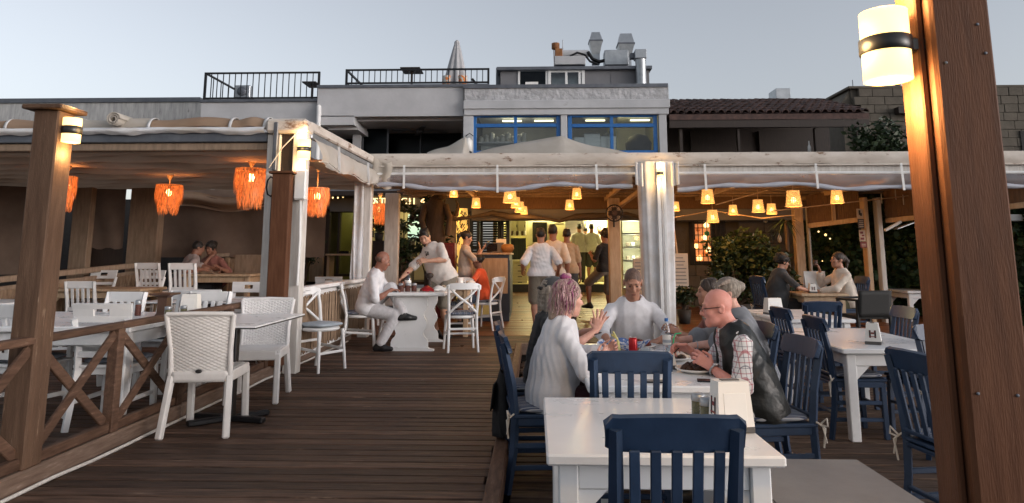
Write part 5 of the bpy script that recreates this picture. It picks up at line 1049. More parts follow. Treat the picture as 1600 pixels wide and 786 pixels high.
xp = mk_x(True); xp.location = (-2.42,7.95,L0); xp.rotation_euler = (0,0,R(-118)); tag(xp, 'white cross-back chair with a pale grey round cushion by the corner post', None, GX)
xch('white cross-back chair under the cross-legged man', (-2.38,9.62,L0), R(-78), GX)
xch('empty white cross-back chair with its back to us at the scalloped table', (-1.0,9.58,L0), R(14), GX)
xch('white cross-back chair under the girl in orange', (-.84,12.1,L0), R(66), GX)
xch('white cross-back chair behind the scalloped table under the dark bag', (-2.05,10.4,L0), R(-80), GX)
xch('white cross-back chair tucked in at the small table beside the girl in orange', (-1.2,11.35,L0), R(190), GX)
# woven plastic chairs
def mk_wicker(m):
    t = thing('wicker_chair', '', 'chair', (0,0,0)); m = M[m]
    def weave(u, v, nu, nv): return .0045*math.cos(u*nu*math.pi)*math.cos(v*nv*2*math.pi)*1.0
    def back(u, v):
        w = .40+.055*v; q = 2*u-1; y = -.20-.085*v-.03*(1-q*q)+weave(u, v, 17, 17); return (w/2*q, y, .44+.405*v)
    MB().sheet(back, 102, 102, .012).build('backrest', m, t)
    def fr(a, b, w, d): return MB().bar(a, b, w, d, .008)
    for s in (-1,1):
        MB().tube([(s*.205,-.20,.40),(s*.205,-.23,.6),(s*.232,-.29,.85)], [.022,.02,.018], 8).build('back_frame', m, t)
        mb = MB(); mb.prism([(s*.255,0),(s*.215,0),(s*.17,.40),(s*.235,.40)][::s], -.315, -.275) if False else mb.bar((s*.225,-.285,0),(s*.20,-.20,.42),.05,.045,.012); mb.build('leg', m, t); MB().bar((s*.205,.245,0),(s*.2,.215,.42),.05,.045,.012).build('leg', m, t)
        MB().bar((s*.207,-.20,.408),(s*.207,.22,.408),.035,.075,.01).build('seat_rail', m, t)
    MB().tube([(-.23,-.29,.85),(0,-.322,.856),(.23,-.29,.85)], .017, 8).build('back_frame', m, t)
    MB().bar((-.19,.222,.405),(.19,.222,.405),.08,.034,.01,(0,1,0)).build('seat_rail', m, t)
    def apr(u, v): q = 2*u-1; return (.2*q, -.222-.012*(1-q*q), .372+.075*v)
    MB().sheet(apr, 12, 3, .02).build('back_apron', m, t)
    MB().sheet(lambda u, v: (-.19+.38*u, -.2+.42*v, .445-.012*math.sin(u*3.14)*math.sin(v*3.14)+weave(u, v, 17, 17)*.6), 60, 60, .012).build('seat', m, t)
    MB().lathe([(.0,0),(.024,0),(.022,.006),(0,.006)], n=12, sy=.6).build('maker_badge', M['logo_black'], t, (.0,-.245,.45)).rotation_euler = (R(90),0,0); return t
w1 = mk_wicker('wicker'); w1.location = (-2.42,5.27,L0); w1.rotation_euler = (0,0,R(7)); tag(w1, 'cream woven plastic chair nearest the railing, its back turned to us', None, 'woven plastic chairs')
w2 = mk_wicker('wicker_cool'); w2.location = (-2.475,6.34,L0); w2.rotation_euler = (0,0,R(190)); tag(w2, 'white woven plastic chair facing us behind the black-legged table', None, 'woven plastic chairs')
# dark armchair near the women
t = thing('armchair', 'dark woven armchair in front of the woman in the cream top', 'chair', (4.62,10.1,L0), R(10)); m = M['rubber']
for sx in (-1,1):
    for sy in (-1,1): MB().bar((sx*.24,sy*.22,0),(sx*.24,sy*.22,.64),.04,.04,.006).build('leg', m, t)
    MB().bar((sx*.24,-.24,.65),(sx*.24,.24,.65),.05,.03,.008).build('armrest', m, t)
MB().box((0,0,.42),(.46,.44,.05),.01).build('seat', m, t); MB().sheet(lambda u,v: (-.24+.48*u,-.24-.05*v,.42+.36*v), 10, 6, .03).build('backrest', m, t); MB().tube([(-.24,.24,.65),(-.2,.27,.66),(.2,.27,.66),(.24,.24,.65)], .018, 6).build('armrest', m, t)
# ================================================================ tables
GT = 'white wooden tables'
def table(label, x0, x1, y0, y1, z, z0=0.0, m='table_top', lw=.075, rz=0, ov=.045, group=GT, name='table', cat='table', th=.042):
    t = thing(name, label, cat, ((x0+x1)/2, (y0+y1)/2, z0), rz, group); w, d, h = x1-x0, y1-y0, z-z0; mm = M[m]
    MB().box((0,0,h-th/2),(w,d,th),.008).build('table_top', mm, t)
    for sx in (-1,1):
        for sy in (-1,1): MB().box((sx*(w/2-ov-lw/2), sy*(d/2-ov-lw/2), (h-th)/2),(lw,lw,h-th-.004),.006).build('leg', mm, t)
    for sy in (-1,1): MB().box((0, sy*(d/2-ov-lw/2+.012), h-th-.052),(w-2*ov-2*lw-.004,.022,.09),.004).build('apron', mm, t)
    for sx in (-1,1): MB().box((sx*(w/2-ov-lw/2+.012),0,h-th-.052),(.022,d-2*ov-2*lw-.004,.09),.004).build('apron', mm, t)
    for sx in (-1,1):
        for sy in (-1,1):
            x = sx*(w/2-ov-lw-.002); mb = MB().prism([(x,h-th-.1),(x-sx*.11,h-th-.1),(x,h-th-.21)][::sx], sy*(d/2-ov-lw/2)-.014, sy*(d/2-ov-lw/2)+.014); mb.build('bracket', mm, t)
    return t
table('front white table nearest the camera with salt jars and a napkin box', .042,.925,2.72,3.77,.715)
table('white table of the diners, covered with plates and a red can', .30,1.14,4.10,5.05,.715)
table('second white table of the diners, in front of the man in white', .30,1.14,5.055,6.0,.713)
table('long white table on the right with a logo napkin holder', 2.43,3.34,5.72,7.32,.715)
table('white table behind the long right one, holding a plain napkin box', 2.82,3.66,8.25,9.75,.715, rz=R(2))
table('pale table between the two women at the back right', 3.98,4.68,10.65,11.35,.875, L0, 'beige_wood')
table('small white table far right beyond the signed post', 6.75,7.7,13.0,13.9,.80,.25)
table('nearest white table behind the railing on the left', -4.6,-2.94,5.08,6.42,.93,L0)
table('wood-topped table at the back of the left pergola', -7.3,-5.8,10.2,10.95,.95,L0,'beige_wood')
table('white table cut off by the left edge behind the light post', -7.2,-5.75,7.4,8.2,.93,L0)
table('dim table of the seated pair at the back left', -5.9,-4.7,11.5,12.3,1.13,.42,'beige_wood')
table('small pale table with bottles behind the scalloped table', -1.75,-1.0,11.0,11.7,.945,L0,'beige_wood')
table('white table under chairs in the shop gap between the white posts', -3.9,-3.0,12.6,13.3,.98,.24)
def ped(label, x0,x1,y0,y1,z,z0):
    t = thing('pedestal_table', label, 'table', ((x0+x1)/2,(y0+y1)/2,z0)); w,d,h = x1-x0,y1-y0,z-z0
    MB().box((0,0,h-.006),(w,d,.012),.002).build('table_top', M['table_top'], t); MB().box((0,0,h-.0165),(w-.001,d-.001,.008)).build('dark_edge', M['logo_black'], t); MB().box((0,-.12,(h-.02)/2),(.07,.07,h-.025),.006).build('column', M['black_metal'], t)
    for a in (.5,-.5): MB().box((0,-.12,.025),(.62,.06,.04),.008,Matrix.Rotation(a+.25,3,'Z')).build('foot', M['black_metal'], t)
    MB().box((0,-.12,h-.03),(.3,.3,.015),.004).build('plate', M['black_metal'], t); return t
ped('white-topped table on a black pedestal beside the woven chairs', -2.70,-2.03,5.1,6.2,.935,L0); ped('white table on dark pedestal farther back under the left pergola', -4.45,-3.15,7.75,8.5,.925,L0)
# scalloped trestle table
t = thing('trestle_table', 'white table with scalloped panel legs beside the cross-legged man', 'table', (-1.68,10.02,L0)); h = .77
MB().box((0,0,h-.024),(.97,1.3,.048),.012).build('table_top', M['table_top'], t)
half = [(.235,h-.05),(.235,.60),(.225,.555),(.20,.515),(.185,.475),(.20,.435),(.225,.395),(.235,.35),(.225,.305),(.20,.265),(.185,.225),(.20,.185),(.235,.15),(.25,.11),(.25,.045)]
poly = [(x,z) for x,z in half[::-1]]+[(-x,z) for x,z in half]
for y in (-.53,.45):
    MB().prism(poly, y, y+.045).build('panel_leg', M['table_top'], t)
    MB().prism([(-.33,0),(.33,0),(.33,.02),(.27,.03),(.25,.044),(-.25,.044),(-.27,.03),(-.33,.02)], y-.02, y+.065).build('foot', M['table_top'], t)
MB().box((0,-.035,.36),(.05,.93,.1),.006).build('stretcher', M['table_top'], t)
# grey box at the lower right
t = thing('storage_box', 'grey fabric-topped storage box on the deck beside the front table', 'storage box', (1.315,3.42,0))
MB().box((0,0,.395),(.66,.70,.05),.012).build('upper_lid', M['rim_grey'], t); MB().box((0,0,.4225),(.62,.66,.008),.003).build('lid_panel', M['grey_lid'], t); MB().box((.015,-.012,.335),(.67,.71,.045),.012).build('lower_lid', M['rim_grey'], t); MB().box((.01,0,.15),(.62,.66,.30),.012).build('body', M['grey_lid'], t); MB().box((.01,0,.309),(.6,.64,.012)).build('gap_strip', M['logo_black'], t)
# ================================================================ things on the tables
def emblem(t, w, h, y, m1='logo_black', m2='logo_red'):
    for x in (-.36,.36): MB().box((x*w,y,0),(.24*w,.002,h)).build('emblem', M[m1], t)
    MB().box((0,y,h*.12),(.44*w,.002,.22*h)).build('emblem', M[m2], t); MB().box((0,y-.001,-.34*h),(w,.001,.1*h)).build('emblem', M[m2], t)
    for x in (-.3,.3): MB().box((x*w,y-.001,h*.36),(.16*w,.001,.14*h)).build('emblem', M[m2], t)
def napkin(label, loc, rz, w=.155, d=.115, h=.205, em=True, m='napkin_box', base='box_base', group='white napkin holders'):
    t = thing('napkin_holder', label, 'napkin holder', loc, rz, group)
    MB().box((0,0,.012),(w*1.02,d*1.04,.024),.004).build('base', M[base], t)
    vs = [(-w/2,-d/2,.0255),(w/2,-d/2,.0255),(w/2,d/2,.0255),(-w/2,d/2,.0255),(-w*.43,-d*.36,h),(w*.43,-d*.36,h),(w*.43,d*.36,h),(-w*.43,d*.36,h)]
    MB().add(vs, [(3,2,1,0),(4,5,6,7),(0,1,5,4),(1,2,6,5),(2,3,7,6),(3,0,4,7)]).build('case', M[m], t)
    sl_ = math.atan2(d*.14, h-.03); pm_ = MB().box((0,0,0),(w*.62,.004,h*.62),.0018).build('front_window', M['paper'], t, (0,-d*.435-.001,h*.47)); pm_.rotation_euler = (-sl_,0,0)
    MB().box((0,0,h+.002),(w*.5,.03,.004)).build('slot', M['box_base'], t)
    if em:
        e = bpy.data.objects.new('emblem_plate', MB().box((0,0,0),(d*.55,.002,h*.45)).mesh('emblem_plate')); e.data.materials.append(M[m]); S.collection.objects.link(e); e.parent = t; e.location = (-w*.472-.001,0,h*.5); e.rotation_euler = (-math.atan2(w*.07,h),0,R(-90)); emblem(e, d*.45, h*.36, -.002)
    return t
napkin('white napkin box on the front table with a dark red emblem on its side', (.83,3.10,.7155), R(8))
napkin('white napkin holder with a dark red emblem on the long right table', (2.83,6.05,.7155), R(62), .16,.12,.17)
napkin('plain white napkin holder on the table behind the long right one', (2.98,8.95,.7155), R(10), .2,.14,.2, False)
napkin('white napkin holder with a small emblem between the two women', (4.22,10.85,.876), R(80), .15,.11,.14)
napkin('white napkin holder on the far right table beyond the signed post', (7.35,13.4,.801), 0, .2,.14,.2, False)
napkin('white napkin box on the nearest left table beside the brown stand', (-3.0,6.08,.931), R(5), .15,.11,.18, False)
napkin('white napkin box on the diners table near the bottle', (.83,4.72,.7155), R(5), .17,.11,.10, False)
t = thing('brown_stand', 'dark brown flared napkin stand on the nearest left table', 'napkin stand', (-3.22,6.05,.931)); MB().lathe([(.075,0),(.06,.02),(.055,.15),(.075,.165),(.13,.175),(.13,.19),(.0,.19)], n=4, smooth=False).build('body', M['brown_plastic'], t).rotation_euler = (0,0,R(45))
t = thing('menu_card', 'large upright white menu card on the table between the two women', 'menu card', (4.38,11.12,.876), R(5)); MB().box((0,0,.16),(.34,.01,.32),.003,Matrix.Rotation(R(-8),3,'X')).build('card', M['paper'], t); MB().box((0,.05,.15),(.34,.008,.30),.003,Matrix.Rotation(R(10),3,'X')).build('card', M['paper'], t)
def jar(label, loc, m, lid='zinc', h=.07, r=.026, group='glass spice jars with metal lids'):
    t = thing('spice_jar', label, 'jar', loc, 0, group); MB().lathe([(0,0),(r,0),(r*1.05,h*.1),(r,h*.9),(r*.85,h),(0,h)], n=14).build('contents', M[m], t); MB().lathe([(r*.95,h*.94),(r*1.08,h*.96),(r*1.08,h*1.28),(r*.7,h*1.34),(0,h*1.34)], n=14).build('lid', M[lid], t)
    MB().lathe([(r*1.09,.001),(r*1.14,h*.1),(r*1.09,h*.9)], n=14, cap=False).build('glass', M['glass_clear'], t); return t
jar('front herb jar beside the white napkin box on the front table', (.755,3.20,.7155), 'jar_herb', h=.085, r=.03); jar('back spice jar beside the white napkin box on the front table', (.74,3.30,.7155), 'jar_herb', h=.085, r=.03)
for i in range(3): jar(('left','middle','right')[i]+' dark red spice jar of three on the scalloped table', (-1.83+.085*i,9.62+.02*i,L0+.7705), 'jar_red', 'zinc', .085, .034)
for i,(x,y) in enumerate(((-2.88+.0,5.9),(-2.97,5.82))): jar(('right','left')[i]+' spice jar by the railing on the nearest left table', (x-.09,y,.931), 'jar_herb')
jar('slim dark bottle on the nearest left table left of the brown stand', (-3.42,6.0,.931), 'jar_red', 'zinc', .1,.024)
def bottle(label, loc, h=.30, r=.035, cap='frame_blue'):
    t = thing('water_bottle', label, 'bottle', loc); MB().lathe([(0,0),(r,0),(r,h*.62),(r*.9,h*.7),(r*.42,h*.86),(r*.40,h*.92),(0,h*.92)], n=16).build('bottle_body', M['bottle'], t); MB().lathe([(r*1.01,h*.28),(r*1.015,h*.55)], n=16, cap=False).build('paper_label', M['paper'], t); MB().lathe([(r*.44,h*.915),(r*.44,h),(0,h)], n=10).build('cap', M[cap], t)
    MB().lathe([(r*1.02,h*.34),(r*1.022,h*.42)], n=16, cap=False).build('label_band', M['cushion_pale'], t); return t
bottle('tall water bottle with a blue cap on the diners table', (.985,5.35,.7145), .265, .032); bottle('water bottle with a purple cap on the scalloped table', (-1.78,9.85,L0+.7705), .26, .045, 'logo_red')
t = thing('drink_can', 'red drink can on the diners table', 'can', (.705,5.15,.7145)); MB().lathe([(0,0),(.024,0),(.031,.01),(.031,.135),(.025,.148),(0,.146)], n=18).build('can_body', M['can_red'], t); MB().lathe([(.0255,.1482),(.027,.151),(.022,.151)], n=18, cap=False).build('rim', M['steel'], t)
def plate(label, loc, r, food=None, n=14, fh=.04, sd=1, fr=.6):
    t = thing('plate', label, 'plate', loc, 0, 'white plates'); MB().lathe([(0,0),(r*.6,0),(r,.022),(r*1.0,.027),(r*.62,.008),(0,.008)], n=28).build('dish', M['ceramic'], t)
    if food:
        rr = random.Random(sd); mb = MB()
        for i in range(n): a = rr.uniform(0,6.28); q = r*fr*math.sqrt(rr.random()); s_ = rr.uniform(.016,.028); mb.lathe([(0,-s_*.5),(s_*.9,-s_*.2),(s_,s_*.3),(s_*.5,s_*.8),(0,s_)], (q*math.cos(a),q*math.sin(a),.015+fh*(1-q/r)*rr.random()), 7)
        mb.build('food', M[food], t, kind='stuff')
    return t
plate('white plate heaped with red stew in front of the man in white', (.83,5.75,.7145), .15, 'food_red', 40, .05, 1, .62)
plate('white plate of dark meat nearest the bald man', (1.02,4.58,.7155), .13, 'food_brown', 22, .035, 2); plate('white plate of dark food by the grey woman hand', (.98,5.08,.7155), .13, 'food_brown', 16, .03, 3)
plate('empty shallow white plate in the middle of the diners table', (.80,5.45,.7145), .11); plate('white saucer beside the red can', (.80,5.08,.7155), .09); plate('white plate of bread on the scalloped table', (-1.36,10.3,L0+.7705), .13, 'sign_pale', 8, .03, 5)
t = thing('bread_basket', 'basket lined with blue and white checked cloth on the diners table', 'basket', (.68,5.48,.7145))
MB().sheet(lambda u, v: ((.04+.11*v+.02*math.sin(u*25))*math.cos(u*6.283)*1.3, (.04+.11*v)*math.sin(u*6.283)*.8, .01+.07*v*v+.015*math.sin(u*31)*v), 40, 6).build('cloth', M['cloth_blue'], t); MB().lathe([(0,.005),(.1,.005),(.13,.04)], n=16, sy=.7).build('basket_body', M['wicker_basket'], t)
t = thing('drinking_glass', 'glass with a green straw in front of the bald man', 'glass', (.94,4.98,.7155)); MB().lathe([(0,0),(.03,0),(.036,.11),(.034,.11),(.028,.006),(0,.006)], n=16).build('tumbler', M['glass_clear'], t); MB().tube([(.01,0,.01),(.025,.01,.16),(.04,.015,.19),(.08,.015,.195)], .005, 6).build('straw', M['green_plastic'], t)
t = thing('drinking_glass', 'glass with pale yellow straws left of the red can', 'glass', (.59,5.02,.7155)); MB().lathe([(0,0),(.03,0),(.036,.1),(.034,.1),(.028,.006),(0,.006)], n=16).build('tumbler', M['glass_clear'], t); MB().tube([(.0,0,.01),(-.01,.01,.15),(-.05,.015,.18)], .008, 6).build('straw', M['yellow_plastic'], t); MB().tube([(.01,0,.01),(.0,.02,.13),(-.04,.0,.2)], .007, 6).build('straw', M['yellow_plastic'], t)
t = thing('drinking_glass', 'plain empty glass beside the red can', 'glass', (.76,4.95,.7155)); MB().lathe([(0,0),(.028,0),(.034,.1),(.032,.1),(.026,.006),(0,.006)], n=16).build('tumbler', M['glass_clear'], t)
t = thing('paper_packet', 'white and blue paper packet in front of the pink-haired woman', 'packet', (.50,4.88,.7155), R(10)); MB().box((0,0,.012),(.2,.15,.022),.006).build('packet_body', M['paper'], t)
for i in range(3): MB().box((-.05+.05*i,.0,.0245),(.03,.09-.02*i,.001)).build('print', M['frame_blue'], t)
def flat(n, lab, cat, loc, rz, d, m): o = MB().box((0,0,d[2]/2),d,.004).build(n, M[m], None, loc); o.rotation_euler = (0,0,rz); return tag(o, lab, cat)
flat('phone', 'dark phone lying on the diners table by the bald man elbow', 'phone', (1.03,4.25,.7155), R(80), (.075,.155,.009), 'phone'); flat('phone', 'dark phone lying at the near edge of the diners table', 'phone', (.70,4.22,.7155), R(85), (.075,.155,.009), 'phone'); flat('phone', 'dark phone by the cross-legged man on the scalloped table', 'phone', (-1.98,9.58,L0+.7705), R(60), (.08,.16,.02), 'phone')
t = thing('snack_packet', 'red and white crumpled snack packet on the scalloped table', 'packet', (-1.42,9.72,L0+.7705), R(20))
MB().sheet(lambda u, v: (-.15+.16*u, -.1+.2*v, .012+.06*math.sin(u*2.4+.4)*math.sin(v*3.1)+.008*math.sin(v*17+u*11)), 10, 10, .01).build('red_half', M['can_red'], t); MB().sheet(lambda u, v: (.012+.16*u, -.1+.2*v, .02+.055*math.sin((1-u)*2.4+.4)*math.sin(v*3.1)+.008*math.sin(v*15+u*13)), 10, 10, .01).build('white_half', M['paper'], t)
t = thing('pepper_mill', 'dark wooden pepper mill on the table behind the snack packet', 'pepper mill', (-1.55,10.35,L0+.7705)); MB().lathe([(0,0),(.035,0),(.03,.02),(.024,.08),(.028,.13),(.02,.15),(.05,.17),(.062,.2),(.05,.225),(.02,.235),(0,.235)], n=16).build('body', M['dark_wood'], t)
t = thing('mug', 'white mug on the small pale table behind', 'mug', (-1.2,11.3,.9455)); MB().lathe([(0,0),(.05,0),(.055,.14),(.05,.14),(.045,.01),(0,.01)], n=16).build('cup', M['ceramic'], t); MB().tube([(.052,0,.11),(.085,0,.1),(.085,0,.05),(.052,0,.03)], .008, 6).build('handle', M['ceramic'], t)
for i,(x,y) in enumerate(((-1.42,11.2),(-1.36,11.35),(-1.5,11.4))): jar(('left','middle','rear')[i]+' small condiment bottle on the small pale table', (x,y,.9455), ('paper','jar_herb','sign_pale')[i], 'ceramic', .11, .025)
t = thing('dark_bag', 'black handbag hanging on the chair of the pink-haired woman', 'bag', (-.21,4.98,.22))
MB().sheet(lambda u, v: ((.055+.035*(1-v))*math.cos(u*6.283)*(1-.55*v**3)*(1 if v > .04 else .3)+.010*math.sin(u*38+v*7), .155*math.sin(u*6.283)*(1-.30*v)*(1 if v > .04 else .3)+.008*math.sin(u*50+v*11), .46*v+.03*math.sin(u*25+1)*v), 60, 18).build('bag_body', M['bag_cloth'], t); MB().sheet(lambda u, v: (-.075+.02*u-.02*v, -.11+.22*u, .36-.17*v), 6, 4, .008).build('flap', M['bag_cloth'], t); MB().tube([(0,-.1,.45),(.02,-.06,.62),(.02,.06,.62),(0,.1,.45)], .012, 6).build('strap', M['rubber'], t)
t = thing('white_paper', 'white scrunched napkin on the left backrest of the orange girl', 'napkin', (-1.05,11.5,.947)); MB().sheet(lambda u, v: (.09*math.cos(u*6.283)*math.sin(v*3.1), .07*math.sin(u*6.283)*math.sin(v*3.1), .04+.04*math.cos(v*3.1)+.01*math.sin(u*19)), 18, 8).build('paper', M['paper'], t); t['label'] = 'white scrunched napkin on the small pale table by the girl in orange'
c = at(322,434,12); t = thing('folded_cloth', 'pile of folded brown cloth on the table of the seated pair', 'cloth', (c.x-.1,11.9,1.131)); MB().sheet(lambda u, v: (-.35+.7*u, -.2+.4*v, .005+.11*math.sin(u*3.1)*math.sin(v*3.1)+.02*math.sin(u*21+v*9)), 20, 12, .01).build('cloth', M['canvas_tan'], t)
# ================================================================ people: smooth distance-field bodies meshed with surface nets
V3 = lambda *a: np.array(a, dtype=np.float64)
def nrm(v): v = np.asarray(v, float); return v/max(1e-9, np.linalg.norm(v))
def cap(a, b, ra, rb, k=.02, sq=None): return ('c', np.asarray(a, float), np.asarray(b, float), ra, rb, k, sq)
def ell(c, r, Rm=None, k=.02): return ('e', np.asarray(c, float), np.asarray(r, float), np.eye(3) if Rm is None else Rm, k)
def sdist(pr, X, Y, Z):
    if pr[0] == 'c':
        _, a, b, ra, rb, k, sq = pr
        P = [X-a[0], Y-a[1], Z-a[2]]; ab = b-a; f = 1.0
        if sq is not None:
            n, f = sq; t = (P[0]*n[0]+P[1]*n[1]+P[2]*n[2])*(1/f-1); P = [P[i]+n[i]*t for i in range(3)]; ab = ab+n*ab.dot(n)*(1/f-1)
        L = max(1e-9, ab.dot(ab)); t = np.clip((P[0]*ab[0]+P[1]*ab[1]+P[2]*ab[2])/L, 0, 1)
        d = np.sqrt((P[0]-ab[0]*t)**2+(P[1]-ab[1]*t)**2+(P[2]-ab[2]*t)**2)-(ra+(rb-ra)*t); return d*(f if f < 1 else 1)
    _, c, r, Rm, k = pr
    P = [X-c[0], Y-c[1], Z-c[2]]; q = [P[0]*Rm[0,i]+P[1]*Rm[1,i]+P[2]*Rm[2,i] for i in range(3)]
    k0 = np.sqrt((q[0]/r[0])**2+(q[1]/r[1])**2+(q[2]/r[2])**2); k1 = np.sqrt((q[0]/r[0]**2)**2+(q[1]/r[1]**2)**2+(q[2]/r[2]**2)**2)
    return k0*(k0-1)/np.maximum(k1, 1e-6)
def bounds(pr):
    if pr[0] == 'c':
        m = max(pr[3], pr[4]); m *= max(1, pr[6][1] if pr[6] else 1); return np.minimum(pr[1], pr[2])-m, np.maximum(pr[1], pr[2])+m
    m = pr[2].max(); return pr[1]-m, pr[1]+m
def sdf_mesh(name, prims, h, neg=(), planes=(), noise=None):
    lo = np.min([bounds(p)[0] for p in prims], 0)-h*3; hi = np.max([bounds(p)[1] for p in prims], 0)+h*3
    n = np.ceil((hi-lo)/h).astype(int)+1; f = np.full(n, 9.0, np.float32); ax = [lo[i]+h*np.arange(n[i]) for i in range(3)]
    def region(p, mrg):
        a, b = bounds(p); i0 = np.maximum(0, np.floor((a-mrg-lo)/h).astype(int)); i1 = np.minimum(n, np.ceil((b+mrg-lo)/h).astype(int)+1)
        return tuple(slice(x, y) for x, y in zip(i0, i1)), [ax[0][i0[0]:i1[0]][:,None,None], ax[1][i0[1]:i1[1]][None,:,None], ax[2][i0[2]:i1[2]][None,None,:]]
    for p in prims:
        k = p[5] if p[0] == 'c' else p[4]; s, g_ = region(p, k+h*4)
        d = sdist(p, *g_).astype(np.float32); o = f[s]
        if k > 0: hh = np.clip(.5+.5*(o-d)/k, 0, 1); f[s] = o*(1-hh)+d*hh-k*hh*(1-hh)
        else: f[s] = np.minimum(o, d)
    for p in neg:
        k = max(.002, p[5] if p[0] == 'c' else p[4]); s, g_ = region(p, k+h*4)
        if any(x.start >= x.stop for x in s): continue
        d = -sdist(p, *g_).astype(np.float32); o = f[s]; hh = np.clip(.5-.5*(o-d)/k, 0, 1); f[s] = o*(1-hh)+d*hh+k*hh*(1-hh)
    G_ = (ax[0][:,None,None], ax[1][None,:,None], ax[2][None,None,:])
    if noise is not None:
        amp, fr, sd = noise; X, Y, Z = G_; r = np.random.RandomState(sd); tot = 0
        for j in range(3):
            k1 = r.normal(size=3)*fr*(1+.6*j); k2 = r.normal(size=3)*fr*.5
            tot = tot+(1.35*np.sqrt(np.sin(X*k1[0]+Y*k1[1]+Z*k1[2]+2.2*np.sin(X*k2[0]+Y*k2[1]+Z*k2[2]))**2+.02)-.85)/(1+.45*j)
        f += (amp*tot).astype(np.float32)
    for pt, nn in planes: f = np.maximum(f, ((G_[0]-pt[0])*nn[0]+(G_[1]-pt[1])*nn[1]+(G_[2]-pt[2])*nn[2]).astype(np.float32))
    s = f < 0; c = np.zeros(n-1, np.int8)
    for dx in (0,1):
        for dy in (0,1):
            for dz in (0,1): c += s[dx:n[0]-1+dx, dy:n[1]-1+dy, dz:n[2]-1+dz]
    act = (c > 0) & (c < 8); I = np.argwhere(act); idx = np.full(n-1, -1, np.int32); idx[act] = np.arange(len(I))
    cv = {}
    for dx in (0,1):
        for dy in (0,1):
            for dz in (0,1): cv[dx,dy,dz] = f[I[:,0]+dx, I[:,1]+dy, I[:,2]+dz]
    acc = np.zeros((len(I),3)); cnt = np.zeros(len(I))
    for a in cv:
        for axi in range(3):
            if a[axi] == 0:
                b = list(a); b[axi] = 1; b = tuple(b); va, vb = cv[a], cv[b]; m = (va < 0) != (vb < 0); t = va/np.where(np.abs(va-vb) < 1e-9, 1, va-vb)
                for q in range(3): acc[m, q] += a[q]+(t[m] if q == axi else 0)
                cnt[m] += 1
    P = lo+h*(I+acc/np.maximum(cnt,1)[:,None]); F_ = []
    for axi in range(3):
        o1, o2 = (axi+1)%3, (axi+2)%3; sl0 = [slice(None)]*3; sl1 = [slice(None)]*3; sl0[axi] = slice(0,-1); sl1[axi] = slice(1,None)
        A, B = s[tuple(sl0)], s[tuple(sl1)]; E = np.argwhere(A != B)
        if not len(E): continue
        E = E[(E[:,o1] > 0) & (E[:,o2] > 0) & (E[:,o1] < n[o1]-1) & (E[:,o2] < n[o2]-1)]
        def ci(d1, d2): q = E.copy(); q[:,o1] -= d1; q[:,o2] -= d2; return idx[q[:,0],q[:,1],q[:,2]]
        Q = np.stack([ci(1,1), ci(0,1), ci(0,0), ci(1,0)], 1); fl = ~A[E[:,0],E[:,1],E[:,2]]; Q[fl] = Q[fl][:,::-1]; F_.append(Q)
    Q = np.concatenate(F_); Q = Q[(Q >= 0).all(1)]
    me = bpy.data.meshes.new(name); me.vertices.add(len(P)); me.vertices.foreach_set('co', P.astype(np.float32).ravel()); me.loops.add(len(Q)*4); me.loops.foreach_set('vertex_index', Q.astype(np.int32).ravel())
    me.polygons.add(len(Q)); me.polygons.foreach_set('loop_start', np.arange(0,len(Q)*4,4,dtype=np.int32)); me.polygons.foreach_set('loop_total', np.full(len(Q),4,np.int32)); me.polygons.foreach_set('use_smooth', np.ones(len(Q),bool)); me.update(); return me
def ik(a, b, l1, l2, hint):
    d = b-a; L = np.linalg.norm(d)
    if L > (l1+l2)*.995: b = a+d/L*(l1+l2)*.995; d = b-a; L = np.linalg.norm(d)
    x = (l1*l1-l2*l2+L*L)/(2*L); hgt = math.sqrt(max(0, l1*l1-x*x)); u = d/L; hh = np.asarray(hint, float); hh = nrm(hh-u*hh.dot(u)); return a+u*x+hh*hgt, b
def hand(wr, d, n, side, s=1.0, curl=.5, spread=.12, thumb=.6):
    """palm, four bent fingers and a thumb; d finger direction, n palm normal, side +1 right"""
    d = nrm(d); n = nrm(np.asarray(n,float)-d*np.dot(n,d)); w = np.cross(d, n)*side; pr = []
    kn = []
    for i in range(4):
        off = (.032, .011, -.011, -.030)[i]*s; base = wr+d*(.088,.092,.088,.078)[i]*s+w*off; kn.append(base)
        pr.append(cap(wr+d*.018*s+w*off*.55, base, .0135*s, .0105*s, .012, (n, .8)))
        Ls = [(.042,.026,.02),(.047,.030,.021),(.044,.028,.021),(.034,.021,.018)][i]; c = curl*(1+.12*i); p = base; ang = 0; fd = nrm(d+w*spread*(1.2-.8*i))
        for j, L in enumerate(Ls):
            ang += c*(.8,1.0,.7)[j]; q = p+(fd*math.cos(ang)+n*math.sin(ang))*L*s; pr.append(cap(p, q, (.0098,.0090,.0080)[j]*s, (.0090,.0080,.0066)[j]*s, .004)); p = q
    p = wr+d*.022*s+w*.026*s; q = p+nrm(d*.55+w*.75+n*.35*thumb)*.042*s; pr.append(cap(wr+d*.02*s+w*.012*s, p, .014*s, .014*s, .012)); pr.append(cap(p, q, .0135*s, .0105*s, .008))
    q2 = q+nrm(d*.9+w*(.25-.4*thumb)+n*.5*thumb)*.032*s; q3 = q2+nrm(d+n*.5*thumb-w*.2*thumb)*.024*s; pr += [cap(q,q2,.0105*s,.0095*s,.004), cap(q2,q3,.0095*s,.0075*s,.004)]; return pr
def skinmat(n, c, red=.0):
    m = mat('skin_'+n, c, (c[0]*.86,c[1]*.76,c[2]*.70), rough=.5, scale=22, bump=.12, bscale=160, bdist=.002, sss=.08, detail=5, pos=(.3,.7)); return m
SK = {k: skinmat(k, c) for k, c in dict(fair=(.70,.40,.32), pink=(.68,.32,.27), tan=(.42,.22,.15), olive=(.50,.29,.20), dark=(.27,.135,.09), brown=(.28,.13,.09)).items()}
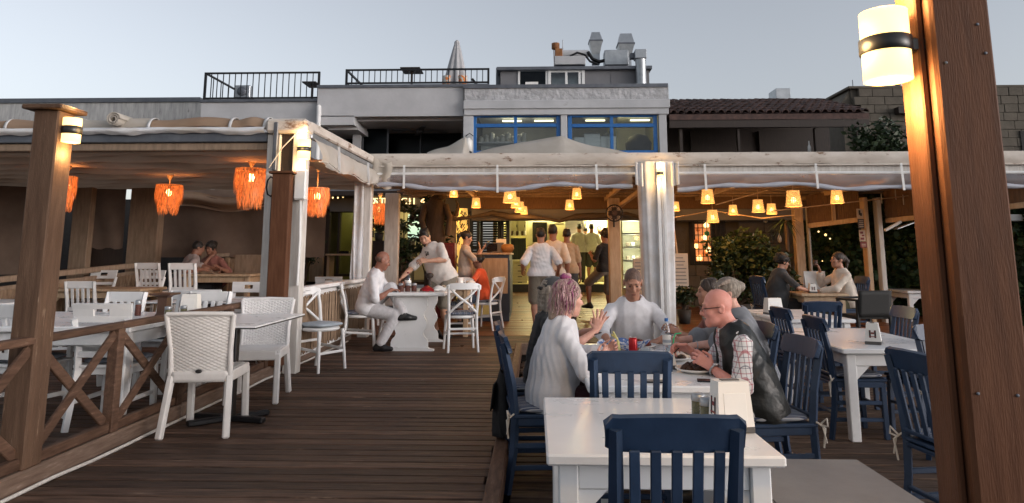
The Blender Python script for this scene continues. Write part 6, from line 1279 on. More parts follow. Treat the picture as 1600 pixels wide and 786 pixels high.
def cloth(n, c, c2=None, sc=20, b=.3): return mat('cloth_'+n, c, c2 or tuple(x*.86 for x in c), rough=.92, scale=sc, bump=b, bscale=170, bdist=.003, sheen=.12, detail=4)
CL = {k: cloth(k, c) for k, c in dict(white=(.70,.70,.73), cream=(.62,.54,.46), beige=(.50,.42,.36), lwhite=(.66,.61,.57), tan=(.42,.30,.19), grey=(.19,.20,.22), pale=(.56,.55,.57), black=(.016,.016,.018), dgrey=(.05,.052,.055), khaki=(.19,.165,.13), maroon=(.05,.012,.016), navy=(.03,.04,.07), orange=(.62,.085,.025), denim=(.09,.13,.2), rose=(.25,.10,.08), dust=(.30,.25,.24), olivep=(.07,.065,.035)).items()}
mat('leather', (.020,.021,.020), (.010,.011,.011), rough=.36, scale=7, bump=.5, bscale=22, bdist=.012, roughvar=.08)
mat('shoe', (.014,.014,.016), rough=.45); mat('sole', (.3,.28,.26), rough=.8); mat('white_leather', (.5,.5,.5), rough=.5)
HM = {k: mat('hair_'+k, c, c2, rough=.5, scale=9, stretch=(5,5,1.3), bump=.9, bscale=14, bdist=.012, detail=4, pos=(.35,.65)) for k, c, c2 in (('black',(.018,.014,.012),(.008,.007,.006)),('brown',(.05,.03,.02),(.022,.014,.01)),('pink',(.56,.38,.38),(.36,.18,.21)),('pale',(.42,.33,.27),(.24,.17,.13)),('grey',(.34,.29,.24),(.16,.13,.1)),('stub',(.15,.085,.06),(.10,.058,.041)),('mag',(.27,.05,.15),(.17,.025,.09)))}
# plaid shirt: white ground with red and dark lines
def plaid():
    m = bpy.data.materials.new('plaid'); m.use_nodes = True; nt = m.node_tree; N = nt.nodes; b = N['Principled BSDF']; b.inputs['Roughness'].default_value = .9
    tc = N.new('ShaderNodeTexCoord'); sp = N.new('ShaderNodeSeparateXYZ'); nt.links.new(tc.outputs['Object'], sp.inputs[0]); col = None
    cur = N.new('ShaderNodeRGB'); cur.outputs[0].default_value = (.70,.69,.69,1); cur = cur.outputs[0]
    for axn, fr, off, w, c in (('Y',17,.0,.10,(.35,.03,.05)),('Y',17,.5,.07,(.03,.035,.07)),('Z',17,.1,.09,(.35,.03,.05)),('Z',17,.6,.07,(.03,.035,.07)),('X',17,.2,.10,(.35,.03,.05)),('X',17,.7,.07,(.03,.035,.07))):
        mu = N.new('ShaderNodeMath'); mu.operation = 'MULTIPLY_ADD'; mu.inputs[1].default_value = fr; mu.inputs[2].default_value = off; nt.links.new(sp.outputs[axn], mu.inputs[0])
        f = N.new('ShaderNodeMath'); f.operation = 'FRACT'; nt.links.new(mu.outputs[0], f.inputs[0]); l = N.new('ShaderNodeMath'); l.operation = 'LESS_THAN'; l.inputs[1].default_value = w; nt.links.new(f.outputs[0], l.inputs[0])
        h2 = N.new('ShaderNodeMath'); h2.operation = 'MULTIPLY'; h2.inputs[1].default_value = .6; nt.links.new(l.outputs[0], h2.inputs[0])
        mx = N.new('ShaderNodeMix'); mx.data_type = 'RGBA'; mx.inputs['B'].default_value = (*c,1); nt.links.new(h2.outputs[0], mx.inputs['Factor']); nt.links.new(cur, mx.inputs['A']); cur = mx.outputs['Result']
    nt.links.new(cur, b.inputs['Base Color']); CL['plaid'] = m
plaid()
def rotm(yaw, pitch, roll=0): return np.array(Matrix.Rotation(R(yaw),3,'Z') @ Matrix.Rotation(R(pitch),3,'X') @ Matrix.Rotation(R(roll),3,'Y'))
SIT = dict(pelvis=.545); GP = 'people at the restaurant'
def person(label, loc, rz, s=1.0, z0=0.0, pelvis=.92, lean=(0,0), twist=0, head=(0,0,0), neck=(0,0), LH=None, RH=None, LE=(-.4,-.6,-.6), RE=(.4,-.6,-.6), LF=None, RF=None, LK=(-.15,1,.2), RK=(.15,1,.2),
    hL={}, hR={}, skin='olive', top='white', sleeve=.45, bottom='khaki', leg=1.0, shoe='shoe', hair=None, beard=None, g=1.0, belly=0.0, fem=False, h=.011, extra=None, seed=1, hem=-.06, neckr=.072, loose=0.0, face=True, vest=None, handres=None, sleeve_flare=.0, col=False, hs_=1.0):
    """local frame: faces +Y, right hand at +X; loc is the floor point under the pelvis"""
    rng = np.random.RandomState(seed); P = V3(0,0,pelvis); Tm = rotm(0, -lean[0], lean[1]); up = Tm @ V3(0,0,1); fw = Tm @ V3(0,1,0); Tw = Tm @ rotm(twist,0); rt = Tw @ V3(1,0,0); fws = Tw @ V3(0,1,0)
    sw = (.155 if fem else .172)*s*(.5+.5*g); C = P+up*.34*s; N_ = P+up*.50*s; Sh = {k: P+up*.422*s+rt*k*sw for k in (-1,1)}; Hp = {k: P+V3(k*.095*s,0,-.01) for k in (-1,1)}
    nd = rotm(0,-lean[0]*.5-neck[0],lean[1]*.5+neck[1]) @ V3(0,0,1); hsz = s*.97*hs_; HC = N_+nd*.155*s; HR = rotm(*head); HW = lambda x,y,z: HC+HR @ (V3(x,y,z)*hsz)
    inv = np.array(Matrix.Rotation(-rz,3,'Z'))
    def tgt(w, dflt): return dflt if w is None else (inv @ (V3(*w[1:])-V3(loc[0],loc[1],z0)) if w[0] == 'w' else V3(*w))
    wr = {-1: tgt(LH, Sh[-1]+V3(-.08,.08,-.52*s)), 1: tgt(RH, Sh[1]+V3(.08,.08,-.52*s))}; el = {}
    for k, hint in ((-1,LE),(1,RE)): el[k], wr[k] = ik(Sh[k], wr[k], .285*s, .25*s, hint)
    st = pelvis > .75
    an = {-1: tgt(LF, V3(-.10*s,.0,.085) if st else V3(-.12,.40,.085)), 1: tgt(RF, V3(.10*s,.0,.085) if st else V3(.12,.40,.085))}; kn = {}
    for k, hint in ((-1,LK),(1,RK)): kn[k], an[k] = ik(Hp[k], an[k], .43*s, .42*s, hint)
    # --- skin
    sk = [cap(P, P+up*.2*s, .11*s*g, .11*s*g, .03, (fw,.7)), cap(P+up*.2*s, C, .11*s*g, .12*s*g, .03, (fw,.66)), cap(Sh[-1]*.9+Sh[1]*.1-up*.01, Sh[1]*.9+Sh[-1]*.1-up*.01, .038*s, .038*s, .03), cap(P+up*.40*s, N_, .08*s, .06*s, .03)]
    sk += [cap(N_-up*.02, HC-nd*.05*s-HR@V3(0,.01,0), (.050 if fem else .060)*s, (.046 if fem else .055)*s, .03)]
    for k in (-1,1):
        ar = (.82 if fem else 1.0)*s; sk += [cap(Sh[k]-up*.006, el[k], .043*ar, .036*ar, .02), cap(el[k], el[k]+(wr[k]-el[k])*.35, .039*ar, .040*ar, .015), cap(el[k]+(wr[k]-el[k])*.35, wr[k], .040*ar, .026*ar, .015)]
        hd = dict(hR if k > 0 else hL); d = hd.pop('d', None); d = wr[k]-el[k] if d is None else (inv @ V3(*d)); nn = hd.pop('n', None); nn = np.cross(d, V3(0,0,1))*-k+V3(0,0,-.2) if nn is None else (inv @ V3(*nn))
        sk += hand(wr[k], d, nn, k, s*(.9 if fem else 1.0), **hd)
    E3 = lambda x,y,z,a,b,c,kk=.015: ell(HW(x,y,z), V3(a,b,c)*hsz, HR, kk*1.0)
    C3 = lambda p,q,a,b,kk=.01,sq=None: cap(HW(*p), HW(*q), a*hsz, b*hsz, kk)
    jw = .9 if fem else 1.0
    sk += [E3(0,-.012,.035,.074,.093,.090), E3(0,.022,-.025,.062*jw,.074,.085,.02), E3(0,.040,-.070,.047*jw,.052,.048,.02), C3((0,.070,-.103),(0,.072,-.1),.020,.02,.015), C3((-.03,.078,.028),(.03,.078,.028),.014,.014,.012),
        C3((0,.088,.014),(0,.110,-.026),.0085,.0125,.009), C3((-.011,.098,-.031),(.011,.098,-.031),.009,.009,.006), C3((-.017,.084,-.062),(.017,.084,-.062),.0095,.0095,.008), C3((-.014,.083,-.073),(.014,.083,-.073),.0095,.0095,.006), E3(-.040,.062,-.022,.024,.026,.026,.015), E3(.040,.062,-.022,.024,.026,.026,.015)]
    for k in (-1,1): sk += [E3(k*.076,-.012,-.005,.010,.022,.032,.004), E3(k*.081,-.018,.004,.007,.018,.022,.003)]
    ng = [E3(k*.031,.101,.006,.016,.018,.010,.012) for k in (-1,1)]+[C3((-.02,.098,-.0672),(.02,.098,-.0672),.0032,.0032,.003)]+[E3(k*.088,-.010,-.004,.006,.012,.018,.004) for k in (-1,1)]
    if leg < 1:
        for k in (-1,1): sk += [cap(Hp[k], kn[k], .075*s, .052*s, .03), cap(kn[k], kn[k]+(an[k]-kn[k])*.3, .052*s, .056*s, .02), cap(kn[k]+(an[k]-kn[k])*.3, an[k], .056*s, .034*s, .02)]
    body = link('person', sdf_mesh('person', sk, h, ng), SK[skin]); body.location = (loc[0], loc[1], z0); body.rotation_euler = (0,0,rz); tag(body, label, 'person', GP)
    def child(n, prims, m, hh=None, neg=(), planes=(), noise=None): return link(n, sdf_mesh(n, prims, hh or h, neg, planes, noise), m, body)
    # --- trousers
    a_ = .012+loose*.5; bt = [cap(Hp[-1]+V3(0,0,.03), Hp[1]+V3(0,0,.03), .105*s*g+a_*.5, .105*s*g+a_*.5, .03), cap(P, P+up*.10*s, .125*s*g, .125*s*g, .03, (fw,.8))]; pl_ = []
    for k in (-1,1):
        kend = kn[k]+(an[k]-kn[k])*.93 if leg >= 1 else (Hp[k]+(kn[k]-Hp[k])*min(1, leg*2) if leg <= .5 else kn[k]+(an[k]-kn[k])*(leg-.5)*1.8)
        if leg >= 1: bt += [cap(Hp[k], kn[k], .088*s*g+a_, .062*s+a_, .03), cap(kn[k], kend, .060*s+a_, .046*s+a_, .02)]
        else: bt += [cap(Hp[k], kend, .090*s*g+a_, .072*s+a_*1.4, .03)]
    child('trousers' if leg >= 1 else 'shorts', bt, CL[bottom], noise=(.0028, 34, seed+50))
    # --- top
    b_ = .016+loose; tp = [cap(P+up*hem*s, P+up*.18*s, (.135+belly*.5)*s*g+b_, (.128+belly)*s*g+b_, .04, (fw,.74)), cap(P+up*.14*s+fw*belly*.5, P+up*.24*s+fw*belly*.3, (.12+belly*.8)*s*g+b_, (.12+belly*.4)*s*g+b_, .05, (fw,.8)), cap(P+up*.18*s, P+up*.385*s, .128*s*g+b_, (.134 if fem else .146)*s*g+b_*.8, .04, (fws,.68)), cap(P+up*.395*s, N_-up*.018*s, .085*s, .062*s, .04), cap(Hp[-1]+up*.02, Hp[1]+up*.02, .112*s*g+b_*.8, .112*s*g+b_*.8, .03)]+[cap(N_-up*.040*s, Sh[k]-up*.004, .050*s, .046*s+b_*.25, .03) for k in (-1,1)]
    if fem: tp += [ell(C+rt*k*.065*s+fws*.075*s-up*.02, V3(.065,.06,.065)*s, Tw, .04) for k in (-1,1)]
    for k in (-1,1):
        se = Sh[k]+(el[k]-Sh[k])*min(1, sleeve*2); fl_ = sleeve_flare; ar = (.86 if fem else 1)
        if sleeve <= .5: tp += [cap(Sh[k]-up*.006, se, .050*s*ar+b_*.35, .049*s*ar+b_*.45+fl_*.6, .018)]
        else: we = el[k]+(wr[k]-el[k])*(sleeve-.5)*1.9; tp += [cap(Sh[k]-up*.006, el[k], .050*s*ar+b_*.35, .044*s*ar+b_*.6, .02), cap(el[k], we, .047*s*ar+b_*.8, .036*s*ar+b_*.7+fl_, .02)]
        
    ngt = [cap(N_-up*.012*s+nd*.02, N_+nd*.2*s, neckr*s*(.9 if fem else 1), neckr*s*1.3, .01)]
    planes = [(P+V3(0,0,max(hem,-.115))*s, V3(0,0,-1))] if pelvis < .75 and hem < -.12 else [(P+up*hem*s, -up)]
    for k in (-1,1):
        pass
    noi = (.0048 if h < .008 else .0040, 15, seed)
    topo = child('shirt' if not vest else 'shirt', tp, CL[top], neg=ngt, planes=planes, noise=noi)
    if col:
        cl_ = []
        for k in (-1,1):
            for i in range(6): a0 = i*.55+.25; q = lambda a: N_+up*.012*s+(rt*k*math.sin(a)+fws*math.cos(a))*(.066*s)+up*(.018*s-.03*s*math.cos(a)*(math.cos(a) > 0)); cl_.append(cap(q(a0), q(a0+.5), .011*s, .011*s, .006))
            cl_.append(cap(N_+fws*.064*s-up*.02*s+rt*k*.02*s, N_+fws*.072*s-up*.065*s+rt*k*.045*s, .012*s, .009*s, .006))
        child('collar', cl_, CL[top], min(h,.007))
    if vest:
        vt = [cap(Hp[-1]+up*.02, Hp[1]+up*.02, .106*s*g+b_*.6+.004, .106*s*g+b_*.6+.004, .03), cap(P+up*(-.04)*s, P+up*.2*s, (.142+belly)*s*g+b_+.012, (.140+belly)*s*g+b_+.010, .04, (fw,.76)), cap(P+up*.18*s, P+up*.385*s, .140*s*g+b_+.010, .150*s*g+b_+.006, .04, (fws,.70)), cap(Sh[-1]*.75+Sh[1]*.25, Sh[1]*.75+Sh[-1]*.25, .062*s+.012, .062*s+.012, .03)]
        vn = [cap(Sh[k]-up*.025*s+rt*k*.055*s+fws*.02, Sh[k]-up*.03*s+rt*k*.25*s+fws*.05, .072*s, .10*s, .012) for k in (-1,1)]+[cap(N_+nd*.0, N_+nd*.2*s, .078*s, .1*s, .01), cap(C+fws*.17*s+up*.17*s, P+fws*.22*s+up*.02, .092*s, .055*s, .01)]
        child('vest', vt, M[vest], neg=vn, planes=[(P+V3(0,0,-.075)*s, V3(0,0,-1))], noise=(.0026, 16, seed+7))
    # --- shoes
    for k in (-1,1):
        ax_ = nrm(an[k]-kn[k]); t_ = rotm(0,0) @ V3(k*.12,1,0); t_ = nrm(t_-ax_*t_.dot(ax_)*.9+ (V3(0,0,0)))
        if abs(ax_[2]) > .75: t_ = nrm(V3(k*.15,1,0))
        dn = -V3(0,0,1) if abs(ax_[2]) > .75 else ax_; b0 = an[k]+(-dn)*.0
        heel = an[k]-t_*.045*s+dn*.045; toe = an[k]+t_*.155*s+dn*.052
        child('shoe', [cap(heel, an[k]+t_*.06*s+dn*.04, .040*s, .045*s, .02), cap(an[k]+t_*.05*s+dn*.045, toe, .045*s, .030*s, .02), cap(an[k]-dn*.01, heel, .045*s, .042*s, .02)], M[shoe], h if h < .01 else .01, planes=[(an[k]+dn*.082, dn)])
    # --- head details
    def hp(n, prims, m, hh, neg=(), planes=(), noise=None): return child(n, prims, m, hh, neg, planes, noise)
    hh = min(h, .008)
    if face:
        for k in (-1,1): child('eye', [E3(k*.031,.0845,.006,.0105,.0085,.0048,.001)], M['logo_black'], .0035); child('eyebrow', [C3((k*.016,.092,.031),(k*.045,.082,.032),.0042,.003,.003)], HM['brown' if hair and hair[1] not in ('black',) else 'black'] if hair and hair[1] not in ('grey','pale') else HM['grey'], .0035)
        child('lips', [C3((-.016,.0925,-.0635),(.016,.0925,-.0635),.0042,.0042,.003), C3((-.013,.0915,-.0715),(.013,.0915,-.0715),.0048,.0048,.003)], skinlip(skin), .0035)
    if hair:
        kind, hc = hair; m = HM[hc]; fc = [E3(0,.095,-.045,.078,.085,.098,.008), E3(0,.03,-.12,.09,.1,.075,.01)]
        if kind == 'short': hp('hair', [E3(0,-.014,.040,.0785,.0985,.0925,.0)]+[E3(rng.uniform(-.045,.045),rng.uniform(-.06,.055),.108+rng.uniform(-.012,.008),.026,.026,.018,.02) for _ in range(11)], m, hh, [E3(0,.105,-.036,.078,.080,.102,.008), E3(0,.03,-.125,.095,.1,.085,.012), E3(0,-.02,-.150,.12,.13,.085,.012)], noise=(.0022,110,seed))
        if kind == 'curly': hp('hair', [E3(0,-.02,.05,.095,.112,.105,.0)]+[E3(*(nrm(rng.normal(size=3))*V3(.085,.10,.09)+V3(0,-.025,.05)),.03,.03,.03,.015) for _ in range(26)], m, hh, fc, noise=(.005,90,seed))
        if kind == 'buzz': hp('hair', [E3(0,-.014,.036,.0752,.0950,.0912,.0)], m, hh, [E3(0,.108,-.035,.080,.075,.112,.006), E3(0,.03,-.11,.095,.1,.085,.012), E3(0,-.02,-.145,.12,.13,.085,.012)], noise=(.0012,140,seed))
        if kind == 'ring': hp('hair', [E3(0,-.014,.010,.078,.098,.06,.0)], m, hh, [E3(0,.06,.02,.12,.10,.13,.008), E3(0,0,.085,.13,.14,.062,.01), E3(0,-.02,-.10,.12,.13,.07,.01)])
        if kind == 'bun': hp('hair', [E3(0,-.018,.044,.082,.104,.096,.0), E3(0,-.115,.055,.042,.04,.042,.02)], m, hh, fc+[E3(0,-.02,-.12,.1,.1,.07,.01)], noise=(.002,150,seed))
        if kind == 'pony': hp('hair', [E3(0,-.018,.044,.083,.104,.097,.0), C3((0,-.11,.06),(0,-.16,.0),.035,.035,.02), C3((0,-.16,.0),(0,-.15,-.14),.035,.012,.02)], m, hh, fc+[E3(0,-.0,-.12,.1,.1,.075,.01)], noise=(.0025,120,seed))
        if kind == 'long': hp('hair', [E3(0,-.018,.044,.086,.106,.098,.0), C3((-.05,-.05,.0),(-.06,-.06,-.17),.055,.03,.03), C3((.05,-.05,.0),(.06,-.06,-.17),.055,.03,.03), C3((0,-.09,.0),(0,-.10,-.20),.055,.03,.03)], m, hh, [E3(0,.095,-.045,.072,.085,.11,.008), E3(0,.06,-.18,.06,.09,.13,.01)], noise=(.003,120,seed))
    if beard: child('beard', [E3(0,.040,-.068,.054,.058,.052,.002), C3((0,.074,-.108),(0,.074,-.100),.022,.022,.012)], HM[beard], hh, [E3(0,.11,-.02,.06,.07,.052,.006), E3(0,.098,-.068,.022,.03,.008,.004), E3(0,-.03,-.05,.1,.07,.12,.01)])
    info = dict(N=N_, HC=HC, HR=HR, HW=HW, wr=wr, el=el, Sh=Sh, up=up, fw=fw, rt=rt, body=body, hsz=hsz, child=child, E3=E3, C3=C3, P=P, nd=nd)
    if extra: extra(info)
    return info
LIPS = {}
def skinlip(k):
    if k not in LIPS: c = dict(fair=(.42,.16,.14), pink=(.42,.15,.13), tan=(.22,.085,.07), olive=(.28,.11,.09), dark=(.13,.055,.045), brown=(.15,.06,.05))[k]; LIPS[k] = mat('lips_'+k, c, rough=.4)
    return LIPS[k]
def strands(info, name, m, n, root, path, r, sd=1, flat=False):
    rr = random.Random(sd); mb = MB()
    for i in range(n): pts = path(rr, i); mb.tube(pts, [r*f for f in np.interp(np.linspace(0,1,len(pts)), (0,.3,1), (.8,1,.25))], 4, False)
    return mb.build(name, m, info['body'], kind='stuff')
# ---- diners
def pink_extra(I):
    HW = I['HW']; rr = random.Random(4)
    I['child']('hair', [I['E3'](0,-.016,.044,.084,.104,.097,0), I['C3']((0,-.075,-.0),(0,-.10,-.13),.068,.045,.03), I['C3']((.04,-.06,-.05),(.04,-.09,-.2),.035,.012,.02), I['C3']((-.05,-.05,-.05),(-.05,-.08,-.18),.035,.012,.02)], HM['pale'], .006, [I['E3'](0,.095,-.045,.072,.085,.10,.008), I['E3'](0,.05,-.16,.07,.08,.10,.01)], noise=(.003,120,3))
    def path(rr, i):
        a = rr.uniform(-1.9,1.9)+math.pi; e = rr.uniform(-.1,1.25); b = (math.sin(a)*math.cos(e), math.cos(a)*math.cos(e), math.sin(e)); a2 = math.pi+(a-math.pi)*.75; pts = []
        if i % 3:                              # falling strand
            L_ = rr.uniform(.10,.26)
            for t in np.linspace(0,1,7):
                ee = e*(1-t*1.2); ra = 1.0+.05*math.sin(t*7+i)
                x, y, z = .088*math.sin(a)*math.cos(max(ee,0)), -.016+.108*math.cos(a)*math.cos(max(ee,0)), .044+.10*math.sin(max(ee,0)); drop = max(0,t-.35)*L_; pts.append(HW(x*ra+.012*math.sin(t*5+i), y*ra-.03*max(0,t-.4)+.01*math.sin(t*6+i*2), z-drop))
        else:                                  # swept up to the knot
            for t in np.linspace(0,1,7): ee = e+(1.25-e)*t; pts.append(HW(.086*math.sin(a)*math.cos(ee)+.008*math.sin(t*6+i), -.016+.106*math.cos(a)*math.cos(ee)*(1-.1*t), .046+.103*math.sin(ee)))
        return pts
    strands(I, 'pink_strands', HM['pink'], 260, None, path, .0052, 5); strands(I, 'magenta_strands', HM['mag'], 30, None, path, .005, 9); strands(I, 'pale_strands', HM['pale'], 110, None, path, .0045, 12)
    I['child']('hair_knot', [I['E3'](0,-.035,.150,.036,.040,.024,0), I['E3'](.012,-.055,.148,.026,.03,.024,.01), I['E3'](-.015,-.02,.154,.024,.024,.018,.01)], HM['mag'], .005, noise=(.003,130,8))
    kn_ = MB()
    for j in range(14): kn_.tube([HW(.034*math.cos(t+j*.45)*(1-.02*j), -.036+.038*math.sin(t+j*.45), .138+.0024*j+.006*math.sin(t*2+j)) for t in np.linspace(0,4.2,9)], .0048, 4)
    kn_.build('knot_strands', HM['pink'], I['body'], kind='stuff')
    MB().lathe([(.004,0),(.006,-.01),(.002,-.03)], HW(.082,-.02,-.045), 6).build('earring', M['zinc'], I['body'])
person('woman with piled-up pink hair in a white cotton blouse, seen from the side', (.10,4.72), R(-78), .96, pelvis=.545, lean=(9,3), head=(12,-6,0), neck=(14,0), LH=('w',.47,4.80,.80), RH=('w',.43,4.62,.78), hR=dict(d=(.55,.45,.7),n=(-.3,.9,-.1),curl=.75,spread=.1), hL=dict(d=(.7,-.3,.6),n=(.1,-.9,.2),curl=.7),
    RE=(.9,-.2,-.6), LE=(-.9,0,-.6), skin='fair', top='white', sleeve=.84, sleeve_flare=.014, bottom='maroon', fem=True, g=1.16, belly=.03, h=.006, extra=pink_extra, seed=3, hem=-.235, loose=.016, neckr=.08, hair=None)
def black_extra(I):
    I['child']('cap', [I['E3'](0,-.012,.052,.090,.108,.092,0)], CL['dgrey'], .007, [I['E3'](0,.05,-.045,.13,.16,.085,.01)]); I['child']('cap_peak', [cap(I['HW'](-.05,-.08,.05), I['HW'](.05,-.08,.05), .02, .02, .01), cap(I['HW'](-.04,-.13,.035), I['HW'](.04,-.13,.035), .014, .014, .03)], M['rubber'], .007)
    MB().tube([I['wr'][1]+V3(.036*math.cos(a),.036*math.sin(a),-.02+.008*math.sin(a)) for a in np.linspace(0,6.3,20)], .004, 5).build('bracelet', M['logo_black'], I['body'])
person('woman in black with a dark cap, fingers spread in front of her face', (.04,5.43), R(-88), .95, pelvis=.545, lean=(8,0), head=(10,-5,0), neck=(15,0), LH=('w',.47,5.34,.90), RH=('w',.45,5.22,.90), hR=dict(d=(.25,.15,1),n=(.2,.95,0),curl=.16,spread=.38,thumb=.3), hL=dict(d=(.35,-.05,1),n=(.1,-.95,0),curl=.2,spread=.36,thumb=.3),
    RE=(.9,.3,-.9), LE=(-.9,.3,-.9), skin='fair', top='black', sleeve=.42, bottom='black', fem=True, h=.006, hair=('long','grey'), extra=black_extra, seed=5, loose=.012)
person('man in a white shirt with shaved hair heading the diners table, looking down', (.86,6.36), R(182), 1.03, pelvis=.545, lean=(10,0), head=(-6,-24,0), neck=(12,0), LH=('w',1.02,5.93,.745), RH=('w',.60,5.82,.745), hL=dict(d=(-.5,-.6,-.05),n=(0,0,-1),curl=.35), hR=dict(d=(-.1,-1,-.05),n=(0,0,-1),curl=.25,spread=.2),
    LE=(-1,-.3,-.5), RE=(1,-.3,-.5), skin='tan', top='white', sleeve=.72, bottom='navy', h=.0065, hair=('buzz','stub'), seed=7, loose=.012, g=1.04)
def old_extra(I):
    HW = I['HW']; mb = MB()
    for k in (-1,1):
        mb.tube([HW(k*.031+.021*math.cos(a), .108-.01*abs(k*.031+.021*math.cos(a))*3, .004+.014*math.sin(a)) for a in np.linspace(0,6.3,15)], .0016, 5); mb.tube([HW(k*.050,.100,.008), HW(k*.074,.05,.010), HW(k*.082,-.01,.012)], .0032, 5)
    mb.tube([HW(-.01,.113,.007), HW(.01,.113,.007)], .0016, 5); mb.build('spectacles', M['brown_plastic'], I['body'])
    I['child']('moustache', [I['C3']((-.026,.088,-.060),(0,.100,-.052),.006,.009,.006), I['C3']((.026,.088,-.060),(0,.100,-.052),.006,.009,.006)], HM['grey'], .004)
    w_ = I['wr'][-1]; e_ = I['el'][-1]; d = nrm(w_-e_); u = nrm(np.cross(d, V3(0,0,1))); v = np.cross(d,u); c = w_-d*.02
    MB().tube([c+(u*math.cos(a)+v*math.sin(a))*.034 for a in np.linspace(0,6.3,18)], .007, 6).build('watch_strap', M['zinc'], I['body']); MB().lathe([(0,-.006),(.019,-.006),(.019,.006),(0,.006)], c+u*.0+v*-.036, 14).build('watch_case', M['steel'], I['body'])
om = person('bald man with glasses in a black leather vest over a plaid shirt, eating', (1.385,4.53), R(90), .97, pelvis=.525, lean=(18,0), head=(-4,-6,0), neck=(22,0), LH=('w',1.085,4.44,.765), RH=('w',1.02,4.72,.83), hL=dict(d=(-.7,.25,.55),n=(.55,.3,-.6),curl=.62), hR=dict(d=(-.9,.05,.25),n=(.0,-.6,-.7),curl=.75),
    LE=(-.8,-.7,-.3), RE=(.6,-.6,-.6), skin='pink', top='plaid', sleeve=.44, bottom='pale', h=.006, vest='leather', hair=None, extra=old_extra, seed=9, belly=.035, g=1.14, col=True, hem=-.10, neckr=.06, sleeve_flare=.012)
def wp(I, p): return np.array(Matrix.Rotation(I['body'].rotation_euler[2],3,'Z')) @ p+np.array(I['body'].location)
w_ = wp(om, om['wr'][1]); t = thing('fork', 'dark fork held by the bald man over his plate', 'fork', tuple(w_+V3(-.09,0,.0)))
MB().tube([(.05,0,.045),(0,0,.0),(-.06,-.01,-.06)], [.004,.0035,.003], 6).build('handle', M['steel_dark'], t); MB().sheet(lambda u,v: (-.06-.055*v,-.012+.024*u,-.06-.035*v-.01*math.sin(v*3)), 4, 5, .003).build('tines', M['steel_dark'], t); 
def grey_extra(I):
    HW = I['HW']
    def path(rr, i):
        a = rr.uniform(-1.4,1.4); pts = []
        for t in np.linspace(0,1,7): th_ = 1.9-2.6*t; pts.append(HW(.087*math.sin(a)*(1-.75*t*t), -.016+.108*math.cos(th_)*.95*(1 if th_<1.57 else 1)*-1*-1 if False else .07-.185*t, .05+.088*math.sin(min(3.0,.5+2.1*t))*math.cos(a*.8)))
        return pts
    strands(I, 'hair_strands', HM['pale'], 90, None, path, .004, 5); strands(I, 'dark_hair_strands', HM['grey'], 80, None, path, .004, 15)
    w_ = I['wr'][-1]; MB().tube([w_+V3(.0+.03*math.cos(a)*.4,-.04,.03*math.sin(a))+V3(.03*math.cos(a),0,0) for a in np.linspace(0,6.3,16)], .004, 5).build('bracelet', M['zinc'], I['body'])
person('woman in a loose grey blouse with pinned-up fair hair beside the bald man', (1.66,5.45), R(88), .97, pelvis=.545, lean=(16,0), head=(-6,-4,0), neck=(14,0), LH=('w',1.13,5.20,.80), RH=('w',1.10,5.55,.80), hL=dict(d=(-1,-.1,.0),n=(0,-.2,-1),curl=.5), LE=(-.9,-.5,-.2), RE=(.8,-.5,-.5), skin='fair', top='grey', sleeve=.56, sleeve_flare=.03, bottom='black', fem=True, h=.007, hair=('bun','grey'), extra=grey_extra, seed=11, loose=.028, g=1.1, belly=.02)
person('dark-haired diner almost hidden behind the bald man', (1.62,6.08), R(88), .94, pelvis=.53, lean=(12,0), head=(0,0,0), neck=(8,0), LH=('w',1.2,5.95,.8), RH=('w',1.2,6.2,.8), skin='tan', top='rose', bottom='black', hair=('short','brown'), seed=12, h=.011)
# ---- around the scalloped table
def cross_legs(): return dict(LF=('w',-1.90,9.42,.50), LK=(.1,1,.9), RF=('w',-2.05,9.42,L0+.085), RK=(.2,1,.2))
person('man in a white polo shirt sitting cross-legged at the scalloped table', (-2.30,9.60), R(-86), 1.02, L0, pelvis=.56, lean=(17,6), head=(16,-20,0), neck=(16,0), LH=('w',-1.87,9.72,1.02), RH=('w',-1.92,9.42,.985), hL=dict(curl=.7), hR=dict(curl=.7,d=(.8,.5,-.05),n=(0,0,-1)), RE=(.35,-1,-.5), LE=(-.7,-.6,-.6), skin='brown', top='white', sleeve=.46, bottom='pale', h=.009, hair=('ring','stub'), col=True, seed=13, g=1.08, belly=.03, sleeve_flare=.014, loose=.008,
    LF=('w',-1.76,9.46,.66), LK=(.0,.5,1), RF=('w',-2.06,9.40,L0+.09), RK=(.0,1,.4))
def lean_extra(I):
    c = I['N']-I['up']*.07+I['fw']*.125; mb = MB()
    for k in (-1,1): mb.box(c+I['rt']*k*.018-I['up']*.03, (.03,.018,.055), .006)
    mb.box(c, (.07,.012,.014), .004); mb.build('sunglasses', M['rubber'], I['body'])
person('bearded man in a cream T-shirt leaning over behind the scalloped table', (-1.42,10.92), R(152), 1.06, L0, pelvis=.92, lean=(10,24), head=(26,-22,6), neck=(14,10), RH=('w',-2.02,10.62,1.10), LH=('w',-1.62,10.55,1.36), RE=(.6,-.4,-.4), LE=(-1,-.3,-.5), hL=dict(curl=.55), skin='olive', top='lwhite', sleeve=.42, bottom='khaki', leg=.45, h=.009, hair=('short','black'), beard='black', g=1.12, belly=.03, seed=15, loose=.014, hem=-.08, sleeve_flare=.02, extra=lean_extra)
ph = person('young woman with a dark ponytail typing on her phone, hand at her face', (-1.22,12.35), R(-82), .96, deckz(12.35), pelvis=.90, head=(4,-14,0), neck=(8,0), LH=('w',-.98,12.5,1.54), RH=('w',-.92,12.22,1.53), hL=dict(d=(0,0,1),n=(-1,0,0),curl=.3), hR=dict(d=(.6,.3,.6),n=(0,.3,1),curl=.5), skin='olive', top='beige', sleeve=.44, bottom='black', fem=True, h=.011, hair=('pony','black'), seed=17, hem=-.08, loose=.012)
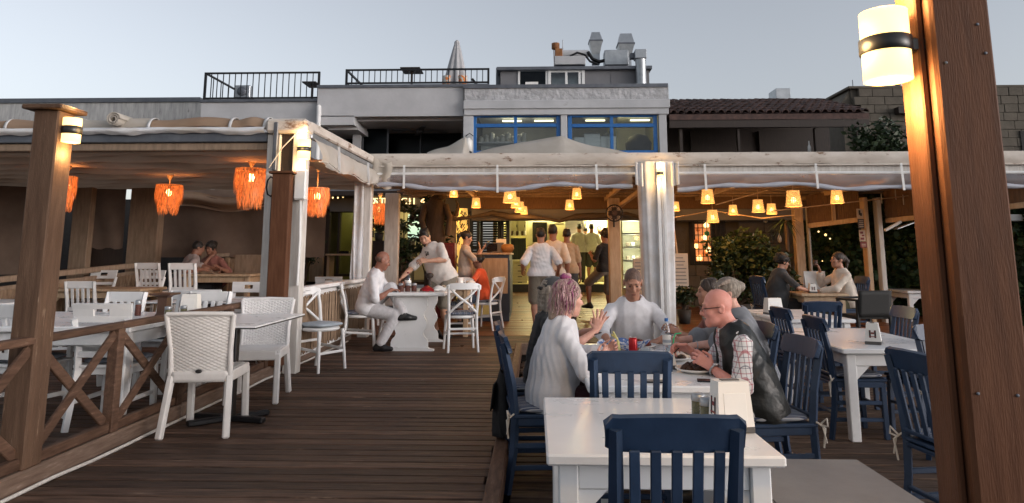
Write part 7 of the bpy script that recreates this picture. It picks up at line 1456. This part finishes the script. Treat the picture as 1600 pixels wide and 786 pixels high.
w_ = wp(ph, ph['wr'][1]); o = MB().box((0,0,0),(.012,.072,.15),.004).build('phone', M['phone'], None, tuple(w_+V3(.09,.03,.09))); o.rotation_euler = (0,R(35),R(20)); tag(o, 'phone held up by the young woman with the ponytail', 'phone')
person('girl in an orange T-shirt sitting with her back half turned', (-.87,12.1), R(72), .90, deckz(12.1), pelvis=.545, lean=(10,0), head=(6,-10,0), neck=(10,0), LH=('w',-1.2,11.9,1.0), RH=('w',-1.2,12.2,1.0), LE=(-1,-.6,-.3), skin='dark', top='orange', sleeve=.44, bottom='denim', leg=.46, fem=True, h=.011, hair=('bun','black'), seed=19, loose=.012, hem=-.1)
# ---- people at the kitchen
person('waiter in a white T-shirt and grey shorts, back to us, nearest the kitchen queue', (.11,11.75), R(4), 1.0, deckz(11.75), RH=(.30,.10,.98), LH=(-.30,.14,1.0), skin='tan', top='white', sleeve=.42, bottom='khaki', leg=.47, h=.010, hair=('short','black'), seed=21, loose=.018, hem=-.02, sleeve_flare=.02, g=1.02, face=False, head=(-10,0,0))
person('tall man in a white T-shirt standing right behind the nearest waiter', (.33,12.35), R(-12), 1.08, deckz(12.35), RH=(.24,.02,.84), skin='brown', top='cream', sleeve=.42, bottom='khaki', leg=.47, h=.012, hair=('short','black'), seed=22, loose=.016, hem=-.04, sleeve_flare=.02, face=False)
person('man in a tan T-shirt queueing with his back to us', (.61,13.1), R(-8), .985, deckz(13.1), RH=(.24,.05,.78), skin='brown', top='tan', sleeve=.42, bottom='dgrey', leg=.47, h=.012, hair=('short','black'), seed=23, loose=.014, hem=-.06, face=False)
for i, (px, lab, tp_, bt_, rz, s_) in enumerate(((905.5,'cook in a grey-white T-shirt and dark trousers, back to us in the kitchen','pale','dgrey',6,.97),(925,'cook in a white T-shirt and dark shorts, back to us in the kitchen','white','dgrey',-8,.97),(915.5,'person half hidden between the two cooks in the kitchen','cream','black',0,.90))):
    p = at(px, 400, 20.1 if i < 2 else 20.9); person(lab, (p.x, p.y), R(rz), s_, kf, RH=(.20,.12,.95), LH=(-.20,.2,1.0), skin='tan', top=tp_, sleeve=.42, bottom=bt_, leg=1.0 if i == 0 else .47, h=.014, hair=('short','black'), seed=31+i, face=False, loose=.012)
p = at(937,400,21.4); person('bearded cook facing us behind the serving counter', (p.x,21.4), R(178), .98, kf, LH=(-.2,.32,1.05), RH=(.2,.3,1.05), skin='olive', top='cream', sleeve=.46, bottom='black', h=.013, hair=('buzz','black'), beard='black', seed=35)
p = at(944,400,13.5); person('dark-dressed man half hidden behind the wooden pillar, one leg forward', (p.x+.03,13.55), R(40), .97, deckz(13.5), LH=(-.2,.2,1.2), RH=(.25,.1,.9), LF=(-.16,.30,.25), skin='dark', top='black', sleeve=.42, bottom='khaki', leg=.5, h=.012, hair=('curly','black'), seed=36, face=False)
# ---- back left pair
person('man in a pale shirt with his back to us at the back left table', (-6.0,11.75), R(-48), .98, .42, pelvis=.545, lean=(22,0), neck=(12,0), head=(0,-12,0), LH=('w',-5.45,11.9,1.2), RH=('w',-5.6,11.6,1.2), skin='dark', top='dust', bottom='black', h=.012, hair=('short','black'), seed=41, loose=.016, g=1.08, face=False)
person('dark-haired person in a dull red top, chin on hand at the back left table', (-5.72,12.45), R(168), .95, .42, pelvis=.545, lean=(18,0), neck=(10,0), head=(0,-8,0), LH=('w',-5.5,12.1,1.22), RH=('w',-5.72,12.18,1.42), RE=(.8,.2,-1), hR=dict(curl=.8), skin='dark', top='rose', bottom='black', h=.012, hair=('curly','black'), seed=42, loose=.012)
# ---- two women at the right
person('dark-haired woman in a dark grey top seated at the left of the back right table', (3.74,11.12), R(-78), .97, L0, pelvis=.545, lean=(14,0), neck=(12,0), head=(0,-10,0), LH=('w',4.25,11.15,.92), RH=('w',4.2,10.85,.90), RE=(.9,-.3,-.5), skin='tan', top='dgrey', sleeve=.44, bottom='black', fem=True, h=.010, hair=('curly','black'), seed=51, g=1.2, belly=.03, loose=.012)
rw = person('woman in a cream top sipping at the right of the back right table', (4.78,10.98), R(96), .99, L0, pelvis=.545, lean=(8,0), neck=(8,0), head=(0,6,0), LH=('w',4.32,10.86,.90), RH=('w',4.42,11.02,1.20), RE=(.5,.2,-1), LE=(-.8,-.4,-.5), hR=dict(d=(-.3,0,1),n=(-1,0,.2),curl=.6), skin='tan', top='cream', sleeve=.9, bottom='olivep', fem=True, h=.010, hair=('pony','brown'), seed=52, g=1.12, belly=.025, loose=.012)
w_ = wp(rw, rw['wr'][1]); t = thing('drinking_glass', 'dark glass raised by the woman in the cream top', 'glass', tuple(w_+V3(-.06,0,.07))); MB().lathe([(0,0),(.03,0),(.036,.1),(.034,.1),(.028,.006),(0,.006)], n=14).build('tumbler', M['brown_plastic'], t)
